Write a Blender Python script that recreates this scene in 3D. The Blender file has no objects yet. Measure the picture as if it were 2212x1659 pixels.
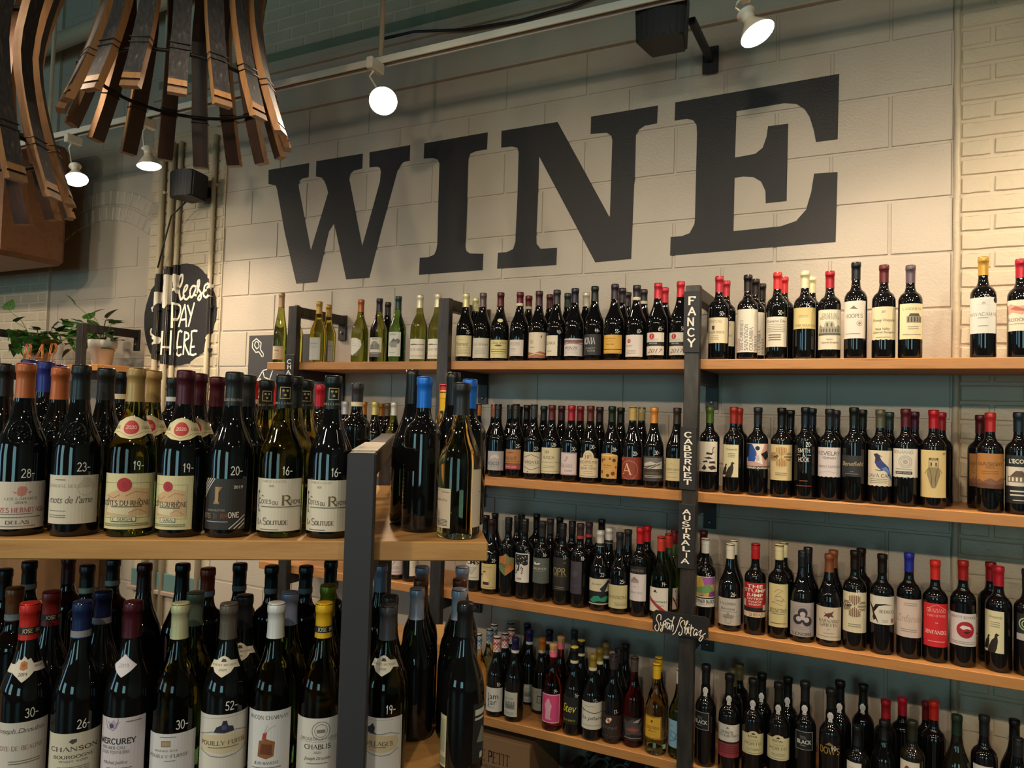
import bpy, bmesh, math, random
from mathutils import Vector, Matrix, Euler
random.seed(7)
PI = math.pi
SC = bpy.context.scene
COL = SC.collection

# ------------------------------------------------------------ camera
def make_camera():
    yaw, pitch, roll = 0.465247, 0.039349, 0.028539
    cy, sy, cp, sp, cr, sr = math.cos(yaw), math.sin(yaw), math.cos(pitch), math.sin(pitch), math.cos(roll), math.sin(roll)
    r = Vector((cy, sy, 0)); f0 = Vector((-sy, cy, 0)); z = Vector((0, 0, 1))
    f = f0 * cp + z * sp; u = z * cp - f0 * sp
    r2 = r * cr + u * sr; u2 = u * cr - r * sr
    cam = bpy.data.cameras.new('camera'); o = bpy.data.objects.new('camera', cam); COL.objects.link(o)
    m = Matrix((r2, u2, -f)).transposed().to_4x4(); m.translation = Vector((3.23547, -3.07247, 1.60976))
    o.matrix_world = m
    cam.sensor_fit = 'HORIZONTAL'; cam.sensor_width = 36; cam.lens = 36 * 1600 / 2212
    cam.clip_start = 0.05
    SC.camera = o
make_camera()

# ------------------------------------------------------------ world, large lights, exposure
SC.view_settings.view_transform = 'Standard'; SC.view_settings.look = 'None'
SC.view_settings.gamma = 1; SC.view_settings.use_curve_mapping = False
SC.view_settings.exposure = 0.7
w = bpy.data.worlds.new('world'); SC.world = w; w.use_nodes = True
w.node_tree.nodes['Background'].inputs[0].default_value = (0.55, 0.75, 0.9, 1)
w.node_tree.nodes['Background'].inputs[1].default_value = 0.25
SC.cycles.max_bounces = 6; SC.cycles.diffuse_bounces = 3; SC.cycles.glossy_bounces = 3
SC.cycles.transmission_bounces = 6; SC.cycles.sample_clamp_indirect = 3.0; SC.cycles.caustics_reflective = False
SC.cycles.caustics_refractive = False
WARM = (1.0, 0.79, 0.57); DAY = (0.42, 0.82, 0.82)
WINDOW_POWER = 8.0; LAMP_POWER = 60.0; BULB_GLOW = 14.0

# ------------------------------------------------------------ materials
MATS = {}
def lin(h):
    h = h[:6]; c = [int(h[i:i+2], 16) / 255 for i in (0, 2, 4)]
    return tuple(x / 12.92 if x <= .04045 else ((x + .055) / 1.055) ** 2.4 for x in c)
def mat(name, base, rough=.6, metal=0, **kw):
    if name in MATS: return MATS[name]
    m = bpy.data.materials.new(name); m.use_nodes = True
    b = m.node_tree.nodes['Principled BSDF']
    c = lin(base) if isinstance(base, str) else base
    b.inputs['Base Color'].default_value = (*c, 1); b.inputs['Roughness'].default_value = rough
    b.inputs['Metallic'].default_value = metal
    for k, v in kw.items(): b.inputs[k.replace('_', ' ')].default_value = v
    m.diffuse_color = (*c, 1)
    MATS[name] = m; return m
def nodes(m): return m.node_tree.nodes, m.node_tree.links, m.node_tree.nodes['Principled BSDF']
def coords(N, L, kind='Object', scale=(1, 1, 1)):
    t = N.new('ShaderNodeTexCoord'); mp = N.new('ShaderNodeMapping'); mp.inputs['Scale'].default_value = scale
    L.new(t.outputs[kind], mp.inputs[0]); return mp.outputs[0]
def noise(N, L, vec, scale, detail=3, rough=.5):
    n = N.new('ShaderNodeTexNoise'); n.inputs['Scale'].default_value = scale; n.inputs['Detail'].default_value = detail
    n.inputs['Roughness'].default_value = rough; L.new(vec, n.inputs['Vector']); return n.outputs['Fac']
def ramp(N, L, fac, stops):
    r = N.new('ShaderNodeValToRGB'); e = r.color_ramp.elements
    while len(e) < len(stops): e.new(.5)
    for el, (p, c) in zip(e, stops): el.position = p; el.color = (*lin(c), 1) if isinstance(c, str) else (c, c, c, 1)
    L.new(fac, r.inputs[0]); return r.outputs[0]
def bump(N, L, b, h, strength, dist=.002):
    n = N.new('ShaderNodeBump'); n.inputs['Strength'].default_value = strength; n.inputs['Distance'].default_value = dist
    L.new(h, n.inputs['Height']); L.new(n.outputs[0], b.inputs['Normal'])
def world_pos(N, L, scale=(1, 1, 1)):
    g = N.new('ShaderNodeNewGeometry'); mp = N.new('ShaderNodeMapping'); mp.inputs['Scale'].default_value = scale
    L.new(g.outputs['Position'], mp.inputs[0]); return mp.outputs[0]
def paint(name, c1, c2, rough=.38, fine=140, st=.5, blotch=3):
    m = mat(name, c1, rough); N, L, b = nodes(m)
    v = world_pos(N, L)
    L.new(ramp(N, L, noise(N, L, v, blotch, 4), [(.3, c1), (.7, c2)]), b.inputs['Base Color'])
    bump(N, L, b, noise(N, L, v, fine, 3, .7), st, .003); return m
PAINT_M = paint('wall_paint', 'b2a798', 'bcb1a1', .36, 95, .55)
BRICK_M = paint('brick_paint', 'b6aa93', 'c0b39b', .40, 42, .8)
FADE_M = paint('old_brick_paint', 'b9b2a2', 'c9c2b0', .55, 30, .9)
BEAM_M = paint('beam_paint', '8f8a76', '9a9580', .5, 60, .4)
CEIL_M = paint('ceiling_paint', '6a6456', '776f60', .7, 20, .4)
BLACKPAINT = mat('black_wall_paint', '262526', .52, Specular_IOR_Level=.35); N, L, b = nodes(BLACKPAINT); bump(N, L, b, noise(N, L, world_pos(N, L), 95, 3, .7), .5, .003)
def wood(name, c, along=(1, 14, 14), rough=.45, sc=5):
    m = mat(name, c[0], rough); N, L, b = nodes(m)
    v = coords(N, L, 'Object', along)
    n1 = noise(N, L, v, sc, 5, .6)
    L.new(ramp(N, L, n1, [(.25, c[0]), (.5, c[1]), (.75, c[2])]), b.inputs['Base Color'])
    bump(N, L, b, noise(N, L, v, sc * 6, 3, .6), .15, .001); return m
SHELF_M = wood('shelf_wood', ('a06a38', 'b98249', 'a8723e'), (1, 12, 12))
ISLAND_M = wood('island_wood', ('a87840', 'bd8f55', 'b08248'), (1, 10, 10))
STAVE_SIDE = wood('stave_side_wood', ('86603e', 'a57c52', '926a44'), (9, 9, 1))
STAVE_CHAR = mat('stave_char', '2e2c2c', .7); N, L, b = nodes(STAVE_CHAR)
L.new(ramp(N, L, noise(N, L, coords(N, L, 'Object', (10, 10, 2)), 12, 5), [(.35, '252426'), (.6, '363436'), (.78, '6b6358')]), b.inputs['Base Color'])
STAVE_IN = wood('stave_outer_wood', ('2c1a10', '3f2716', '33200f'), (9, 9, 1))
STAVE_END = wood('stave_end_wood', ('6b5240', '8a6b4e', '5f4736'), (9, 9, 9))
TIMBER_M = wood('timber_wood', ('6a432a', '835636', '754a2e'), (1, 5, 5), .5, 3)
STEEL_M = mat('raw_steel', '3a3532', .42, .55); N, L, b = nodes(STEEL_M)
L.new(ramp(N, L, noise(N, L, coords(N, L, 'Object', (4, 4, 1)), 8, 5), [(.3, '322f2e'), (.6, '46403b'), (.8, '57504a')]), b.inputs['Base Color'])
STEEL_IS = mat('dark_steel', '323034', .5, .0)
BLACK_M = mat('black_plastic', '1d1e22', .5)
WHITE_M = mat('white_enamel', 'e6e0d2', .35)
CONDUIT_M = mat('conduit_paint', 'c6b89c', .4)
WHITE_PAINT = mat('white_lettering', 'f2ead8', .6)
CHALK_M = mat('chalk', 'e4e2dc', .8)
BOARD_M = mat('blackboard', '38383a', .7)
SIGN_M = mat('sign_black', '1a1a1c', .55)
COPPER_M = mat('copper', 'c8764a', .35, .7)
CARD_M = wood('cardboard', ('7a5a3c', '866444', '80603f'), (2, 2, 2), .85, 3)
POT_M = paint('pot_ceramic', 'd8d0c4', 'e0d8cc', .5, 20, .05)
LEAF_M = mat('leaf_green', '2f5a22', .4); N, L, b = nodes(LEAF_M)
L.new(ramp(N, L, noise(N, L, coords(N, L, 'Object', (1, 1, 1)), 12, 2), [(.35, '1f4419'), (.6, '3c6a28'), (.8, '5c8438')]), b.inputs['Base Color'])
SOIL_M = mat('soil', '2c2018', .9)
GLASS = {}
def glassmat(k):
    if k in GLASS: return GLASS[k]
    if k == 'k': m = mat('black_bottle_glass', (.004, .004, .0045), .035, Specular_IOR_Level=.6)
    elif k == 'd': m = mat('dark_bottle_glass', (.010, .008, .004), .04, Specular_IOR_Level=.6)
    else:
        c = {'g': (.33, .36, .06), 'G': (.22, .45, .10), 'y': (.78, .66, .10), 'c': (.97, .91, .48), 'r': (.85, .12, .08), 'm': (.55, .02, .06)}[k]
        nm = {'g': 'olive', 'G': 'green', 'y': 'yellow_green', 'c': 'clear', 'r': 'rose', 'm': 'crimson'}[k]
        m = mat(nm + '_bottle_glass', c, .02, Transmission_Weight=1.0, IOR=1.42)
    GLASS[k] = m; return m
def foil(h, mt=.35, rough=.34):
    return mat('foil_' + h, h, rough, mt)
def ink(h): return mat('print_' + h, h, .55)

# ------------------------------------------------------------ mesh helpers
def link(name, me, mats, parent=None, loc=None, rot=None):
    o = bpy.data.objects.new(name, me); COL.objects.link(o)
    if mats is not None and not me.materials:
        for m in (mats if isinstance(mats, (list, tuple)) else [mats]): me.materials.append(m)
    if parent is not None: o.parent = parent
    if loc is not None: o.location = loc
    if rot is not None: o.rotation_euler = rot
    return o
def mesh(name, bm, smooth=False):
    me = bpy.data.meshes.new(name); bm.to_mesh(me); bm.free()
    if smooth: me.polygons.foreach_set('use_smooth', [True] * len(me.polygons))
    return me
def tag(o, label=None, cat=None, group=None, kind=None):
    if label: o['label'] = label
    if cat: o['category'] = cat
    if group: o['group'] = group
    if kind: o['kind'] = kind
    return o
def empty(name, loc=(0, 0, 0), rz=0, **k):
    o = bpy.data.objects.new(name, None); COL.objects.link(o); o.empty_display_size = .05
    o.location = loc; o.rotation_euler = (0, 0, rz); return tag(o, **k)
def box(bm, x0, x1, y0, y1, z0, z1, mi=0, bev=0):
    vs = [bm.verts.new((x, y, z)) for x in (x0, x1) for y in (y0, y1) for z in (z0, z1)]
    fs = [(0, 1, 3, 2), (4, 6, 7, 5), (0, 4, 5, 1), (2, 3, 7, 6), (0, 2, 6, 4), (1, 5, 7, 3)]
    F = [bm.faces.new([vs[i] for i in f]) for f in fs]
    for f in F: f.material_index = mi
    if bev:
        es = {e for f in F for e in f.edges}
        bmesh.ops.bevel(bm, geom=list(es), offset=bev, segments=1, affect='EDGES', clamp_overlap=True)
    return F
def boxobj(name, x0, x1, y0, y1, z0, z1, m, parent=None, bev=.0015):
    """box with its own origin at its centre, in the parent's space"""
    cx, cy, cz = (x0 + x1) / 2, (y0 + y1) / 2, (z0 + z1) / 2
    bm = bmesh.new(); box(bm, x0 - cx, x1 - cx, y0 - cy, y1 - cy, z0 - cz, z1 - cz, 0, bev)
    return link(name, mesh(name, bm), m, parent, (cx, cy, cz))
def lathe(prof, seg=28, mi=0, bm=None, cap=True, ranges=None):
    own = bm is None
    if own: bm = bmesh.new()
    rings = []
    for r, z in prof:
        if r < 1e-5: rings.append([bm.verts.new((0, 0, z))])
        else: rings.append([bm.verts.new((r * math.sin(2 * PI * i / seg), -r * math.cos(2 * PI * i / seg), z)) for i in range(seg)])
    for k, (a, b_) in enumerate(zip(rings, rings[1:])):
        for i in range(seg):
            j = (i + 1) % seg
            va = [a[0]] if len(a) == 1 else [a[i], a[j]]
            vb = [b_[0]] if len(b_) == 1 else [b_[j], b_[i]]
            if len(va) + len(vb) < 3: continue
            f = bm.faces.new(va + vb); f.material_index = mi if ranges is None else ranges(k)
            f.smooth = True
    return bm
def tube(bm, pts, r, seg=8, mi=0, closed=False):
    pts = [Vector(p) for p in pts]; n = len(pts); rings = []
    up = Vector((0, 0, 1))
    for i, p in enumerate(pts):
        a = pts[(i - 1) % n] if (i or closed) else p; b_ = pts[(i + 1) % n] if (i < n - 1 or closed) else p
        t = (b_ - a).normalized(); s = t.cross(up)
        if s.length < .25: s = t.cross(Vector((0, 1, 0)))
        s.normalize(); q = s.cross(t)
        rr = r[i] if isinstance(r, (list, tuple)) else r
        rings.append([bm.verts.new(p + (s * math.cos(2 * PI * k / seg) + q * math.sin(2 * PI * k / seg)) * rr) for k in range(seg)])
    m = n if closed else n - 1
    for i in range(m):
        a, b_ = rings[i], rings[(i + 1) % n]
        for k in range(seg):
            f = bm.faces.new((a[k], a[(k + 1) % seg], b_[(k + 1) % seg], b_[k])); f.material_index = mi; f.smooth = True
    if not closed:
        for R in (rings[0][::-1], rings[-1]):
            f = bm.faces.new(R); f.material_index = mi
    bmesh.ops.recalc_face_normals(bm, faces=bm.faces[:])
    return bm
def tubeobj(name, pts, r, m, parent=None, seg=8, closed=False):
    bm = bmesh.new(); tube(bm, pts, r, seg, 0, closed); return link(name, mesh(name, bm), m, parent)

# ------------------------------------------------------------ flat lettering
GLY = {}
def glyph(ch, bold=False):
    k = (ch, bold)
    if k in GLY: return GLY[k]
    def ev(s):
        cu = bpy.data.curves.new('t', 'FONT'); cu.body = s; cu.size = 1; cu.resolution_u = 2; cu.offset = .022 if bold else 0
        o = bpy.data.objects.new('t', cu); me = bpy.data.meshes.new_from_object(o)
        vs = [(v.co.x, v.co.y) for v in me.vertices]; fs = [tuple(p.vertices) for p in me.polygons]
        bpy.data.meshes.remove(me); bpy.data.objects.remove(o); bpy.data.curves.remove(cu); return vs, fs
    if ch == ' ': GLY[k] = ([], [], .28); return GLY[k]
    vs, fs = ev(ch)
    bar = max(v[0] for v in ev('I')[0]); both = max(v[0] for v in ev(ch + 'I')[0])
    GLY[k] = (vs, fs, both - bar); return GLY[k]
# skeleton capitals, T thick stroke, t thin stroke; third item: serif ends (0 start, 1 end)
def arc(cx, cy, rx, ry, a0, a1, n=9):
    return [(cx + rx * math.cos(math.radians(a0 + (a1 - a0) * i / n)), cy + ry * math.sin(math.radians(a0 + (a1 - a0) * i / n))) for i in range(n + 1)]
SK = {
'A': (.78, [('t', [(.04, 0), (.38, 1)], '0'), ('T', [(.38, 1), (.74, 0)], '1'), ('t', [(.16, .34), (.6, .34)], '')]),
'B': (.66, [('T', [(.12, 0), (.12, 1)], '01'), ('t', [(.12, 1), (.34, 1)], ''), ('T', arc(.34, .76, .2, .24, 90, -90), ''), ('t', [(.12, .52), (.36, .52)], ''), ('T', arc(.36, .26, .25, .26, 90, -90), ''), ('t', [(.12, 0), (.36, 0)], '')]),
'C': (.76, [('T', arc(.42, .5, .34, .5, 45, 315, 14), '')]),
'D': (.78, [('T', [(.12, 0), (.12, 1)], '01'), ('t', [(.12, 1), (.32, 1)], ''), ('T', arc(.32, .5, .38, .5, 90, -90, 12), ''), ('t', [(.12, 0), (.32, 0)], '')]),
'E': (.62, [('T', [(.12, 0), (.12, 1)], '01'), ('t', [(.12, .98), (.56, .98), (.56, .84)], ''), ('t', [(.12, .52), (.44, .52)], ''), ('t', [(.12, .02), (.58, .02), (.58, .18)], '')]),
'F': (.58, [('T', [(.12, 0), (.12, 1)], '01'), ('t', [(.12, .98), (.54, .98), (.54, .84)], ''), ('t', [(.12, .52), (.42, .52)], '')]),
'G': (.8, [('T', arc(.42, .5, .34, .5, 45, 360, 15), ''), ('t', [(.5, .48), (.78, .48)], ''), ('T', [(.7, .48), (.7, .1)], '')]),
'H': (.82, [('T', [(.13, 0), (.13, 1)], '01'), ('T', [(.67, 0), (.67, 1)], '01'), ('t', [(.13, .52), (.67, .52)], '')]),
'I': (.3, [('T', [(.15, 0), (.15, 1)], '01')]),
'J': (.45, [('T', [(.3, 1), (.3, .15), (.22, -.04), (.06, 0)], '0')]),
'K': (.76, [('T', [(.13, 0), (.13, 1)], '01'), ('t', [(.62, 1), (.15, .45)], '0'), ('T', [(.3, .6), (.66, 0)], '1')]),
'L': (.6, [('T', [(.12, 0), (.12, 1)], '01'), ('t', [(.12, .02), (.56, .02), (.56, .2)], '')]),
'M': (.95, [('t', [(.13, 0), (.13, 1)], '01'), ('T', [(.14, 1), (.46, .1)], ''), ('t', [(.46, .1), (.79, 1)], ''), ('T', [(.8, 0), (.8, 1)], '01')]),
'N': (.84, [('t', [(.13, 0), (.13, 1)], '01'), ('T', [(.13, 1), (.7, 0)], ''), ('t', [(.7, 0), (.7, 1)], '1')]),
'O': (.84, [('T', arc(.42, .5, .34, .5, 0, 360, 20), '')]),
'P': (.62, [('T', [(.12, 0), (.12, 1)], '01'), ('t', [(.12, 1), (.34, 1)], ''), ('T', arc(.34, .74, .22, .26, 90, -90), ''), ('t', [(.12, .48), (.34, .48)], '')]),
'Q': (.84, [('T', arc(.42, .5, .34, .5, 0, 360, 20), ''), ('t', [(.5, .12), (.74, -.14)], '')]),
'R': (.72, [('T', [(.12, 0), (.12, 1)], '01'), ('t', [(.12, 1), (.34, 1)], ''), ('T', arc(.34, .75, .21, .25, 90, -90), ''), ('t', [(.12, .5), (.34, .5)], ''), ('T', [(.34, .5), (.64, 0)], '1')]),
'S': (.6, [('T', arc(.3, .75, .2, .25, 30, 255, 9) + arc(.3, .26, .23, .26, 80, -150, 9), '')]),
'T': (.72, [('T', [(.36, 0), (.36, 1)], '0'), ('t', [(.04, .82), (.04, .98), (.68, .98), (.68, .82)], '')]),
'U': (.8, [('T', [(.13, 1), (.13, .3)] + arc(.4, .3, .27, .3, 180, 360, 9) + [(.67, 1)], '01')]),
'V': (.76, [('T', [(.04, 1), (.38, 0)], '0'), ('t', [(.38, 0), (.72, 1)], '1')]),
'W': (1.1, [('T', [(.04, 1), (.32, 0)], '0'), ('t', [(.32, 0), (.54, .9)], ''), ('T', [(.54, .9), (.8, 0)], ''), ('t', [(.8, 0), (1.04, 1)], '1')]),
'X': (.76, [('T', [(.06, 1), (.68, 0)], '01'), ('t', [(.66, 1), (.06, 0)], '01')]),
'Y': (.72, [('T', [(.04, 1), (.36, .48)], '0'), ('t', [(.68, 1), (.36, .48)], '0'), ('T', [(.36, .48), (.36, 0)], '1')]),
'Z': (.66, [('t', [(.08, .82), (.08, .98), (.58, .98)], ''), ('T', [(.58, .98), (.08, .02)], ''), ('t', [(.08, .02), (.6, .02), (.6, .18)], '')]),
'&': (.8, [('T', [(.7, .02), (.2, .7), (.26, .95), (.42, .95), (.44, .75), (.14, .4), (.12, .12), (.3, 0), (.5, .05), (.7, .45)], '')]),
"'": (.2, [('T', [(.1, 1), (.08, .78)], '')]), '-': (.45, [('t', [(.06, .45), (.38, .45)], '')]), '.': (.25, [('T', [(.1, 0), (.1, .08)], '')]), '/': (.5, [('t', [(.05, -.1), (.42, 1.1)], '')]),
'0': (.6, [('T', arc(.3, .5, .24, .5, 0, 360, 16), '')]), '1': (.4, [('T', [(.08, .78), (.24, 1), (.22, 0)], '')]),
'2': (.62, [('T', arc(.29, .74, .23, .26, 160, -40, 8) + [(.06, .02), (.58, .04)], '')]),
'3': (.58, [('T', arc(.27, .76, .2, .24, 150, -80, 8) + arc(.27, .27, .24, .27, 80, -150, 8), '')]),
'4': (.62, [('T', [(.18, 1), (.08, .42), (.56, .44)], ''), ('T', [(.44, .95), (.4, 0)], '')]),
'5': (.6, [('T', [(.54, 1), (.18, .98), (.12, .58)] + arc(.28, .32, .24, .3, 110, -140, 9), '')]),
'6': (.58, [('T', [(.44, 1), (.16, .6)] + arc(.3, .28, .22, .28, 170, -190, 14), '')]),
'7': (.56, [('T', [(.06, .96), (.52, .98), (.24, 0)], '')]),
'8': (.58, [('T', arc(.3, .76, .18, .22, -90, 270, 12) + arc(.3, .27, .23, .27, 90, -270, 12), '')]),
'9': (.58, [('T', arc(.3, .72, .2, .26, 0, 360, 12) + [(.48, .7), (.4, 0)], '')]),
}
def strip(V, F, pts, wd):
    for (x0, y0), (x1, y1) in zip(pts, pts[1:]):
        dx, dy = x1 - x0, y1 - y0; l = math.hypot(dx, dy)
        if l < 1e-9: continue
        nx, ny = -dy / l * wd / 2, dx / l * wd / 2; ex, ey = dx / l * wd * .3, dy / l * wd * .3; b0 = len(V)
        V += [(x0 - ex + nx, y0 - ey + ny), (x0 - ex - nx, y0 - ey - ny), (x1 + ex - nx, y1 + ey - ny), (x1 + ex + nx, y1 + ey + ny)]
        F.append((b0, b0 + 1, b0 + 2, b0 + 3))
def skel(s, style):
    """style 's' serif, 'h' even hand stroke"""
    V, F, x = [], [], 0
    for ch in s:
        low = ch.islower(); c = ch.upper(); k = .76 if (low and style == 's') else 1
        if c == ' ' or c not in SK: x += .34 * k; continue
        adv, st = SK[c]
        for ty, pts, se in st:
            pts2 = [(x + px * k, py * k) for px, py in pts]
            wd = (.13 if ty == 'T' else .055) * k if style == 's' else (.11 if style == 'h' else .17)
            strip(V, F, pts2, wd)
            if style == 's':
                for q in se:
                    ex, ey = pts2[0] if q == '0' else pts2[-1]
                    yy = .02 * k if ey < .5 * k else .98 * k
                    strip(V, F, [(ex - .1 * k, yy), (ex + .1 * k, yy)], .04 * k)
        x += (adv + (.03 if style == 's' else .06)) * k
    return V, F, x
def text_geo(s, style):
    if style in ('s', 'h', 'H'): return skel(s, style)
    V, F, x = [], [], 0
    for ch in s:
        vs, fs, adv = glyph(ch, style == 'B'); b0 = len(V)
        for vx, vy in vs:
            V.append((x + vx + (vy * .28 if style == 'i' else 0), vy / .73))
        F += [tuple(b0 + i for i in f) for f in fs]; x += adv * (1.0 if style != 'i' else .92)
    return V, F, x
def T(s, cx, cy, h, st='s', col='2a2622', w=0): return ('t', s, cx, cy, h, st, col, w)
def LN(cx, cy, w, n=1, dy=.05, col='7a7468', h=.014): return [('r', cx - w / 2, cy - i * dy, cx + w / 2, cy - i * dy + h, col) for i in range(n)]
def R(x0, y0, x1, y1, c): return ('r', x0, y0, x1, y1, c)
def CI(cx, cy, rx, c, n=20): return ('c', cx, cy, rx, c, n)
def RING(cx, cy, rx, wd, c): return ('o', cx, cy, rx, wd, c)
def PO(pts, c): return ('p', pts, c)
def ST(pts, wd, c): return ('l', pts, wd, c)
def flat(elems, W, Hh, bg=None, outline=None):
    """-> bmesh of flat coloured print, x = 0 centre, y = 0 bottom; z grows one step per layer"""
    bm = bmesh.new(); pal = []
    def mi(c):
        if c not in pal: pal.append(c)
        return pal.index(c)
    def poly(pts, c, z):
        try:
            f = bm.faces.new([bm.verts.new((x, y, z)) for x, y in pts]); f.material_index = mi(c); f.normal_update()
            if len(pts) > 4: bmesh.ops.triangulate(bm, faces=[f])
        except ValueError: pass
    z = 0; dz = .00006
    X = lambda x: (x - .5) * W
    if bg: poly([(X(x), y * Hh) for x, y in (outline or [(0, 0), (1, 0), (1, 1), (0, 1)])], bg, 0)
    for e in elems:
        z += dz; k = e[0]
        if k == 'r': poly([(X(e[1]), e[2] * Hh), (X(e[3]), e[2] * Hh), (X(e[3]), e[4] * Hh), (X(e[1]), e[4] * Hh)], e[5], z)
        elif k == 'c': poly([(X(e[1]) + e[3] * W * math.cos(2 * PI * i / e[5]), e[2] * Hh + e[3] * W * math.sin(2 * PI * i / e[5])) for i in range(e[5])], e[4], z)
        elif k == 'p': poly([(X(x), y * Hh) for x, y in e[1]], e[2], z)
        elif k in ('o', 'l', 't'):
            if k == 'o':
                V, F = [], []; strip(V, F, [(X(e[1]) + e[3] * W * math.cos(PI * i / 14), e[2] * Hh + e[3] * W * math.sin(PI * i / 14)) for i in range(29)], e[4] * W); c = e[5]
            elif k == 'l':
                V, F = [], []; strip(V, F, [(X(x), y * Hh) for x, y in e[1]], e[2] * W); c = e[3]
            else:
                _, s, cx, cy, h, st, c, w_ = e
                V, F, adv = text_geo(s, st); hh = h * Hh; sx = hh * (.8 if st in 'sh' else .85)
                if w_ and adv: sx = w_ * W / adv
                V = [(X(cx) + (vx - adv / 2) * sx, cy * Hh + (vy - .5) * hh) for vx, vy in V]
            m = mi(c); sk = k != 't' or st in ('s', 'h', 'H'); vs = [bm.verts.new((x, y, z + ((i // 4) % 6) * 8e-6 * sk)) for i, (x, y) in enumerate(V)]
            for f in F:
                try: bm.faces.new([vs[i] for i in f]).material_index = m
                except ValueError: pass
    return bm, pal
def cut_wrap(bm, rad, half, dx=.0055, eps=.0004, dz=0):
    """slice the flat print into narrow upright strips and bend it round a body of revolution of radius rad(z)"""
    n = int(half / dx) + 1
    for i in range(-n, n + 1):
        g = bm.verts[:] + bm.edges[:] + bm.faces[:]
        bmesh.ops.bisect_plane(bm, geom=g, plane_co=(i * dx, 0, 0), plane_no=(1, 0, 0), dist=1e-7)
    ys = [v.co.y for v in bm.verts]; ya, yb = (min(ys), max(ys)) if ys else (0, 0)
    if dz:
        for i in range(1, int((yb - ya) / dz) + 1):
            bmesh.ops.bisect_plane(bm, geom=bm.verts[:] + bm.edges[:] + bm.faces[:], plane_co=(0, ya + i * dz, 0), plane_no=(0, 1, 0), dist=1e-7)
    for v in bm.verts:
        x, y, z = v.co; r0 = rad(y); a = x / max(rad(None), 1e-4); r = r0 + eps + z
        v.co = (r * math.sin(a), -r * math.cos(a), y)
    return bm
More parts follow.
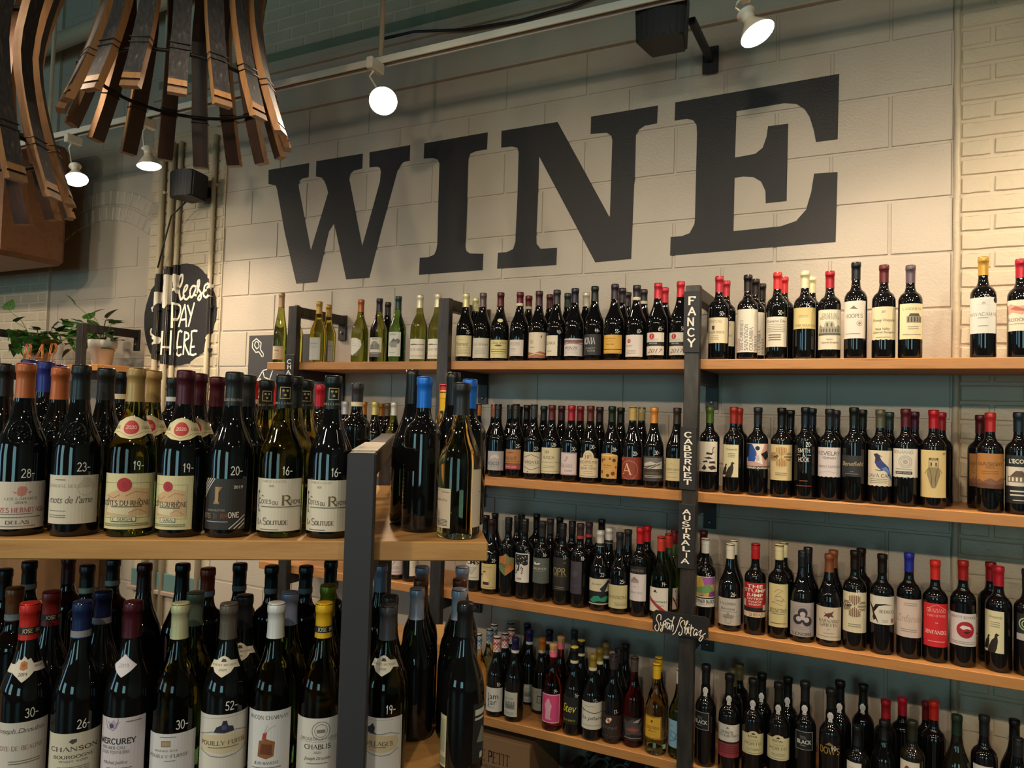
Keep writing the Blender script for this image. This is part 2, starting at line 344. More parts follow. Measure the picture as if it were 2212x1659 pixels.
BOTTLES=[
 (1, 0.4946, -0.2506, -0.25, 'R', 0.36, 'g', 'b08a6a', 24.7, [0.0205, 0.0873, 0.067, 'riesling'], 0, 0, '', 19.5),
 (1, 0.5431, -0.1944, 1, 'B', 0.305, 'y', 'c8a060', 43.1, 0, 0, 0, '', 0.0),
 (1, 0.7736, -0.285, 0, 'B', 0.299, 'y', 'c9a04a', 11.1, [0.0124, 0.1217, 0.0629, 'greyplain'], 0, 0, '', 30.3),
 (1, 0.7553, -0.195, 1, 'B', 0.297, 'y', 'c9a04a', 51.9, [0.0117, 0.1162, 0.0406, 'greyplain'], 0, 0, '', -11.2),
 (1, 1.0272, -0.285, 0, 'B', 0.298, 'g', 'a5622f', 6.3, [0.0315, 0.1148, 0.0605, 'oddoval'], 0, 0, '', 32.1),
 (1, 1.1347, -0.285, 0, 'B', 0.298, 'g', '2a2030', 10.6, [0.0235, 0.1143, 0.0683, 'treedraw'], 0, 0, '', 26.4),
 (1, 1.1166, -0.195, 1, 'B', 0.295, 'k', '2a2520', 36.4, 0, 0, 0, '', 0.0),
 (1, 1.241, -0.285, 0, 'B', 0.304, 'G', '1c3a35', 9.2, [0.0263, 0.1372, 0.0684, 'chatdraw'], 0, 0, '', 26.4),
 (1, 1.3597, -0.285, 0, 'B', 0.305, 'g', 'd8cfb0', 18.9, [0.0096, 0.1029, 0.0839, 'mfarer'], 0, 0, '', 15.1),
 (1, 1.4552, -0.285, 0, 'B', 0.305, 'g', 'd8cfb0', 15.6, [0.0089, 0.101, 0.0813, 'mfarer'], 0, 0, '', 17.0),
 (1, 1.6005, -0.285, 0, 'B', 0.3, 'k', 'd9d39c', 14.6, [0.0231, 0.1134, 0.0829, 'pommard'], '75-', 0, '', 15.8),
 (1, 1.5971, -0.195, 1, 'B', 0.294, 'k', 'd9d39c', 29.7, 0, 0, 0, '', 0.0),
 (1, 1.6854, -0.285, 0, 'B', 0.298, 'k', '5a4e4c', 15.8, [0.0153, 0.1005, 0.0864, 'legreve'], 0, 0, '', 13.3),
 (1, 1.7712, -0.285, 0, 'B', 0.296, 'k', '4a1520', 19.6, [0.0147, 0.0909, 0.0934, 'goldscript'], 0, 'oval', '', 8.2),
 (1, 1.8633, -0.285, 0, 'B', 0.293, 'k', '5a1420/d8cfb0', 2.2, [0.0222, 0.0896, 0.0716, 'elkcove'], 0, 0, '', 24.0),
 (1, 1.8612, -0.195, 1, 'B', 0.292, 'k', '5a1420/d8cfb0', 25.5, 0, 0, 0, '', 0.0),
 (1, 1.9518, -0.285, 0, 'B', 0.293, 'k', '3e2128', 12.6, [0.0069, 0.1188, 0.088, 'hills'], 0, 0, '', 12.1),
 (1, 1.9608, -0.195, 1, 'B', 0.293, 'k', '4a1c22', 23.9, 0, 0, 0, '', 0.0),
 (1, 2.0322, -0.285, 0, 'B', 0.294, 'k', '2a2b2b', -9.9, [0.0207, 0.1042, 0.0589, 'ipara'], '40-', 0, '', 33.2),
 (1, 2.0433, -0.195, 1, 'B', 0.294, 'k', '20302a', 22.5, 0, 0, 0, '', 0.0),
 (1, 2.112, -0.285, 0, 'B', 0.297, 'k', '1c1c2c', 14.4, [0.0199, 0.0896, 0.0943, 'ponzi'], 0, 0, '', 7.6),
 (1, 2.1259, -0.195, 1, 'B', 0.294, 'k', 'c9c2ae', 21.1, 0, 0, 0, '', 0.0),
 (1, 2.1971, -0.285, 0, 'B', 0.301, 'k', '14201c', 5.6, [0.0223, 0.1051, 0.0842, 'movia'], '44-', 0, '', 14.9),
 (1, 2.2812, -0.285, 0, 'B', 0.305, 'k', '2e2230', 6.5, [0.0275, 0.1009, 0.0875, 'gold'], '55-', 0, '', 12.4),
 (1, 2.2823, -0.195, 1, 'B', 0.304, 'k', '2a2028', 18.3, 0, 0, 0, '', 0.0),
 (1, 2.2759, -0.105, 2, 'B', 0.302, 'k', '2a2028', 17.9, 0, 0, 0, '', 0.0),
 (1, 2.3706, -0.285, 0, 'B', 0.296, 'k', '2c2a2e/d8cfb0', 0.1, [0.0143, 0.099, 0.0811, 'rose'], '60-', 0, '', 17.1),
 (1, 2.3722, -0.195, 1, 'B', 0.294, 'k', '2c2a2e/d8cfb0', 16.7, 0, 0, 0, '', 0.0),
 (1, 2.4554, -0.285, 0, 'B', 0.3, 'k', 'c02838', -2.2, [0.0198, 0.1061, 0.0801, 'innocent'], '65-', 0, '', 17.8),
 (1, 2.4576, -0.195, 1, 'B', 0.297, 'k', 'c02838', 15.1, 0, 0, 0, '', 0.0),
 (1, 2.5431, -0.285, 0, 'B', 0.301, 'k', 'c02838', -8.3, [0.0191, 0.1042, 0.074, 'innocent'], '50-', 0, '', 22.3),
 (1, 2.6868, -0.285, 0, 'X', 0.313, 'k', 'b52a3a', 5.1, [0.0622, 0.1562, 0.0891, 'grande'], '50-', 0, '', 6.0),
 (1, 2.6955, -0.195, 1, 'X', 0.311, 'k', 'b52a3a', 21.0, [0.0588, 0.1534, 0.0635, 'grande'], '50-', 0, '', -10.4),
 (1, 2.79, -0.285, 0, 'X', 0.312, 'k', '14100e', 9.1, [0.0272, 0.1832, 0.0967, 'vertical'], '50-', 0, '', 0.0),
 (1, 2.8029, -0.195, 1, 'X', 0.312, 'k', '14100e', 13.8, [0.0241, 0.1832, 0.0843, 'vertical'], 0, 0, '', -5.2),
 (1, 2.8136, -0.105, 2, 'X', 0.309, 'k', '14100e', 8.1, 0, 0, 0, '', 0.0),
 (1, 2.8925, -0.285, 0, 'X', 0.315, 'k', 'd03030', 0.1, [0.0456, 0.1524, 0.0879, 'eden'], '50-', 0, '', 7.0),
 (1, 2.9044, -0.195, 1, 'X', 0.314, 'k', 'c02a2c', 6.6, 0, 0, 0, '', 0.0),
 (1, 2.9848, -0.285, 0, 'X', 0.314, 'k', 'ddd6a8', 5.1, [0.1069, 0.1815, 0.0967, 'mountain'], '75-', 0, '', 0.0),
 (1, 2.9994, -0.195, 1, 'X', 0.31, 'k', 'ddd6a8', 4.7, 0, 0, 0, '', 0.0),
 (1, 3.0659, -0.285, 0, 'X', 0.309, 'k', 'a01828', 3.5, [0.0335, 0.1712, 0.0967, 'montelena'], 0, 0, '', 0.0),
 (1, 3.1481, -0.285, 0, 'X', 0.335, 'k', '101418', -8.0, [0.0699, 0.2004, 0.0843, 'hoopes'], '66-', 0, '', 9.8),
 (1, 3.2342, -0.285, 0, 'X', 0.32, 'k', '5a2224', -1.1, [0.0627, 0.1747, 0.0953, 'signature'], 0, 0, '', 1.2),
 (1, 3.3134, -0.285, 0, 'X', 0.314, 'k', '5e5058', 8.3, [0.0648, 0.1821, 0.0842, 'temple'], 0, 0, '', -9.9),
 (1, 3.5194, -0.285, 0, 'X', 0.328, 'k', 'b8903c', -6.3, [0.0789, 0.1956, 0.0961, 'mayacamas'], '50-', 0, '', 0.5),
 (1, 3.6198, -0.285, 0, 'X', 0.314, 'k', 'b02030', -17.1, [0.0845, 0.1815, 0.0797, 'roost'], 0, 0, '', 9.2),
 (2, 0.6565, -0.195, 1, 'B', 0.291, 'k', '6a5a58', 41.9, 0, 0, 0, '', 0.0),
 (2, 0.7641, -0.285, 0, 'B', 0.297, 'k', '5a2030', 41.6, 0, 0, 0, '', 0.0),
 (2, 0.9563, -0.285, 0, 'B', 0.3, 'k', 'c8c8cc', 39.3, 0, 0, 0, '', 0.0),
 (2, 0.9955, -0.195, 1, 'B', 0.301, 'k', 'c07828', 37.9, 0, 0, 0, '', 0.0),
 (2, 1.129, -0.285, 0, 'B', 0.302, 'k', 'd8c878', 37.1, 0, 0, 0, '', 0.0),
 (2, 1.0331, -0.105, 2, 'B', 0.295, 'k', 'a06820', 36.6, 0, 0, 0, '', 0.0),
 (2, 1.1352, -0.195, 1, 'B', 0.298, 'k', '6a5a40', 36.1, 0, 0, 0, '', 0.0),
 (2, 1.2367, -0.285, 0, 'B', 0.302, 'g', 'e0dcd0', 35.6, 0, 0, 0, '', 0.0),
 (2, 1.6578, -0.285, 0, 'B', 0.301, 'k', '4a1020', 29.5, 0, 0, 0, '', 0.0),
 (2, 1.6277, -0.195, 1, 'B', 0.305, 'k', 'b07040s', 28.8, 0, 0, 0, '', 0.0),
 (2, 1.7075, -0.195, 1, 'B', 0.302, 'k', '7a4a38s', 28.2, 0, 0, 0, '', 0.0),
 (2, 1.7751, -0.285, 0, 'B', 0.303, 'k', '16181as', 11.5, [0.027, 0.1068, 0.0825, 'roco'], 0, 0, '', 16.1),
 (2, 1.7873, -0.195, 1, 'B', 0.302, 'k', '16181as', 26.9, 0, 0, 0, '', 0.0),
 (2, 1.8593, -0.285, 0, 'B', 0.305, 'k', '26241fs', 6.2, [0.0362, 0.1181, 0.077, 'walnut'], '25-', 0, '', 20.1),
 (2, 1.7879, -0.105, 2, 'B', 0.298, 'k', '101010', 26.0, 0, 0, 0, '', 0.0),
 (2, 1.8671, -0.195, 1, 'B', 0.304, 'k', '101010', 25.5, 0, 0, 0, '', 0.0),
 (2, 1.943, -0.285, 0, 'B', 0.305, 'k', '30302es', 12.9, [0.0252, 0.1116, 0.0882, 'argyle'], '27-', 0, '', 12.0),
 (2, 1.947, -0.195, 1, 'B', 0.301, 'k', '1a2422', 24.1, 0, 0, 0, '', 0.0),
 (2, 2.0237, -0.285, 0, 'B', 0.305, 'k', '5a2426', 23.5, [0.0288, 0.1327, 0.1047, 'husch'], '28-', 0, '', 0.0),
 (2, 2.0283, -0.195, 1, 'B', 0.304, 'k', '3a1420', 22.8, 0, 0, 0, '', 0.0),
 (2, 2.1099, -0.285, 0, 'B', 0.305, 'k', 'a02030', 3.1, [0.0281, 0.1174, 0.0786, 'elkcove2'], '30-', 0, '', 18.9),
 (2, 2.1129, -0.195, 1, 'B', 0.304, 'k', '7a1c22', 21.3, 0, 0, 0, '', 0.0),
 (2, 2.1916, -0.285, 0, 'B', 0.305, 'k', '5a2a24', 11.9, [0.0233, 0.1299, 0.0928, 'hp'], '30-', 0, '', 8.6),
 (2, 2.1977, -0.195, 1, 'B', 0.303, 'k', '2e1c1c', 19.8, 0, 0, 0, '', 0.0),
 (2, 2.2815, -0.285, 0, 'B', 0.305, 'k', '12261a', 0.4, [0.0254, 0.1237, 0.0792, 'floral'], '28-', 0, '', 18.5),
 (2, 2.2876, -0.195, 1, 'B', 0.302, 'k', '12180e', 18.2, 0, 0, 0, '', 0.0),
 (2, 2.3658, -0.285, 0, 'B', 0.305, 'k', 'b89c58s', 16.4, [0.0274, 0.1124, 0.1034, 'letterA'], '20-', 0, '', 0.9),
 (2, 2.3741, -0.195, 1, 'B', 0.305, 'k', '8a7a48s', 16.7, 0, 0, 0, '', 0.0),
 (2, 2.4509, -0.285, 0, 'B', 0.305, 'k', 'd08838', 15.7, [0.0263, 0.12, 0.1047, 'vineyard'], '30-', 0, '', 0.0),
 (2, 2.5394, -0.285, 0, 'B', 0.305, 'k', '3a3028', -11.1, [0.033, 0.1166, 0.0701, 'lemelson'], 0, 0, '', 25.1),
 (2, 2.6611, -0.285, 0, 'X', 0.312, 'k', '5a7030', -1.6, [0.0746, 0.1891, 0.0798, 'inkmarks'], '17-', 0, '', 13.3),
 (2, 2.7478, -0.285, 0, 'X', 0.313, 'k', 'a03024', -13.7, [0.06, 0.1769, 0.0666, 'crows'], 0, 0, '', 23.6),
 (2, 2.7501, -0.195, 1, 'X', 0.31, 'k', 'a03024', 9.6, 0, 0, 0, '', 0.0),
 (2, 2.8322, -0.285, 0, 'X', 0.313, 'k', '26262c', 8.2, [0.0934, 0.1884, 0.0967, 'cubist'], 0, 0, '', 0.0),
 (2, 2.9132, -0.285, 0, 'X', 0.313, 'k', '101210', 6.6, [0.0597, 0.1849, 0.0967, 'camp'], 0, 0, '', 0.0),
 (2, 2.9326, -0.195, 1, 'X', 0.307, 'k', '101210', 6.0, 0, 0, 0, '', 0.0),
 (2, 2.992, -0.285, 0, 'X', 0.317, 'k', '141a24', -1.4, [0.042, 0.1845, 0.0536, 'smith'], '20-', 0, '', 6.4),
 (2, 3.0064, -0.195, 1, 'X', 0.315, 'k', '141a24', 4.6, 0, 0, 0, '', 0.0),
 (2, 3.0703, -0.285, 0, 'X', 0.313, 'k', '26262a', 0.5, [0.0802, 0.1818, 0.0931, 'revelry'], 0, 0, '', 2.9),
 (2, 3.0851, -0.195, 1, 'X', 0.31, 'k', '26262a', 3.0, 0, 0, 0, '', 0.0),
 (2, 3.1464, -0.285, 0, 'X', 0.32, 'k', '141c14', -7.0, [0.0874, 0.1578, 0.0855, 'bene'], 0, 0, '', 8.8),
 (2, 3.1704, -0.195, 1, 'X', 0.314, 'k', '141c14', 1.3, 0, 0, 0, '', 0.0),
 (2, 3.227, -0.285, 0, 'X', 0.314, 'k', '5e5c48', -1.2, [0.0599, 0.1788, 0.0951, 'lavacap'], 0, 0, '', 1.3),
 (2, 3.2543, -0.195, 1, 'X', 0.308, 'k', '2a3a34', -0.4, 0, 0, 0, '', 0.0),
 (2, 3.3022, -0.285, 0, 'X', 0.319, 'k', '5a1c24', -1.4, [0.0935, 0.1899, 0.0967, 'bonanno'], 0, 0, '', 0.0),
 (2, 3.3307, -0.195, 1, 'X', 0.311, 'k', '3a1424', -1.9, 0, 0, 0, '', 0.0),
 (2, 3.3828, -0.285, 0, 'X', 0.317, 'k', 'b81c24', -3.0, [0.0348, 0.1887, 0.0967, 'cicada'], 0, 0, '', 0.0),
 (2, 3.4101, -0.195, 1, 'X', 0.311, 'k', '8a1820', -3.5, 0, 0, 0, '', 0.0),
 (2, 3.5218, -0.195, 1, 'X', 0.305, 'k', '4a1418', -38.4, [0.0725, 0.1788, 0.0283, 'gunsight'], 0, 0, '', 32.7),
 (2, 3.5397, -0.285, 0, 'X', 0.312, 'k', 'c03030', -6.2, [0.0752, 0.1841, 0.0967, 'gunsight'], 0, 0, '', 0.0),
 (2, 3.6151, -0.285, 0, 'X', 0.315, 'k', '1e2c34', -6.1, [0.0336, 0.1817, 0.081, 'lecole'], 0, 0, '', -1.6),
 (3, 1.049, -0.285, 0, 'X', 0.3, 'k', '5a2020', 114.0, [0.0084, 0.0872, 0.0, 'plain'], 0, 0, '', -75.9),
 (3, 1.2807, -0.285, 0, 'X', 0.3, 'k', '3a1418', 24.5, [0.0216, 0.0971, 0.0835, 'elkcove2'], 0, 0, '', 10.4),
 (3, 1.3545, -0.285, 0, 'X', 0.3, 'k', '8a2020', 69.6, [0.0257, 0.1011, 0.0516, 'plain'], 0, 0, '', -35.4),
 (3, 1.6835, -0.285, 0, 'X', 0.318, 'k', '201818', 6.6, [0.0491, 0.1362, 0.068, 'cms'], 0, 0, '', 22.6),
 (3, 1.6829, -0.195, 1, 'B', 0.305, 'k', '141414', 28.3, 0, 0, 0, '', 0.0),
 (3, 1.6805, -0.105, 2, 'B', 0.305, 'k', '141414', 27.7, 0, 0, 0, '', 0.0),
 (3, 1.7603, -0.285, 0, 'B', 0.305, 'k', '2e2020', 7.3, [0.0223, 0.1257, 0.0763, 'lady'], '20-', 0, '', 20.6),
 (3, 1.8399, -0.285, 0, 'X', 0.319, 'k', '141414s', 10.8, [0.0861, 0.1778, 0.0767, 'shield'], 0, 0, '', 15.8),
 (3, 1.8369, -0.195, 1, 'X', 0.315, 'k', '141414s', 25.9, 0, 0, 0, '', 0.0),
 (3, 1.916, -0.285, 0, 'X', 0.32, 'k', '181818s', 4.4, [0.0684, 0.1858, 0.0701, 'rosedots'], '17-', 0, '', 20.9),
 (3, 1.812, -0.105, 2, 'X', 0.311, 'k', '181818s', 25.4, 0, 0, 0, '', 0.0),
 (3, 1.8858, -0.105, 2, 'X', 0.32, 'k', '101014', 24.7, 0, 0, 0, '', 0.0),
 (3, 1.9957, -0.285, 0, 'X', 0.319, 'k', '2e2e30', 13.2, [0.075, 0.1756, 0.083, 'grunner'], '16-', 0, '', 10.8),
 (3, 1.991, -0.195, 1, 'X', 0.318, 'k', '2e2e30', 23.4, 0, 0, 0, '', 0.0),
 (3, 2.0851, -0.285, 0, 'X', 0.317, 'k', '181818s', 11.7, [0.0574, 0.1873, 0.083, 'opr'], '17-', 0, '', 10.8),
 (3, 1.9951, -0.105, 2, 'X', 0.314, 'k', '101010', 22.7, 0, 0, 0, '', 0.0),
 (3, 2.1607, -0.285, 0, 'X', 0.325, 'k', '3a2c34/a03030', -10.5, [0.0542, 0.1799, 0.0565, 'purple'], '18-', 0, '', 31.6),
 (3, 2.0894, -0.195, 1, 'X', 0.316, 'k', '181818s', 21.7, 0, 0, 0, '', 0.0),
 (3, 2.1632, -0.195, 1, 'X', 0.319, 'k', '3a2c34/a03030', 20.5, 0, 0, 0, '', 0.0),
 (3, 2.245, -0.285, 0, 'B', 0.305, 'k', 'd8d4cc/222018', 14.1, [0.0265, 0.1264, 0.0973, 'squid'], '22-', 0, '', 5.4),
 (3, 2.1857, -0.105, 2, 'X', 0.323, 'k', '141418', 19.5, 0, 0, 0, '', 0.0),
 (3, 2.2496, -0.195, 1, 'B', 0.305, 'k', 'd8d4cc/222018', 18.9, 0, 0, 0, '', 0.0),
 (3, 2.3248, -0.285, 0, 'B', 0.305, 'k', '2a2a2c', 7.1, [0.0223, 0.11, 0.0894, 'ransom'], '25-', 0, '', 11.1),
 (3, 2.3293, -0.195, 1, 'B', 0.305, 'k', '2a2a2c', 17.5, 0, 0, 0, '', 0.0),
 (3, 2.4059, -0.285, 0, 'X', 0.332, 'k', 'c02028', 0.0, [0.0605, 0.1896, 0.0757, 'estate'], 0, 0, '', 16.5),
 (3, 2.4075, -0.195, 1, 'X', 0.327, 'k', 'c02028', 16.1, 0, 0, 0, '', 0.0),
 (3, 2.4885, -0.285, 0, 'B', 0.305, 'G', 'c03a30s', -0.3, [0.0319, 0.1212, 0.0836, 'footbolt'], '19-', 0, '', 15.3),
 (3, 2.4938, -0.195, 1, 'B', 0.305, 'G', 'b03028s', 65.2, [0.0237, 0.1044, 0.0347, 'footbolt'], 0, 0, '', -50.8),
 (3, 2.4923, -0.105, 2, 'B', 0.305, 'G', '8a2024s', 14.1, 0, 0, 0, '', 0.0),
 (3, 2.6083, -0.105, 2, 'X', 0.316, 'k', '4a1418', 11.9, 0, 0, 0, '', 0.0),
 (3, 2.6541, -0.285, 0, 'X', 0.315, 'k', 'e0ddd5s', 8.8, [0.0742, 0.1827, 0.0929, 'mother'], '15-', 0, '', 3.0),
 (3, 2.7434, -0.285, 0, 'B', 0.305, 'k', 'd8d2c0s', 10.0, [0.0222, 0.1174, 0.1047, 'yalumba'], '26-', 0, '', 0.0),
 (3, 2.7379, -0.195, 1, 'B', 0.305, 'k', 'd8d2c0s', 9.8, 0, 0, 0, '', 0.0),
 (3, 2.831, -0.285, 0, 'X', 0.314, 'k', 'b02024s', 8.3, [0.0629, 0.182, 0.0967, 'stump'], 0, 0, '', 0.0),
 (3, 2.9114, -0.285, 0, 'X', 0.32, 'k', 'd8cfa0s', 4.2, [0.0404, 0.1943, 0.0735, 'boomtown'], 0, 0, '', 2.4),
 (3, 2.9162, -0.195, 1, 'X', 0.315, 'k', 'd8cfa0s', 6.3, 0, 0, 0, '', 0.0),
 (3, 2.9882, -0.285, 0, 'B', 0.305, 'k', '14161as', 9.1, [0.0208, 0.136, 0.0992, 'knot'], 0, 0, '', -4.0),
 (3, 2.9984, -0.195, 1, 'B', 0.305, 'k', '14161as', 4.7, 0, 0, 0, '', 0.0),
 (3, 3.0741, -0.285, 0, 'B', 0.305, 'k', '8a5030', 3.3, [0.0224, 0.1323, 0.1047, 'barnard'], 0, 0, '', 0.0),
 (3, 3.0817, -0.195, 1, 'B', 0.305, 'k', '8a5030', 3.1, 0, 0, 0, '', 0.0),
 (3, 3.1542, -0.285, 0, 'X', 0.325, 'k', '1e120c', 1.7, [0.0596, 0.1918, 0.0967, 'camp2'], '19-', 0, '', 0.0),
 (3, 3.1709, -0.195, 1, 'X', 0.321, 'k', '1e120c', 1.3, 0, 0, 0, '', 0.0),
 (3, 3.2368, -0.285, 0, 'X', 0.322, 'k', '1c1410', -0.0, [0.0986, 0.1977, 0.0967, 'bedrock'], 0, 0, '', 0.0),
 (3, 3.3156, -0.285, 0, 'X', 0.335, 'k', '28309a', -1.6, [0.0688, 0.1914, 0.0967, 'zinscript'], 0, 0, '', 0.0),
 (3, 3.3902, -0.285, 0, 'X', 0.319, 'k', 'd83028', 4.4, [0.0509, 0.1875, 0.0853, 'redlabel'], 0, 0, '', -7.6),
 (3, 3.4677, -0.285, 0, 'X', 0.327, 'k', 'a02020', -4.0, [0.0662, 0.1676, 0.0958, 'redcircle'], 0, 0, '', -0.7),
 (3, 3.552, -0.195, 1, 'X', 0.317, 'k', '8a1a20', -6.3, 0, 0, 0, '', 0.0),
 (3, 3.5633, -0.285, 0, 'X', 0.32, 'k', 'b82030', -33.1, [0.0592, 0.187, 0.0631, 'crows'], 0, 0, '', 26.4),
 (3, 3.6383, -0.285, 0, 'X', 0.32, 'k', '202428', -14.0, [0.1081, 0.2282, 0.0528, 'greencircle'], 0, 0, '', 5.8),
 (4, 1.6995, -0.2625, -0.25, 'B', 0.302, 'c', '4a80b0q', 28.5, 0, 0, 0, '', 0.0),
 (4, 1.7125, -0.1838, 1, 'B', 0.305, 'c', '4a80b0q', 27.9, 0, 0, 0, '', 0.0),
 (4, 1.6926, -0.1065, 2, 'B', 0.303, 'c', '3a5a78q', 27.4, 0, 0, 0, '', 0.0),
 (4, 1.8082, -0.3, -0.3, 'B', 0.316, 'k', 'c83c3cq', 12.1, [0.0227, 0.1183, 0.0839, 'jamjar'], '10-', 0, '', 15.1),
 (4, 1.7949, -0.1973, 1, 'B', 0.303, 'k', 'b03434q', 26.6, 0, 0, 0, '', 0.0),
 (4, 1.785, -0.1181, 2, 'B', 0.299, 'k', 'b03434q', 26.2, 0, 0, 0, '', 0.0),
 (4, 1.7469, -0.048, 3, 'B', 0.306, 'k', '802828q', 26.2, 0, 0, 0, '', 0.0),
 (4, 1.8963, -0.305, -0.31, 'B', 0.326, 'k', '1c2050/d8d4c8', -2.3, [0.0221, 0.1185, 0.0659, 'castle'], 0, 0, '', 28.2),
 (4, 1.872, -0.1153, 2, 'B', 0.307, 'k', '1c2050/d8d4c8', 19.7, [0.004, 0.0876, 0.0401, 'castle'], 0, 0, '', 5.1),
 (4, 1.829, -0.048, 3, 'B', 0.313, 'k', '181c40', 24.9, 0, 0, 0, '', 0.0),
 (4, 1.96, -0.1774, -0.17, 'B', 0.303, 'k', 'd07820/c8c0b0', -13.0, [0.0148, 0.1052, 0.0541, 'boxmark'], 0, 0, '', 36.7),
 (4, 1.9582, -0.0976, 2, 'B', 0.318, 'k', '14182c/a8a498', 23.3, 0, 0, 0, '', 0.0),
 (4, 2.066, -0.305, -0.31, 'S', 0.328, 'r', 'f07090m', 8.6, [0.0323, 0.1436, 0.085, 'pinkfigure'], '19-', 0, '', 14.3),
 (4, 2.0522, -0.195, 1, 'S', 0.327, 'r', 'f07090m', 22.4, 0, 0, 0, '', 0.0),
 (4, 2.154, -0.3, -0.3, 'B', 0.328, 'k', '141414/d8cfa8', -2.0, [0.0437, 0.1475, 0.0724, 'stev'], '16-', 0, 'y', 23.3),
 (4, 2.1419, -0.195, 1, 'B', 0.325, 'k', '141414/d8cfa8', 20.8, 0, 0, 0, 'y', 0.0),
 (4, 2.0557, -0.055, 3, 'B', 0.321, 'k', '4a4c50', 21.4, 0, 0, 0, '', 0.0),
 (4, 2.2336, -0.305, -0.31, 'B', 0.316, 'k', 'a08838/d8d0b8', 19.9, [0.0435, 0.1454, 0.1047, 'pilare'], '17-', 0, '', 0.0),
 (4, 2.2217, -0.195, 1, 'B', 0.307, 'k', 'a08838/d8d0b8', 19.4, 0, 0, 0, '', 0.0),
 (4, 2.2169, -0.105, 2, 'B', 0.304, 'k', '7a6a38/c8c0b0', 18.9, 0, 0, 0, '', 0.0),
 (4, 2.3119, -0.2893, -0.29, 'B', 0.323, 'k', '3a3230s', 18.4, [0.0179, 0.1065, 0.1047, 'bourgeo'], '17-', 0, '', 0.0),
 (4, 2.3015, -0.195, 1, 'B', 0.319, 'k', '2a2428s', 18.0, 0, 0, 0, '', 0.0),
 (4, 2.3018, -0.105, 2, 'B', 0.316, 'k', '1a1a1a', 17.5, 0, 0, 0, '', 0.0),
 (4, 2.3925, -0.28, -0.28, 'B', 0.326, 'm', '4a4440s', 14.5, [0.0259, 0.1116, 0.1015, 'darkart'], 0, 0, '', 2.3),
 (4, 2.4854, -0.3, -0.3, 'B', 0.322, 'c', 'e0b428s', -7.1, [0.0592, 0.1412, 0.0721, 'yellowlab'], 0, 0, '', 22.2),
 (4, 2.464, -0.195, 1, 'B', 0.313, 'c', 'e0b428s', 15.0, 0, 0, 0, '', 0.0),
 (4, 2.5711, -0.29, -0.29, 'B', 0.316, 'G', 'c8d0c8s', -10.6, [0.0411, 0.1385, 0.0716, 'bluelab'], 0, 0, '', 24.0),
 (4, 2.6671, -0.3, -0.3, 'P', 0.348, 'k', '14161at', -16.4, [0.13, 0.1923, 0.0611, 'black'], 0, 'seal', '', 28.0),
 (4, 2.7518, -0.305, -0.31, 'P', 0.33, 'k', '1a1a1at', 9.9, [0.0551, 0.1689, 0.0967, 'dows'], '18-', 'seal', '', 0.0),
 (4, 2.7435, -0.195, 1, 'X', 0.318, 'k', '6a6440', 9.7, 0, 0, 0, '', 0.0),
 (4, 2.7533, -0.105, 2, 'X', 0.315, 'k', '6a6440', 9.2, 0, 0, 0, '', 0.0),
 (4, 2.8335, -0.305, -0.31, 'P', 0.33, 'k', '1a1c1at', 11.5, [0.0844, 0.1653, 0.0926, 'porto'], 0, 'seal', '', -3.3),
 (4, 2.8475, -0.195, 1, 'P', 0.319, 'k', '141616t', 7.7, 0, 0, 'seal', '', 0.0),
 (4, 2.9189, -0.305, -0.31, 'P', 0.332, 'k', '1a1c1at', 6.5, [0.0839, 0.1692, 0.0967, 'porto'], '20-', 'seal', '', 0.0),
 (4, 2.9367, -0.195, 1, 'P', 0.321, 'k', '141616t', 5.9, 0, 0, 'seal', '', 0.0),
 (4, 3.0029, -0.29, -0.29, 'P', 0.347, 'k', '14161at', 0.9, [0.1319, 0.1932, 0.0604, 'black'], 0, 'seal', '', 3.9),
 (4, 3.0857, -0.305, -0.31, 'P', 0.343, 'k', '1a1c1at', -2.2, [0.1403, 0.1803, 0.073, 'dowsgold'], '40-', 'seal', '', 5.3),
 (4, 3.1082, -0.195, 1, 'P', 0.34, 'k', '141616t', 2.5, 0, 0, 'seal', '', 0.0),
 (4, 3.1796, -0.105, 2, 'P', 0.314, 'k', '1a1c1at', 1.1, 0, 0, 'seal', '', 0.0),
 (4, 3.1673, -0.305, -0.31, 'P', 0.24, 'k', '14181a', -16.9, [0.0578, 0.1316, 0.0494, 'plain'], 0, 0, '', 18.4),
 (4, 3.2514, -0.1892, 1, 'X', 0.304, 'k', 'a01c24', -0.3, 0, 0, 0, '', 0.0),
 (4, 3.2465, -0.2658, -0.26, 'B', 0.26, 'k', '181818', -0.2, 0, 0, 0, '', 0.0),
 (4, 3.3033, -0.105, 2, 'X', 0.295, 'k', 'b02030', -1.6, 0, 0, 0, '', 0.0),
 (4, 3.3279, -0.305, -0.31, 'X', 0.29, 'd', '2a2c20', -17.9, [0.0971, 0.1831, 0.0638, 'redblot'], 0, 0, '', 16.0),
 (4, 3.3771, -0.105, 2, 'X', 0.295, 'k', '6a1c20', -2.5, 0, 0, 0, '', 0.0),
 (4, 3.394, -0.195, 1, 'X', 0.33, 'k', 'c82a20', -3.2, 0, 0, 0, '', 0.0),
 (4, 3.4525, -0.29, -0.29, 'B', 0.328, 'd', '1e2e20', -8.1, [0.1225, 0.1952, 0.0783, 'plain'], 0, 0, '', 3.6),
 (4, 3.5279, -0.27, -0.27, 'X', 0.335, 'k', '1c2024', -12.1, [0.1305, 0.1912, 0.0588, 'plain'], 0, 0, '', 6.1),
 (4, 3.6173, -0.195, 1, 'B', 0.315, 'k', '101214', -7.6, 0, 0, 0, '', 0.0),
 (4, 3.6132, -0.3, -0.3, 'B', 0.294, 'k', '1c2022s', -7.8, 0, 0, 0, '', 0.0),
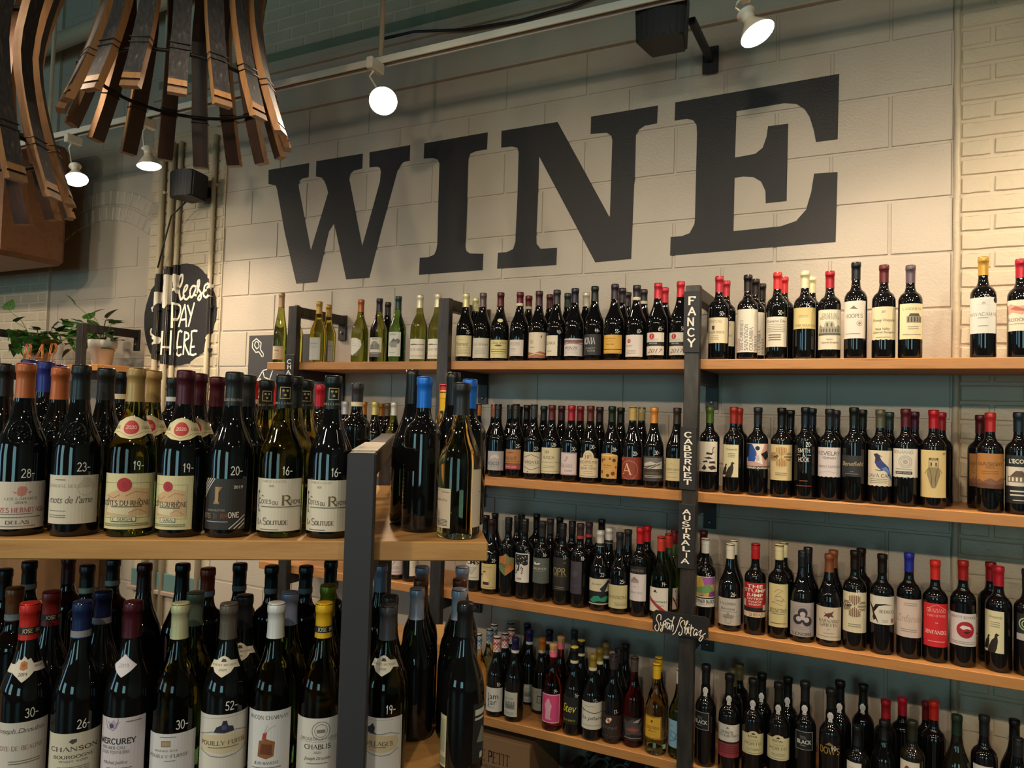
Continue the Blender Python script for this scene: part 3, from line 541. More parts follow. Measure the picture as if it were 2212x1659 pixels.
 (11, 1.7755, -2.2659, 0.155, 'B', 0.296, 'k', '262422', 61.1, 0, 0, 0, '', 0.0),
 (11, 1.8981, -2.2984, 0.06, 'B', 0.294, 'k', 'b8663a', 54.8, [0.0107, 0.0922, 0.0975, 'hermitage'], '28-', 'emboss', '', 5.2),
 (11, 1.8565, -2.212, 0.155, 'B', 0.293, 'k', 'b8663a', 58.0, 0, 0, 'emboss', '', 0.0),
 (11, 1.9738, -2.2481, 0.06, 'B', 0.294, 'k', '22262a', 47.6, [0.0225, 0.1048, 0.092, 'lame'], '23-', 'emboss', '', 9.2),
 (11, 1.9242, -2.1669, 0.155, 'B', 0.294, 'k', '2a2c2e', 55.4, 0, 0, 'emboss', '', 0.0),
 (11, 1.7683, -2.0245, 0.36, 'X', 0.296, 'k', '1c1e20/d8ccb0', 54.5, 0, 0, 0, '', 0.0),
 (11, 2.0499, -2.1973, 0.06, 'B', 0.293, 'g', 'b0905a', 49.8, [0.0144, 0.1094, 0.0995, 'guigal'], '19-', 'band', '', 3.7),
 (11, 1.9936, -2.1207, 0.155, 'B', 0.293, 'g', 'b0905a', 52.5, 0, 0, 'band', '', 0.0),
 (11, 1.6443, -1.7947, 0.62, 'X', 0.295, 'k', '1c2428/c8ccd0', 51.2, 0, 0, 0, '', 0.0),
 (11, 2.1201, -2.1506, 0.06, 'B', 0.291, 'k', '4a1824', 27.2, [0.0143, 0.1068, 0.0726, 'guigal'], '19-', 'band', '', 23.2),
 (11, 2.0634, -2.0742, 0.155, 'B', 0.29, 'k', '4a1824', 49.6, 0, 0, 'band', '', 0.0),
 (11, 1.7446, -2.1713, 0.26, 'X', 0.307, 'k', '28307a', 59.0, 0, 0, 0, '', 0.0),
 (11, 1.6099, -2.2021, 0.3, 'X', 0.315, 'k', '28307a', 61.0, 0, 0, 0, '', 0.0),
 (11, 1.6714, -2.1614, 0.3, 'X', 0.312, 'k', '28307a', 60.3, 0, 0, 0, '', 0.0),
 (11, 1.6524, -2.0901, 0.36, 'X', 0.307, 'k', '28307a', 58.4, 0, 0, 0, '', 0.0),
 (11, 2.0188, -1.9898, 0.25, 'B', 0.288, 'k', '4a1824', 48.3, 0, 0, 0, '', 0.0),
 (11, 2.1897, -2.1043, 0.06, 'B', 0.291, 'k', '2a2c2c', 30.1, [0.0151, 0.1032, 0.0812, 'selection'], '20-', 'foilcaps', '', 17.1),
 (11, 2.1391, -2.0238, 0.155, 'B', 0.29, 'k', '2a2c2c', 46.3, 0, 0, 0, '', 0.0),
 (11, 2.0929, -1.9284, 0.26, 'B', 0.285, 'g', '1c2222', 45.0, 0, 0, 'emblem', '', 0.0),
 (11, 1.8093, -1.6921, 0.62, 'X', 0.295, 'k', 'c82020/e0d4b8', 45.7, 0, 0, 0, '', 0.0),
 (11, 1.8237, -1.6198, 0.66, 'X', 0.295, 'k', 'c02028', 44.4, 0, 0, 0, '', 0.0),
 (11, 2.2633, -2.0553, 0.06, 'B', 0.289, 'g', '1a2022', 37.8, [0.0129, 0.1049, 0.0965, 'solitude'], '16-', 'emblem', '', 6.0),
 (11, 2.2057, -1.9671, 0.17, 'B', 0.29, 'g', '1a2022', 42.9, 0, 0, 0, '', 0.0),
 (11, 2.1694, -1.896, 0.24, 'B', 0.287, 'g', '1a2022', 42.2, 0, 0, 'emblem', '', 0.0),
 (11, 2.3353, -2.0073, 0.06, 'B', 0.29, 'k', '1a2424', 28.8, [0.0125, 0.1036, 0.0889, 'solitude'], '16-', 'emblem', '', 11.4),
 (11, 2.0351, -1.5585, 0.6, 'X', 0.296, 'k', '36363a/e0d4b8', 38.4, 0, 0, 0, '', 0.0),
 (11, 1.8248, -1.4582, 0.8, 'X', 0.295, 'd', 'b01c30', 41.1, 0, 0, 0, '', 0.0),
 (11, 2.3656, -1.7949, 0.22, 'B', 0.315, 'k', '14181ac', 34.3, 0, 0, 0, '', 0.0),
 (11, 2.4032, -1.6979, 0.27, 'B', 0.315, 'k', '14181ac', 31.0, 0, 0, 0, '', 0.0),
 (11, 2.4347, -1.857, 0.13, 'X', 0.297, 'k', '2070d8', -34.7, [0.004, 0.1729, 0.0101, 'spineprint'], 0, 0, '', 68.0),
 (11, 2.4685, -1.7384, 0.22, 'X', 0.299, 'k', '2070d8', 30.1, 0, 0, 0, '', 0.0),
 (11, 2.5315, -1.8767, 0.06, 'B', 0.285, 'c', '2c2c2e', -18.4, [0.0204, 0.0915, 0.0373, 'blanche'], 0, 0, '', 48.9),
 (11, 2.138, -1.3038, 0.75, 'B', 0.305, 'c', 'c02838s', 31.8, 0, 0, 0, '', 0.0),
 (11, 2.1822, -1.3703, 0.68, 'B', 0.285, 'c', 'e0b420s', 31.8, 0, 0, 0, '', 0.0),
 (12, 1.9205, -2.2835, 0.06, 'B', 0.302, 'k', 'd03028/181818', 50.6, [0.0082, 0.1132, 0.0931, 'beaune'], '30-', 'star', '', 8.4),
 (12, 1.9914, -2.2363, 0.06, 'B', 0.304, 'k', '1c2c58/8a8a90', 52.7, [0.004, 0.0934, 0.1, 'chanson'], '26-', 0, '', 3.4),
 (12, 2.0613, -2.1898, 0.06, 'B', 0.304, 'k', '4a1420', 36.8, [0.0126, 0.1181, 0.0824, 'mercurey'], 0, 'diamond', '', 16.2),
 (12, 2.1276, -2.1456, 0.06, 'B', 0.301, 'g', 'c4c49a', 40.0, [0.004, 0.0894, 0.0907, 'fuisse'], '30-', 0, '', 10.1),
 (12, 2.1963, -2.0999, 0.06, 'B', 0.3, 'k', '62584e', 46.9, [0.0158, 0.1197, 0.1047, 'pouilly'], '52-', 'badge', '', 0.0),
 (12, 2.2645, -2.0544, 0.06, 'B', 0.301, 'g', 'dededc', 32.8, [0.0141, 0.1243, 0.0859, 'macon'], 0, 0, '', 10.9),
 (12, 2.3345, -2.0079, 0.06, 'B', 0.301, 'g', 'e0b020/181818', 30.1, [0.004, 0.11, 0.0907, 'chablis'], 0, 0, '', 10.1),
 (12, 2.4296, -1.9446, 0.06, 'B', 0.296, 'g', '4c4c50', 28.0, [0.004, 0.1086, 0.0808, 'villages'], '19-', 'badge', '', 7.5),
 (12, 2.5469, -1.8664, 0.06, 'B', 0.3, 'k', '202022', -30.2, [0.0129, 0.1045, 0.022, 'backlabel'], 0, 0, '', 60.0),
 (12, 1.7644, -2.2193, 0.2, 'X', 0.295, 'k', '8a4a28/a8a8a8', 59.9, 0, 0, 0, '', 0.0),
 (12, 1.8653, -2.2121, 0.15, 'B', 0.3, 'k', '8a2024/181818', 57.9, 0, 0, 0, '', 0.0),
 (12, 1.94, -2.1624, 0.15, 'B', 0.301, 'k', '1c2450/8a8a90', 54.9, 0, 0, 0, '', 0.0),
 (12, 2.0771, -2.0711, 0.15, 'B', 0.298, 'g', '6a7a6a', 49.2, 0, 0, 0, '', 0.0),
 (12, 2.1523, -2.021, 0.15, 'B', 0.292, 'k', '2a2a30', 45.9, 0, 0, 'badge', '', 0.0),
 (12, 2.2234, -1.9769, 0.15, 'B', 0.299, 'g', '8e98b8', 42.6, 0, 0, 0, '', 0.0),
 (12, 2.2529, -1.9028, 0.19, 'B', 0.302, 'g', '8a8a20', 40.2, 0, 0, 0, '', 0.0),
 (12, 2.3834, -1.8738, 0.15, 'B', 0.292, 'g', '3a3a3e', 35.2, 0, 0, 0, '', 0.0),
 (12, 2.3925, -1.7945, 0.2, 'B', 0.292, 'k', 'b4b4c4', 33.6, 0, 0, 0, '', 0.0),
 (12, 2.466, -1.7521, 0.2, 'B', 0.292, 'k', 'b4b4c4', 30.2, 0, 0, 0, '', 0.0),
 (12, 2.352, -1.7199, 0.29, 'B', 0.292, 'k', '7a4a28', 33.2, 0, 0, 0, '', 0.0),
 (12, 2.4212, -1.6738, 0.29, 'B', 0.292, 'k', '6a3a28', 30.2, 0, 0, 0, '', 0.0),
 (12, 1.6104, -2.1536, 0.34, 'X', 0.3, 'k', '1c1c20', 60.5, 0, 0, 0, '', 0.0),
 (12, 1.5745, -2.0814, 0.42, 'X', 0.3, 'k', '1c1c20/a09a90', 59.2, 0, 0, 0, '', 0.0),
 (12, 1.586, -2.0016, 0.48, 'X', 0.3, 'k', '4a1c22', 57.0, 0, 0, 0, '', 0.0),
 (12, 1.7044, -2.0364, 0.4, 'X', 0.3, 'k', '14161a/a8a498', 55.6, 0, 0, 0, '', 0.0),
 (12, 1.6878, -1.9645, 0.44, 'X', 0.3, 'k', '14161a/a8a498', 54.7, 0, 0, 0, '', 0.0),
 (12, 1.7897, -1.962, 0.4, 'B', 0.3, 'k', '3c1418', 52.4, 0, 0, 0, '', 0.0),
 (12, 1.8562, -1.9179, 0.4, 'B', 0.3, 'k', '101214', 50.1, 0, 0, 0, '', 0.0),
 (12, 1.9355, -1.9185, 0.36, 'X', 0.3, 'k', '8a3420/9a98a0', 48.2, 0, 0, 0, '', 0.0),
 (12, 1.9543, -1.8472, 0.4, 'X', 0.3, 'k', '14161a/8a8a88', 46.5, 0, 0, 0, '', 0.0),
 (12, 2.0293, -1.8267, 0.38, 'X', 0.3, 'k', '14161a/8a8a88', 44.0, 0, 0, 0, '', 0.0),
 (12, 2.0906, -1.7858, 0.38, 'X', 0.3, 'k', '14161a/6a6a6a', 41.8, 0, 0, 0, '', 0.0),
 (12, 2.0965, -1.7098, 0.44, 'X', 0.3, 'k', '14161a', 39.9, 0, 0, 0, '', 0.0),
 (12, 2.2152, -1.6788, 0.4, 'B', 0.3, 'k', '8e98b0', 36.2, 0, 0, 0, '', 0.0),
 (12, 2.3038, -1.6439, 0.38, 'B', 0.3, 'k', '98a0b4', 33.1, 0, 0, 0, '', 0.0),
 (12, 2.3799, -1.5932, 0.38, 'B', 0.3, 'k', 'a8a8b8', 30.0, 0, 0, 0, '', 0.0),
]
CH1,CH2=[[1.008, -1.302, 2.561], [0.621, -1.858, 2.235]]
PAINT={"W":[[0.112,2.947],[0.411,2.948],[0.411,2.87],[0.365,2.867],[0.343,2.853],[0.34,2.831],[0.447,2.463],[0.552,2.769],[0.539,2.805],[0.523,2.834],[0.502,2.857],[0.462,2.867],[0.461,2.952],[0.777,2.952],[0.777,2.872],[0.721,2.868],[0.698,2.852],[0.694,2.824],[0.795,2.461],[0.894,2.788],[0.898,2.84],[0.892,2.861],[0.873,2.87],[0.823,2.872],[0.82,2.953],[1.077,2.956],[1.076,2.875],[1.04,2.873],[1.016,2.855],[1.003,2.832],[0.913,2.527],[0.849,2.289],[0.697,2.29],[0.616,2.552],[0.601,2.594],[0.569,2.556],[0.501,2.286],[0.353,2.285],[0.251,2.583],[0.183,2.827],[0.171,2.852],[0.116,2.865]],"I":[[1.161,2.953],[1.525,2.956],[1.523,2.873],[1.465,2.872],[1.432,2.864],[1.422,2.844],[1.422,2.628],[1.42,2.413],[1.421,2.404],[1.428,2.386],[1.447,2.374],[1.521,2.367],[1.52,2.288],[1.156,2.287],[1.157,2.373],[1.207,2.372],[1.242,2.383],[1.254,2.407],[1.258,2.435],[1.256,2.645],[1.255,2.838],[1.245,2.858],[1.218,2.871],[1.161,2.875]],"N":[[1.599,2.952],[1.889,2.951],[2.149,2.488],[2.152,2.488],[2.155,2.827],[2.15,2.849],[2.128,2.865],[2.052,2.871],[2.052,2.95],[2.358,2.951],[2.356,2.873],[2.302,2.871],[2.277,2.858],[2.263,2.835],[2.263,2.636],[2.26,2.615],[2.254,2.292],[2.089,2.288],[1.801,2.801],[1.801,2.632],[1.798,2.433],[1.8,2.394],[1.82,2.369],[1.903,2.367],[1.902,2.288],[1.597,2.29],[1.599,2.367],[1.646,2.366],[1.679,2.378],[1.69,2.412],[1.69,2.442],[1.694,2.643],[1.693,2.838],[1.686,2.858],[1.658,2.868],[1.6,2.871]],"E":[[2.433,2.952],[3.073,2.959],[3.07,2.702],[2.992,2.702],[2.984,2.748],[2.968,2.805],[2.948,2.842],[2.917,2.866],[2.872,2.876],[2.688,2.873],[2.685,2.681],[2.764,2.686],[2.793,2.707],[2.807,2.75],[2.812,2.792],[2.889,2.791],[2.887,2.48],[2.808,2.479],[2.806,2.529],[2.789,2.569],[2.759,2.591],[2.719,2.598],[2.685,2.597],[2.684,2.377],[2.866,2.381],[2.923,2.397],[2.959,2.438],[2.977,2.506],[2.987,2.578],[3.071,2.574],[3.067,2.302],[2.424,2.294],[2.425,2.374],[2.473,2.374],[2.505,2.384],[2.524,2.42],[2.526,2.441],[2.528,2.808],[2.525,2.841],[2.511,2.863],[2.485,2.873],[2.432,2.873]],"disc":[[-0.87,2.1127],[-0.8689,2.167],[-0.857,2.2167],[-0.8361,2.2701],[-0.8175,2.3109],[-0.7944,2.3306],[-0.7348,2.3744],[-0.7351,2.3937],[-0.6421,2.4255],[-0.654,2.4342],[-0.5747,2.443],[-0.5553,2.4533],[-0.5088,2.4527],[-0.4623,2.4444],[-0.4158,2.4293],[-0.3747,2.4027],[-0.3449,2.375],[-0.2835,2.3423],[-0.281,2.3029],[-0.2903,2.3005],[-0.266,2.2638],[-0.2498,2.2237],[-0.2452,2.1763],[-0.2464,2.1253],[-0.2547,2.0824],[-0.2685,2.0358],[-0.2932,1.9949],[-0.2859,1.9878],[-0.2895,1.97],[-0.2956,1.9349],[-0.3708,1.9033],[-0.4087,1.8799],[-0.458,1.8523],[-0.5146,1.8405],[-0.5841,1.8367],[-0.5898,1.8385],[-0.6555,1.8481],[-0.7605,1.8867],[-0.8018,1.9159],[-0.8262,1.9577],[-0.8523,2.0205],[-0.8648,2.0666]],"strokes":[[[-0.7965,2.1872],[-0.7417,2.2146],[-0.7265,2.2431],[-0.727,2.2775]],[[-0.6393,2.3613],[-0.6371,2.3169],[-0.6359,2.2558],[-0.6528,2.1943]],[[-0.6591,2.3715],[-0.6775,2.3713],[-0.5802,2.3752],[-0.5898,2.355],[-0.6405,2.3226],[-0.646,2.2737],[-0.6621,2.2047]],[[-0.5962,2.3652],[-0.6075,2.3206],[-0.6075,2.2797],[-0.5625,2.3108],[-0.5423,2.3459],[-0.5418,2.3825],[-0.5591,2.3794],[-0.5769,2.3397],[-0.5625,2.2702],[-0.5467,2.2366],[-0.5192,2.2597]],[[-0.5261,2.2762],[-0.5014,2.2952],[-0.4942,2.317],[-0.5114,2.3159],[-0.5266,2.2843],[-0.5213,2.2476],[-0.4974,2.2344],[-0.4673,2.2573]],[[-0.4193,2.3071],[-0.4481,2.3126],[-0.4692,2.2855],[-0.4639,2.2491],[-0.4442,2.2522],[-0.4214,2.2952],[-0.4335,2.2637],[-0.4159,2.2549]],[[-0.4113,2.2707],[-0.3969,2.31],[-0.3962,2.344],[-0.4098,2.3347],[-0.4046,2.2984],[-0.3802,2.2692],[-0.3756,2.2411],[-0.3887,2.2257],[-0.4005,2.2342],[-0.3876,2.2536],[-0.3444,2.2794]],[[-0.3529,2.2799],[-0.2878,2.291],[-0.2864,2.3125],[-0.3411,2.3151],[-0.3531,2.2838],[-0.3508,2.2479],[-0.3013,2.2312],[-0.2828,2.2441]],[[-0.5825,2.2049],[-0.5789,2.0656]],[[-0.5795,2.2028],[-0.5859,2.2119],[-0.5498,2.1962],[-0.5471,2.1556],[-0.5625,2.1239],[-0.5769,2.1102]],[[-0.5532,2.0728],[-0.5097,2.2027],[-0.4895,2.0711]],[[-0.5326,2.1126],[-0.4953,2.1155]],[[-0.4863,2.1977],[-0.4568,2.1404]],[[-0.43,2.2095],[-0.4696,2.0725]],[[-0.6361,2.0404],[-0.6386,1.904]],[[-0.5833,2.0432],[-0.5827,1.9034]],[[-0.6386,1.9467],[-0.5832,1.954]],[[-0.5249,2.0398],[-0.5538,2.0384],[-0.5595,1.9052],[-0.5217,1.9048]],[[-0.5565,1.9476],[-0.5247,1.9491]],[[-0.4988,2.0371],[-0.5044,1.9047]],[[-0.4988,2.0371],[-0.4695,2.0284],[-0.4648,2.0003],[-0.5006,1.9769],[-0.4557,1.9042]],[[-0.3966,2.0427],[-0.4417,2.0398],[-0.4384,1.9878],[-0.4443,1.9041],[-0.3963,1.9056]],[[-0.4358,1.9478],[-0.4132,1.9495]],[[-0.7971,2.0649],[-0.7978,2.0318],[-0.7231,1.9982],[-0.7239,1.9726]],[[-0.7605,2.0349],[-0.7095,1.9971],[-0.7357,1.9687]]],"cond":[[-0.718,-0.746],[-0.634,-0.663],[-0.548,-0.61],[-0.299,-0.295]],"ch":[[1.008,-1.302,2.561],[0.621,-1.858,2.235]]}
# ------------------------------------------------------------ bottles
def smooth_prof(pts, n=5):
    out = []
    for i in range(len(pts) - 1):
        p0 = pts[max(i - 1, 0)]; p1 = pts[i]; p2 = pts[i + 1]; p3 = pts[min(i + 2, len(pts) - 1)]
        for k in range(n):
            t = k / n
            out.append(tuple(.5 * ((2 * p1[j]) + (-p0[j] + p2[j]) * t + (2 * p0[j] - 5 * p1[j] + 4 * p2[j] - p3[j]) * t * t + (-p0[j] + 3 * p1[j] - 3 * p2[j] + p3[j]) * t ** 3) for j in (0, 1)))
    out.append(pts[-1]); return out
RAD = {'B': .0395, 'X': .0365, 'R': .034, 'P': .0365, 'S': .0395}
def body_profile(sh, H):
    R = RAD[sh]; n = .0138
    if sh in 'BS': up = [(R, .47 * H), (R * .93, .545 * H), (R * .72, .62 * H), (R * .50, .70 * H), (n * 1.08, .80 * H), (n, .88 * H)]
    elif sh == 'X': up = [(R, .60 * H), (R * .965, .645 * H), (R * .80, .685 * H), (R * .54, .715 * H), (n * 1.12, .75 * H), (n, .80 * H), (n, .88 * H)]
    elif sh == 'P': up = [(R, .54 * H), (R * .96, .60 * H), (R * .76, .65 * H), (R * .52, .685 * H), (n * 1.2, .72 * H), (n * 1.22, .77 * H), (n, .83 * H), (n, .88 * H)]
    else: up = [(R, .36 * H), (R * .93, .46 * H), (R * .72, .60 * H), (R * .5, .73 * H), (n, .84 * H), (n * .98, .9 * H)]
    base = [(0, .012), (.012, .010), (.024, .004), (R - .007, 0), (R - .002, .0025), (R, .009), (R, .3 * H if sh != 'R' else .2 * H)]
    top = [(n, .972 * H), (n + .0016, .975 * H), (n + .0016, .997 * H), (n - .001, H), (0, H)]
    return base + smooth_prof(up, 4) + top
def rad_fn(sh, H):
    pr = [(z, r) for r, z in body_profile(sh, H)[3:]]
    def f(z):
        if z is None: return RAD[sh]
        for (z0, r0), (z1, r1) in zip(pr, pr[1:]):
            if z0 <= z <= z1: return r0 + (r1 - r0) * (z - z0) / max(z1 - z0, 1e-6)
        return pr[-1][1] if z > .1 else RAD[sh]
    return f
MC = {}
def cached(key, fn):
    if key not in MC: MC[key] = fn()
    return MC[key]
def body_mesh(sh, H, g):
    def mk():
        bm = lathe(body_profile(sh, H), 32); me = mesh('bottle_body', bm); me.materials.append(glassmat(g)); return me
    return cached(('b', sh, round(H, 3), g), mk)
def foil_mesh(sh, H, cap):
    def mk():
        band = cap.split('/')[1] if '/' in cap else None; c0 = cap.split('/')[0]; fl = c0[6:]; f = rad_fn(sh, H); e = .0007
        L0 = .060 if 's' not in fl else .052
        z0 = H - L0 - (.014 if sh == 'R' else 0); mats = [foil(c0[:6], .0 if fl in ('s', 'm') else .25)]
        if 't' in fl:   # driven cork with a bar top under a shrink sleeve
            pr = [(f(z0) + e, z0), (f(z0 + .02) + e, z0 + .02), (.0148, H - .024), (.0148, H - .018), (.0172, H - .016), (.0172, H + .001), (.0155, H + .004), (0, H + .004)]
        elif 's' in fl:
            pr = [(f(z0) + e, z0), (.0150, z0 + .006), (.0150, H - .022)]
            for k in range(5): pr += [(.0150, H - .020 + k * .003), (.0157, H - .0190 + k * .003), (.0157, H - .0180 + k * .003)]
            pr += [(.0152, H - .003), (.0152, H + .0005), (.0140, H + .0018), (0, H + .0018)]
        elif 'q' in fl:
            pr = [(f(z0) + e, z0), (.0150, z0 + .005), (.0150, H - .001), (.0138, H + .0012), (0, H + .0012)]; mats = [foil('dcdcd8', 0)]
        elif 'c' in fl:
            pr = [(f(H - .07) + e, H - .07), (f(H - .03) + e, H - .03), (.0155, H - .012), (.0155, H + .0005), (.0135, H + .0012), (0, H + .0012)]
        elif 'm' in fl:
            pr = [(f(z0 + .012) + e, z0 + .012), (.0152, z0 + .018), (.0155, H - .026), (.0138, H - .022), (.0150, H - .016), (.0165, H - .004), (.0150, H + .002), (0, H + .004)]
            mats = [foil(c0[:6], .2), mat('cork', 'b88a5a', .8)]
        else:
            pr = [(f(z0) + .0009, z0), (f(z0 + .012) + e, z0 + .012), (.0146, H - .030), (.0146, H - .0175), (.0156, H - .0165), (.0160, H - .012), (.0158, H - .003), (.0146, H + .0006), (.010, H + .0012), (0, H + .0010)]
        if 'm' in fl: bm = lathe(pr, 24, ranges=lambda k: 0 if k < 2 else 1)
        else: bm = lathe(pr, 24)
        me = mesh('capsule', bm)
        for m in mats: me.materials.append(m)
        return me
    return cached(('f', sh, round(H, 3), cap), mk)
def wrap_mesh(key, elems, W, Hh, z0, sh, H, bg=None, outline=None, eps=.0005, radius=None):
    def mk():
        bm, pal = flat(elems, W, Hh, bg, outline); f = rad_fn(sh, H)
        for v in bm.verts: v.co.y += z0
        if radius: g = lambda z: radius
        else: g = lambda z: (f(z) if z is not None else f(z0 + Hh / 2))
        cut_wrap(bm, g, W / 2 + .002, dx=(.0055 if z0 < .5 * H else .004), eps=eps, dz=(.004 if (z0 > .5 * H and z0 < .75 * H) else 0))
        me = mesh('print', bm)
        for c in pal: me.materials.append(ink(c))
        return me
    return cached(key, mk)
# ------------------------------------------------------------ label designs (x, y run 0..1 over the label)
def rays(cx, cy, r0, r1, n, wd, c, k=1.0):
    return [ST([(cx + r0 * math.cos(a), cy + r0 * k * math.sin(a)), (cx + r1 * math.cos(a), cy + r1 * k * math.sin(a))], wd, c) for a in [2 * PI * i / n for i in range(n)]]
def camp(c, last):
    e = []
    for q in range(4):
        a0 = q * PI / 2
        for k in range(-3, 4):
            r0 = .12 + abs(k) * .035
            a = a0 + PI / 4 * 0
            ux, uy = math.cos(a0 + PI / 2 * 0), math.sin(a0)
            px, py = -uy, ux
            o = k * .055
            if q % 2 == 0 and abs(k) < 2: continue
            x0, y0 = .5 + ux * (abs(o) + .03) + px * o, .66 + (uy * (abs(o) + .03) + py * o) * .62
            L_ = math.sqrt(max(.42 ** 2 - o * o, .01)); x1, y1 = .5 + ux * L_ + px * o, .66 + (uy * L_ + py * o) * .62
            e.append(ST([(x0, y0), (x1, y1)], .03, c))
    e += [T('CAMP', .24, .66, .085, 'B', '2a2420', .34)] + LN(.76, .67, .34, 2, .03, '6a5a40')
    return e + LN(.5, .2, .4, 2, .05)
def crow(dx=0, dy=0, s=1, c='1c1814'):
    return PO([(dx + s * x, dy + s * y) for x, y in [(0, .02), (.1, .2), (.3, .42), (.45, .5), (.5, .62), (.58, .66), (.74, .6), (.62, .56), (.66, .4), (.6, .18), (.5, .02)]], c)
TOWN = [PO([(.12, .42), (.12, .6), (.2, .68), (.28, .6), (.34, .6), (.34, .7), (.42, .76), (.5, .68), (.66, .68), (.74, .74), (.82, .66), (.88, .66), (.88, .42)], '8c8878')] + [R(.16 + i * .11, .46, .2 + i * .11, .56, 'd8d0b8') for i in range(7)]
ROUND = [(.04, 0), (.96, 0), (1, .04), (1, .96), (.96, 1), (.04, 1), (0, .96), (0, .04)]
ARCH = [(0, 0), (1, 0), (1, .7), (.78, .72)] + [(.5 + .24 * math.cos(math.radians(a)), .76 + .24 * math.sin(math.radians(a))) for a in range(0, 181, 18)] + [(.22, .72), (0, .7)]
TORN = [(1, 1), (0, 1)] + [(i / 12, .0 + .025 * (i % 2)) for i in range(13)]
OVAL = [(.5 + .5 * math.cos(2 * PI * i / 24), .5 + .5 * math.sin(2 * PI * i / 24)) for i in range(24)]
HUMP = [(0, 0), (1, 0), (1, .86), (.7, .88), (.6, .97), (.5, 1), (.4, .97), (.3, .88), (0, .86)]
FRAME = lambda c, w=.012: [ST([(.04, .04), (.96, .04), (.96, .96), (.04, .96), (.04, .04)], w, c)]
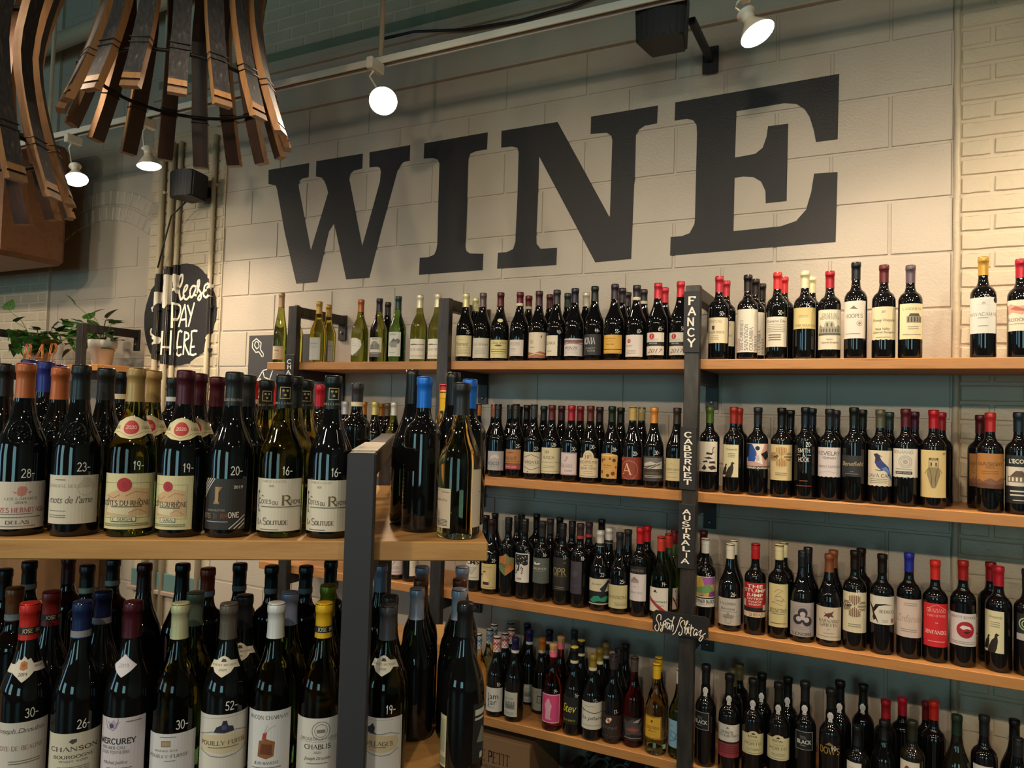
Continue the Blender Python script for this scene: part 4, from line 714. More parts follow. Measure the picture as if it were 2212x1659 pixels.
D = {
'plain': ('dcd6c6', None, LN(.5, .75, .6, 3, .12)),
'riesling': ('cdb894', None, [R(0, .93, 1, .95, '8a6a48'), R(0, .1, 1, .12, '8a6a48'), T('Riesling', .4, .7, .16, 'i')] + LN(.4, .4, .6, 3, .1)),
'greyplain': ('b6b5ae', None, [T('Chardonnay', .45, .74, .09, 'i', '6e6c68', .7)] + LN(.45, .6, .6, 2, .06, '8a8882')),
'oddoval': ('d9d4c6', [(0, .1), (.25, 0), (.6, .16), (.9, .42), (1, .62), (.92, .86), (.6, .98), (.1, 1), (0, .95)], [T('L', .3, .78, .2, 'i')] + LN(.35, .55, .5, 1)),
'treedraw': ('d2ccba', None, [R(0, 0, 1, .24, '6c6558'), CI(.5, .62, .26, '8e8c80'), CI(.3, .54, .16, '75746a'), CI(.7, .56, .17, '7d7c72'), R(.1, .4, .9, .44, '5c5a50'), T('DOMAINE', .5, .93, .07)] + LN(.5, .17, .6, 1, .05, 'cfc8b8')),
'chatdraw': ('cfcfc4', None, [CI(.3, .5, .17, '9c9c90'), CI(.78, .62, .17, '6e6e64'), R(.3, .36, .75, .6, '8c8c82'), PO([(.3, .6), (.52, .74), (.75, .6)], '60605a'), T('CHATEAU', .4, .9, .07)] + LN(.4, .14, .5, 1)),
'mfarer': ('e0d8c4', None, [PO([(.05, .72), (.3, .76), (.55, .73), (.95, .75), (.95, .72), (.5, .7), (.05, .69)], '6c645a'), T('SEAFARER', .5, .47, .12, 's', '8a8478', .8)] + LN(.5, .16, .8, 2, .06)),
'pommard': ('d4c89c', None, [T('Pommard', .42, .6, .2, 'i', '4a4436', .7)] + LN(.4, .78, .3, 1) + LN(.5, .4, .8, 5, .07)),
'legreve': ('c5beae', None, [T('Les Greves', .5, .7, .15, 'i', '6c665a', .8)] + LN(.5, .45, .6, 4, .08)),
'goldscript': ('d0c68c', None, [T("Clos d'Or", .5, .84, .15, 'i', '5a5030', .8), PO([(.3, .68), (.4, .73), (.6, .73), (.7, .68), (.5, .63)], '4a4228')] + LN(.5, .45, .8, 2, .12, '5a5234', .03) + LN(.5, .22, .6, 1)),
'elkcove': ('cfc6ba', None, [T('ELK COVE', .45, .78, .12, 's', '6a625c', .7), T('VINEYARDS', .48, .66, .07, 'h', '8a827a', .6), ST([(.06, .06), (.94, .06), (.94, .94)], .012, 'a04848')] + LN(.35, .45, .4, 3, .08)),
'elkcove2': ('d0c2c2', None, [PO([(.3, .6), (.4, .72), (.42, .86), (.55, .8), (.5, .7), (.4, .58)], 'a8a0a0'), T('ELK COVE', .42, .45, .1, 's', '8a7a7c', .7), T('VINEYARDS', .42, .36, .06, 'h', '8a7a7c', .7), ST([(.03, .03), (.97, .03), (.97, .97), (.03, .97), (.03, .03)], .02, '9a5a66')] + LN(.55, .2, .4, 2)),
'hills': ('d3c6b0', None, [PO([(0, 0), (1, 0), (1, .2), (.7, .26), (.4, .18), (0, .24)], 'a4694e'), PO([(0, .05), (.5, .16), (1, .1), (1, .13), (.5, .19), (0, .08)], 'd8c4a0'), CI(.25, .62, .11, 'c0a890'), PO([(.7, .82), (.78, .9), (.76, .82), (.72, .76)], '4a3a30'), T('Duorum', .3, .42, .07, 'i', '7a6a5a')]),
'ipara': ('d6ccb6', None, [T('IDARA', .45, .62, .13, 's', '4a443c', .8), T('+', .4, .48, .08)] + LN(.4, .25, .4, 2)),
'ponzi': ('d2cac6', None, [PO([(0, .95), (.5, .92), (1, .96), (1, .8), (.6, .72), (.2, .78), (0, .72)], '7d5a5c'), PO([(0, .72), (.5, .78), (1, .7), (1, .66), (.4, .7), (0, .66)], '9a7476'), T('PONZI', .4, .45, .16, 's', '3a3434', .55)] + LN(.4, .28, .5, 1) + LN(.4, .16, .6, 1)),
'movia': ('29292d', None, [T('MOVIA', .35, .68, .3, 's', 'd8d4cc', .66)] + [T('PINOT', .45, .32, .08, 'h', 'a8a49c', .5), T('NOIR', .5, .2, .08, 'h', 'a8a49c', .4)]),
'gold': ('d8a848', None, [T('Saint Laurent', .4, .82, .07, 'i', '4a3614', .5), T('Pinot Noir', .4, .5, .08, 'i', '4a3614', .4), R(0, .2, 1, .24, '1c140c'), R(0, .02, 1, .04, '8a5a1c')] + LN(.4, .66, .3, 1, .05, '5a4418') + LN(.5, .12, .4, 1, .05, '6a5020')),
'rose': ('d8cdc4', None, [CI(.3, .72, .1, 'b0453c'), CI(.32, .73, .05, 'd08078'), T('MAYSARA', .3, .5, .06, 'h', '8a827c', .4)] + LN(.4, .28, .5, 3, .07)),
'innocent': ('d9cfc0', None, [CI(.38, .83, .14, 'b22a30'), T('Z', .38, .83, .12, 's', 'e8dcd0'), T('ST. INNOCENT', .4, .68, .07, 's', '7a726a', .66), R(0, .4, 1, .58, '1c1a1a'), T('PINOT NOIR', .45, .52, .06, 'B', 'c8c0b4', .4), T('2017', .5, .2, .18, 'i', '7a4a44', .7)] + LN(.4, .08, .6, 1)),
'grande': ('dccfae', ROUND, [T('CHATEAU', .38, .85, .1, 's', '7a6e58', .6), PO([(.26, .55), (.26, .68), (.38, .68), (.38, .55), (.32, .5)], '4a4438'), T('GRANDE ROCHE', .42, .42, .08, 's', '6a6250', .75)] + LN(.35, .28, .4, 3, .07)),
'vertical': ('dcd4c2', None, 'V'),
'eden': ('d8d0be', None, [T('Domaine Eden', .5, .86, .1, 'i', '4a443c', .85)] + LN(.5, .74, .8, 5, .06, '8a8272') + LN(.45, .38, .5, 3, .08, '6a6254', .03)),
'mountain': ('c9b97e', None, [CI(.5, .35, .2, 'd4c68e'), T('DEEP MOUNTAIN', .55, .16, .09, 's', '6a5c34', .8)] + LN(.45, .6, .3, 2)),
'montelena': ('d8d0b8', None, [T('CHATEAU', .5, .87, .07, 's', '5e584a', .55), T('MONTELENA', .5, .79, .07, 's', '5e584a', .75), R(.08, .4, .94, .56, '9c9886'), PO([(.3, .56), (.36, .7), (.62, .7), (.7, .56)], 'aaa694'), PO([(.1, .56), (.16, .63), (.26, .56)], '8a8676'), PO([(.72, .56), (.82, .62), (.92, .56)], '8a8676'), R(.06, .36, .96, .41, '5c5a4c')] + [R(.18 + i * .1, .44, .23 + i * .1, .52, '5c5a4c') for i in range(7)] + [R(.4, .58, .45, .66, '5c5a4c'), R(.54, .58, .59, .66, '5c5a4c')] + [T('Cabernet Sauvignon', .5, .18, .05, 'i', '5e584a', .6)] + LN(.5, .25, .2, 1)),
'hoopes': ('d8cfc2', None, [T('HOOPES', .5, .6, .1, 's', '6e665c', .7), PO([(.35, .8), (.45, .84), (.5, .88), (.58, .82), (.66, .78), (.5, .79)], '6a6458'), RING(.72, .4, .1, .015, '8a8070'), CI(.72, .4, .05, '8a8070')] + LN(.45, .12, .6, 1)),
'signature': ('d6caa6', TORN, [T('2017', .5, .85, .07, 'i', '3a342a'), T('Phinney Vineyards', .5, .6, .09, 'i', '4a4434', .8), T('Napa Valley', .45, .34, .07, 'i', '3a342a', .5), T('Cabernet Sauvignon', .5, .24, .07, 'i', '4a4434', .8)] + LN(.5, .08, .5, 1)),
'temple': ('d9cda4', None, [T('LANDERNS', .5, .85, .07, 's', '8a8060', .7), R(.3, .46, .88, .64, '8a8270'), PO([(.36, .64), (.42, .72), (.74, .72), (.8, .64)], '4c463a')] + [R(.34 + i * .11, .48, .38 + i * .11, .62, '3c382e') for i in range(5)] + LN(.55, .34, .4, 2, .06) + LN(.5, .12, .7, 1)),
'mayacamas': ('cfcfc6', None, [T('MAYACAMAS', .5, .53, .09, 's', '7c7a74', .92), CI(.52, .84, .05, 'a8a8a0'), R(.3, .8, .7, .805, 'a8a8a0')] + LN(.5, .42, .3, 1) + LN(.5, .2, .3, 1) + [CI(.93, .93, .1, '1a1a20')]),
'roost': ('dcd2bc', None, [PO([(0, .5), (.3, .6), (.6, .52), (1, .6), (1, .84), (.5, .8), (.2, .88), (0, .8)], 'c89c88'), PO([(.2, .72), (.4, .8), (.7, .7), (.9, .78), (.8, .62), (.4, .66)], 'b4604c'), T('RODOUS', .5, .36, .1, 's', '7a6a5a', .8)] + LN(.45, .22, .6, 1)),
'roco': ('a3a1a3', None, [PO([(.2, .62), (.35, .78), (.6, .84), (.75, .7), (.7, .6), (.5, .68), (.3, .58)], 'bdbbbd'), T('ROCO', .42, .36, .16, 's', '2e2c30', .66)] + LN(.4, .18, .3, 1, .05, '6a686a')),
'walnut': ('a8764a', None, [R(0, 0, 1, .24, '9a4448'), R(0, .25, 1, .29, '1c1412'), T('WALNUT', .4, .55, .17, 's', '4a2c18', .75), R(0, .38, 1, .4, '6a4628'), T('PINOT NOIR', .42, .12, .08, 'B', 'd8a8a0', .7), PO([(.1, .8), (.4, .88), (.7, .84), (.4, .8)], '7a4c2c')]),
'argyle': ('cbc4ac', None, [ST([(.08, .72), (.5, .88), (.92, .72)], .022, '2a2622'), ST([(.08, .3), (.5, .16), (.92, .3)], .022, '2a2622'), T('ARGYLE', .5, .52, .12, 's', '2a2622', .86), CI(.35, .06, .03, '3a3632')] + LN(.5, .38, .4, 1)),
'husch': ('cfc6a4', None, [T('H', .28, .83, .15, 'h', '4a3e2e'), T('H', .38, .83, .15, 'h', '4a3e2e'), T('HUSCH', .38, .62, .12, 'h', '5c5444', .5)] + [T('Anderson Valley', .5, .44, .06, 'i', '8a8068', .85)] + LN(.4, .28, .5, 2, .06) + LN(.45, .08, .8, 1)),
'hp': ('d6c8a6', ARCH, [RING(.48, .76, .17, .02, 'a89878'), T('HP', .48, .76, .14, 's', '6a2a20', .24), T('HITCHING POST', .5, .57, .08, 's', '4a3428', .92), R(.05, .5, .95, .505, '8a3a30'), T('PINOT NOIR', .5, .44, .045, 's', '5a4a3c', .4), T('HOMETOWN', .5, .34, .08, 's', '6a5a48', .75)] + LN(.5, .22, .4, 2, .07) + LN(.5, .05, .8, 1)),
'floral': ('c89a52', [(0, 0), (.95, 0), (1, .9), (.8, .96), (.5, 1), (.1, .96), (0, .96)], [R(.05, .88, .95, .93, 'dcc27c'), CI(.15, .7, .08, '8a3c20'), CI(.3, .75, .06, '6a6a2c'), CI(.8, .72, .09, '5a3a20'), CI(.6, .78, .06, '8a4a28'), CI(.15, .25, .08, '6a4a20'), CI(.75, .2, .1, '7a2c18'), CI(.5, .12, .08, '4a3a18'), CI(.9, .45, .05, '8a4a20'), T('Vin Pinot', .45, .52, .07, 'i', '6a3a1c', .4)] + LN(.45, .42, .3, 1)),
'letterA': ('84382a', None, [RING(.4, .42, .34, .012, 'c89a78'), T('A', .32, .46, .48, 's', 'dcb48c', .34), R(.88, .3, .94, .85, 'a05c44')] + LN(.1, .92, .16, 2, .05, 'c89a78')),
'vineyard': ('353130', None, [R(.12, .5, .85, .94, 'b8b2a8'), PO([(.12, .7), (.4, .8), (.6, .72), (.85, .82), (.85, .94), (.12, .94)], '6a6866'), ST([(.12, .56), (.5, .64)], .03, '3a3838'), ST([(.2, .52), (.6, .68)], .03, '3a3838'), ST([(.4, .52), (.75, .7)], .03, '3a3838'), T('LANGSTON', .45, .32, .07, 's', '8a6a3c', .6)] + LN(.5, .2, .7, 2, .06, 'a8a298', .03)),
'lemelson': ('cdc092', None, [ST([(.3, .7), (.5, .78), (.7, .68)], .02, 'a89c70'), T('LEMELSON', .5, .5, .08, 's', '7a7254', .9)] + LN(.5, .36, .5, 1) + LN(.5, .15, .6, 1)),
'inkmarks': ('cfc6b6', None, [PO([(.5, .66), (.7, .62), (.85, .7), (.72, .56), (.45, .58)], '201a18'), PO([(.36, .46), (.6, .5), (.8, .44), (.55, .42)], '201a18'), PO([(.3, .34), (.5, .38), (.55, .32), (.35, .3)], '201a18'), PO([(.6, .34), (.85, .36), (.9, .28), (.62, .28)], '201a18'), PO([(.24, .1), (.4, .24), (.5, .12), (.4, .05)], '201a18'), PO([(.55, .16), (.8, .22), (.96, .12), (.7, .06)], '201a18'), ST([(.75, .68), (.78, .8), (.84, .82)], .03, '201a18'), T('tank', .12, .26, .07, 'b', '5a5450')]),
'crows': ('cfc8a2', None, [crow(.0, .05, .55), crow(.25, -.02, .75, '221c14'), T('Vineyards', .6, .86, .07, 'i', '7a7250', .6)] + LN(.62, .72, .4, 3, .05)),
'cubist': ('c49a90', None, [R(.1, .3, .45, .98, '1c4a9c'), PO([(.3, .98), (.5, .6), (.4, .3), (.7, .2), (.62, .6), (.75, .98)], 'dcd8d0'), PO([(.62, .6), (.9, .75), (1, .5), (.8, .35)], '18181c'), PO([(0, .98), (.2, .98), (.14, .5), (0, .4)], '18181c'), CI(.5, .82, .08, '18181c'), PO([(.42, .5), (.55, .56), (.58, .35), (.46, .32)], 'b8b4b0'), R(0, 0, 1, .12, '141418'), T('CABERNET SAUVIGNON', .5, .06, .075, 'B', 'e0dcd4', .94)]),
'camp': ('cfbd8c', None, camp('a8783a', 0)), 'camp2': ('cfc6a8', None, camp('7a5a44', 0)),
'smith': (None, None, [T('SMITH', .5, .88, .1, 'h', 'd8d4cc', .8), T('&', .5, .77, .09, 'h', 'd8d4cc'), ST([(.06, .77), (.3, .77)], .02, 'd8d4cc'), ST([(.7, .77), (.94, .77)], .02, 'd8d4cc'), T('HOOK', .5, .66, .1, 'h', 'd8d4cc', .7)] + LN(.5, .14, .5, 1, .05, 'a86a3c') + LN(.5, .02, 1, 1, .05, 'a03a30')),
'revelry': ('cec6c4', TORN, [T('REVELRY', .5, .8, .12, 'h', '2a2626', .88), T('Vintners', .5, .66, .1, 'i', '5a5452', .5), T('CABERNET SAUVIGNON', .5, .36, .07, 's', '6a6462', .88), ST([(.1, .14), (.5, .2), (.9, .12)], .01, 'a49c9a')]),
'bene': ('24262a', None, [T('Benefield', .5, .62, .22, 'i', 'b09a68', .85)] + LN(.5, .24, .15, 1, .05, 'b09a68') + LN(.5, .12, .5, 1, .05, 'a09478')),
'lavacap': ('d2c6ac', TORN, [PO([(.3, .9), (.36, .8), (.34, .66), (.42, .54), (.55, .45), (.68, .46), (.8, .3), (.98, .14), (.96, .22), (.86, .42), (.8, .54), (.66, .64), (.55, .74), (.5, .84), (.6, .82), (.48, .88), (.42, .92)], '2c3a78'), PO([(.3, .9), (.36, .8), (.4, .7), (.55, .74), (.5, .84), (.6, .82), (.48, .88), (.42, .92)], '2a2440'), PO([(.55, .5), (.8, .35), (.96, .16), (.84, .44), (.7, .56)], '5a7ab8'), ST([(.36, .46), (.52, .44), (.62, .46)], .02, '3a3430'), T('LAVA CAP', .46, .3, .09, 's', '3c5a70', .78)] + LN(.46, .2, .6, 3, .05)),
'bonanno': ('cfcabc', TORN, [T('BONANNO', .42, .88, .1, 's', '8a8478', .66), RING(.5, .55, .2, .02, '9a9488'), RING(.5, .55, .14, .02, '9a9488'), CI(.5, .55, .08, 'a8a298'), R(.18, .12, .72, .22, '26262a'), T('NAPA VALLEY', .45, .17, .055, 'h', 'cfcabc', .48)] + LN(.45, .29, .5, 1)),
'cicada': ('cbb67e', None, [PO([(.36, .8), (.42, .84), (.6, .84), (.66, .8), (.66, .64), (.72, .5), (.62, .3), (.56, .2), (.46, .2), (.4, .3), (.3, .5), (.36, .64)], '8c7d58'), PO([(.38, .78), (.64, .78), (.62, .64), (.4, .64)], 'bfae80'), R(.42, .66, .46, .74, '3a3426'), R(.56, .66, .6, .74, '3a3426'), CI(.4, .82, .03, '3a3426'), CI(.62, .82, .03, '3a3426'), ST([(.36, .62), (.24, .5)], .012, '4a4430'), ST([(.66, .62), (.78, .52)], .012, '4a4430'), ST([(.4, .6), (.46, .4), (.44, .24)], .014, '4a4430'), ST([(.62, .6), (.56, .4), (.58, .24)], .014, '4a4430'), T('2019', .85, .93, .04, 's', '7a5a30')]),
'gunsight': ('a8733c', None, [PO([(0, .2), (.15, .26), (.3, .2), (.5, .3), (.68, .22), (.85, .32), (1, .26), (1, 0), (0, 0)], '7a5238'), PO([(0, .1), (.3, .16), (.6, .1), (1, .16), (1, 0), (0, 0)], '614030'), T('GUNSIGHT', .5, .7, .09, 's', '5c3a1c', .8), T('ROCK', .5, .6, .05, 's', '5c3a1c', .25)] + LN(.5, .48, .5, 2, .06, '7a5428')),
'lecole': ('1c2024', None, [T("L'ECOLE", .5, .88, .09, 'B', 'dcd8cc', .7), R(0, .36, 1, .76, 'cfc8b8'), R(.1, .44, .9, .56, '7a6a58'), PO([(.2, .56), (.4, .68), (.6, .68), (.8, .56)], '5a4a3e')] + [R(.14 + i * .13, .46, .2 + i * .13, .54, 'e0dccc') for i in range(6)] + LN(.5, .24, .6, 2, .08, 'cfc8b8', .03) + LN(.5, .06, .4, 1, .08, 'cfc8b8')),
'cms': ('d2cebe', None, [T('CMS', .5, .86, .2, 'B', '18181a', .95), PO([(.2, .6), (.8, .6), (.5, .3)], 'c0bcae'), ST([(.2, .6), (.8, .6), (.5, .28), (.2, .6)], .02, '7c7a70')] + LN(.5, .12, .8, 1)),
'lady': ('cbbc84', None, [T('The Ladies', .45, .88, .09, 'i', '8a7a44', .6), ST([(.12, .16), (.64, .16), (.64, .8), (.12, .8), (.12, .16)], .012, 'a8965c'), R(.22, .16, .6, .28, '4a1c20'), PO([(.2, .3), (.28, .52), (.4, .56), (.52, .44), (.58, .28), (.24, .28)], 'd8c898'), CI(.32, .66, .08, '4a2820'), CI(.33, .62, .06, 'd8c090'), CI(.12, .55, .06, '5c2018')] + LN(.5, .07, .8, 1)),
'shield': ('b8763c', [(.5, 0), (1, .3), (1, .8), (.7, .84), (.5, 1), (.4, .9), (0, .8), (0, .3)], [PO([(0, .3), (.5, 0), (.5, .5), (0, .6)], '6e7a4c'), PO([(.5, .5), (1, .6), (1, .8), (.7, .84), (.5, .98)], '7c8454'), T('WINE BY JOE', .5, .5, .06, 'h', '2c2418', .7), RING(.3, .7, .12, .02, '9a5c2c'), RING(.7, .7, .12, .02, '9a5c2c')] + LN(.5, .4, .3, 1, .05, '2c2418')),
'rosedots': ('dcd8d0', None, [PO([(.05, .6), (.05, .96), (.9, .96), (.9, .62), (.7, .58), (.5, .64), (.3, .58)], '1e1a20')] + [CI(.2 + (i * 37 % 65) / 100, .64 + (i * 23 % 30) / 100, .03, 'dcd8d0', 8) for i in range(11)] + [CI(.1 + (i * 41 % 80) / 100, .3 + (i * 17 % 28) / 100, .035, '1e1a20', 8) for i in range(13)] + [PO([(.26, .4), (.36, .62), (.42, .6), (.36, .38)], '1e1a20'), T('NOIR', .38, .13, .07, 'i', '4a464a', .3)]),
'grunner': ('565e58', None, [PO([(.1, .78), (.2, .84), (.3, .78), (.5, .82), (.46, .74), (.2, .72)], 'dcd8cc'), T('GRUNER', .45, .58, .08, 's', 'c4c4b8', .75)] + LN(.5, .48, .5, 1, .05, '9a9c90')),
'opr': ('1f201c', None, [T('OPR', .42, .58, .2, 's', '9c8a50', .7), T('NAPA VALLEY', .5, .44, .05, 'h', '7a6c40', .7)] + LN(.45, .1, .5, 2, .05, '8a7a48') + [T('2020', .7, .85, .04, 'h', '9c8a50')]),
'purple': ('3c3842', None, [CI(.5, .62, .17, '4c4650'), RING(.5, .62, .2, .02, '585260')] + LN(.5, .25, .6, 1, .05, '5c5662')),
'squid': ('18181a', ROUND, [R(0, .5, 1, .98, 'cfc6a8'), T('Bone Squid', .4, .78, .07, 'i', '4a443a', .4), PO([(.1, .12), (.3, .3), (.5, .34), (.6, .24), (.85, .34), (.95, .26), (.8, .1), (.5, .14), (.3, .06)], '2a8a70'), PO([(.55, .6), (.9, .92), (1, .9), (.8, .55), (.7, .4)], '1c2c34'), R(0, 0, 1, .04, 'cfc6a8')]),
'ransom': ('cfc693', None, [T('RANSOM', .5, .48, .13, 's', '6e6648', .86)] + LN(.68, .24, .55, 3, .06)),
'estate': ('1c1a1c', None, [R(0, 0, 1, .78, 'cac2c4'), T('CHATEAU', .5, .88, .06, 's', '8a7a60', .7), R(.16, .52, .6, .6, '9a8c88')] + [PO([(.16, .6), (.38, .7), (.6, .6)], '8a7c78'), T('CABERNET FRANC', .45, .24, .05, 's', '8a8084', .7)] + LN(.4, .4, .1, 1)),
'footbolt': ('d8d2c6', None, [PO([(0, .52), (.08, .6), (.9, .05), (.98, 0), (.72, 0)], 'a82a2c'), CI(.38, .86, .05, '1c1814'), R(.28, .8, .48, .83, '1c1814'), T('THE FOOTBOLT', .5, .42, .06, 'H', '2a2420', .9)] + LN(.55, .3, .5, 2, .05)),
'mother': ('d8d4cc', None, [PO([(.03, .34), (.97, .34), (.97, .98), (.03, .98)], 'c0a048'), PO([(.4, .98), (.97, .98), (.95, .75), (.5, .7)], '9a5a9c'), PO([(.15, .6), (.7, .76), (.9, .5), (.4, .44), (.12, .46)], '6a9458'), PO([(.03, .98), (.3, .98), (.2, .78), (.03, .8)], 'd8b848'), PO([(.66, .34), (.97, .34), (.97, .52), (.7, .5)], '7a3c80'), PO([(.2, .36), (.5, .42), (.44, .34)], 'b0506c'), R(0, .27, 1, .31, '1c1418'), T('MOTHER BLOCK', .5, .18, .1, 'H', '18161a', .92)] + LN(.5, .07, .5, 1)),
'yalumba': ('b4aea6', None, [T('YALUMBA', .42, .8, .09, 's', '4a4642', .6), T('Barossa', .42, .62, .1, 'i', '5a544e', .5), PO([(.28, .26), (.28, .38), (.4, .4), (.45, .5), (.5, .4), (.64, .38), (.64, .26)], '8a847c'), RING(.46, .18, .1, .012, '7a746c')] + LN(.45, .5, .7, 1) + LN(.45, .34, 1, 1, .05, '9a948c')),
'stump': ('b0242c', None, [T('THE', .5, .9, .1, 'B', 'e4d8c8', .6), T('STUMP', .5, .78, .1, 'B', 'e4d8c8', .9), T('JUMP', .5, .65, .09, 'B', 'e4d8c8', .62), T('OVTRW', .5, .54, .07, 'B', 'dcc8b8', .6), T('SYNOF', .5, .45, .06, 'B', 'dcc8b8', .5), T('BRBNY', .5, .37, .05, 'B', 'dcc8b8', .45), R(0, .16, 1, .28, '181416'), R(0, 0, 1, .15, 'd2c4a8'), T('SHIRAZ', .55, .075, .09, 's', '8a2c28', .5), R(.8, .2, .98, .36, 'd2c4a8'), R(0, .3, .16, .5, 'c8b8a0')]),
'boomtown': ('cbbf8a', None, [ST([(.3, .8), (.5, .88), (.7, .84), (.5, .78), (.36, .7), (.6, .72), (.8, .6), (.5, .62), (.2, .56), (.45, .54), (.7, .5)], .016, '6a6244'), ST([(.3, .66), (.6, .6), (.75, .66), (.6, .54)], .012, '6a6244'), T('BOOMTOWN', .5, .38, .09, 's', '4a442c', .84)] + LN(.5, .3, .6, 1) + LN(.5, .08, .8, 1, .05, '3a3424')),
'knot': ('a09896', None, [RING(.5, .56, .4, .01, '7c7472'), RING(.5, .56, .33, .01, '7c7472'), CI(.5, .7, .16, '2c2838'), CI(.34, .5, .17, '2c2838'), CI(.66, .46, .17, '2c2838'), CI(.5, .66, .09, 'b4acaa'), CI(.37, .52, .09, 'b4acaa'), CI(.63, .5, .09, 'b4acaa'), CI(.5, .56, .08, 'b4acaa'), T('LENORE', .5, .08, .08, 's', '3c383c', .7)]),
'barnard': ('c4b8a4', None, [PO([(.34, .86), (.42, .8), (.56, .84), (.66, .9), (.6, .78), (.66, .7), (.54, .72), (.5, .66), (.44, .72), (.34, .7), (.4, .78)], '5c3428'), T('BARNARD', .5, .58, .09, 's', '5a544a', .66), T('GRIFFIN', .5, .46, .09, 's', '5a544a', .58)] + LN(.5, .32, .1, 1) + LN(.5, .2, .3, 1) + LN(.5, .1, .8, 1)),
'bedrock': ('cec8ba', None, [PO([(.1, 0), (.2, .3), (.14, .52), (.02, .7), (.06, .74), (.2, .56), (.4, .64), (.6, .7), (.9, .68), (.6, .74), (.3, .7), (.24, .6), (.24, .4), (.34, .2), (.4, .02), (.3, .16), (.22, .1), (.2, .22), (.14, .1)], '1e1812'), T('BEDROCK', .7, .46, .1, 's', '5a5448', .56), R(.8, .08, .94, .22, 'b85a50')] + LN(.6, .14, .2, 2)),
'zinscript': ('c9b6aa', None, [T('Zinfandel', .5, .5, .2, 'i', 'a8968c', .9)] + LN(.55, .88, .4, 2) + LN(.5, .2, .5, 2)),
'redlabel': ('c8222a', None, [T('GRAZIANO', .5, .84, .09, 's', 'e0a8a0', .7), T('FAMILY OF WINES', .5, .72, .05, 's', 'e0a8a0', .65), T('ZINFANDEL', .5, .34, .08, 's', 'f0dcd4', .8), ST([(.15, .86), (.5, .98), (.85, .86)], .012, 'e0a8a0')] + LN(.5, .55, .1, 1, .05, 'e0a8a0') + LN(.5, .12, .6, 1, .05, 'e0a8a0')),
'redcircle': ('cac2c0', None, [T('LIBERTY SCHOOL', .5, .88, .07, 's', '5a5454', .85), CI(.58, .5, .27, 'a01c2c'), PO([(.4, .56), (.5, .64), (.7, .6), (.76, .5), (.62, .54), (.5, .5)], 'd8ccc8'), PO([(.5, .42), (.6, .46), (.72, .44), (.6, .38)], '3a1014')] + LN(.5, .12, .8, 2, .05)),
'greencircle': ('1c2020', None, [RING(.5, .62, .34, .07, '9ab47a'), RING(.5, .62, .2, .04, 'c8d0b0'), R(0, 0, 1, .25, 'a8a49c')]),
'jamjar': ('d8d4cc', None, [T('Jam', .5, .66, .26, 'b', '141416', .56), T('Jar', .46, .42, .26, 'b', '141416', .46)] + LN(.4, .2, .4, 2, .05)),
'castle': ('c0bcac', None, [R(.14, .3, .84, .5, '8c8a84')] + [R(.16 + i * .12, .46, .22 + i * .12, .62, '66645e') for i in range(6)] + [T('Castle', .45, .42, .12, 'i', '3c3a3a', .6)] + LN(.45, .76, .6, 2, .06) + LN(.45, .16, .7, 2, .06)),
'boxmark': ('b2aa9a', None, [ST([(.68, .36), (.98, .36), (.98, .66), (.68, .66), (.68, .36)], .05, '24201e'), T('Y', .84, .5, .14, 'b', '8a2a22')] + LN(.5, .8, .5, 1)),
'pinkfigure': ('d0487c', None, [PO([(.28, .2), (.3, .45), (.24, .62), (.32, .74), (.38, .84), (.48, .84), (.5, .74), (.6, .6), (.54, .4), (.52, .2), (.6, .12), (.3, .12)], 'dca8b4'), ST([(.02, .02), (.98, .02), (.98, .98), (.02, .98), (.02, .02)], .04, 'e4b4bc')]),
'stev': ('16170f', None, [T('Stev', .42, .6, .32, 'i', 'd8cc4c', .8), T('HELIX SPIRITS', .45, .14, .06, 'h', 'b8ae40', .8)]),
'pilare': ('cec8b8', None, [ST([(.05, .7), (.3, .66), (.6, .6), (.95, .64)], .025, '3c3632'), T('lo pilare', .5, .42, .14, 'i', '2c2824', .86), ST([(.1, .74), (.2, .7), (.14, .64)], .02, '3c3632')] + LN(.4, .84, .4, 1) + LN(.5, .14, .7, 1)),
'bourgeo': ('2c1f1a', None, [CI(.35, .78, .1, 'd8a080', 6), CI(.3, .72, .06, 'e8dcd0', 6), CI(.42, .84, .06, 'e8dcd0', 6), CI(.36, .78, .05, 'b04c28', 8), T('bourgel', .38, .5, .12, 'b', '6e6058', .6), T('. . . . . . .', .45, .16, .05, 'B', 'a89890', .8)]),
'darkart': ('1e1a1c', None, [PO([(.1, .9), (.3, .8), (.5, .95), (.7, .7), (.9, .85), (.8, .5), (.9, .2), (.5, .3), (.2, .15), (.15, .5)], '48423e'), PO([(.3, .5), (.5, .62), (.7, .5), (.6, .36), (.36, .38)], '74403c'), PO([(.5, .8), (.62, .9), (.8, .95), (.7, .78)], '9a9690'), T('GAMAY', .5, .48, .09, 'H', 'a85a54', .5)] + LN(.5, .1, .7, 1, .05, '9a9088', .03)),
'yellowlab': ('d0a02c', None, [ST([(.03, .03), (.97, .03), (.97, .97), (.03, .97), (.03, .03)], .03, '2c2014'), T('LUGTRIA', .5, .5, .12, 's', '3a2c14', .8), CI(.5, .78, .06, '5a4420'), T('Bianco', .5, .36, .07, 'i', '3a2c14', .4)] + LN(.5, .18, .4, 1)),
'bluelab': ('8ab4cc', None, [ST([(.2, .2), (.5, .3), (.6, .5), (.3, .6), (.25, .4), (.7, .3)], .03, '3c5a74'), T('Lo', .3, .8, .12, 'b', '4a6478')]),
'black': ('101113', None, [ST([(.02, .02), (.98, .02), (.98, .98), (.02, .98), (.02, .02)], .02, 'a8a8a4'), T('TOTAL', .45, .66, .14, 'h', '8c8c88', .34), T('BLACK', .5, .44, .22, 'B', 'c0c0bc', .8)] + LN(.45, .22, .3, 1, .05, '8c8c88', .03)),
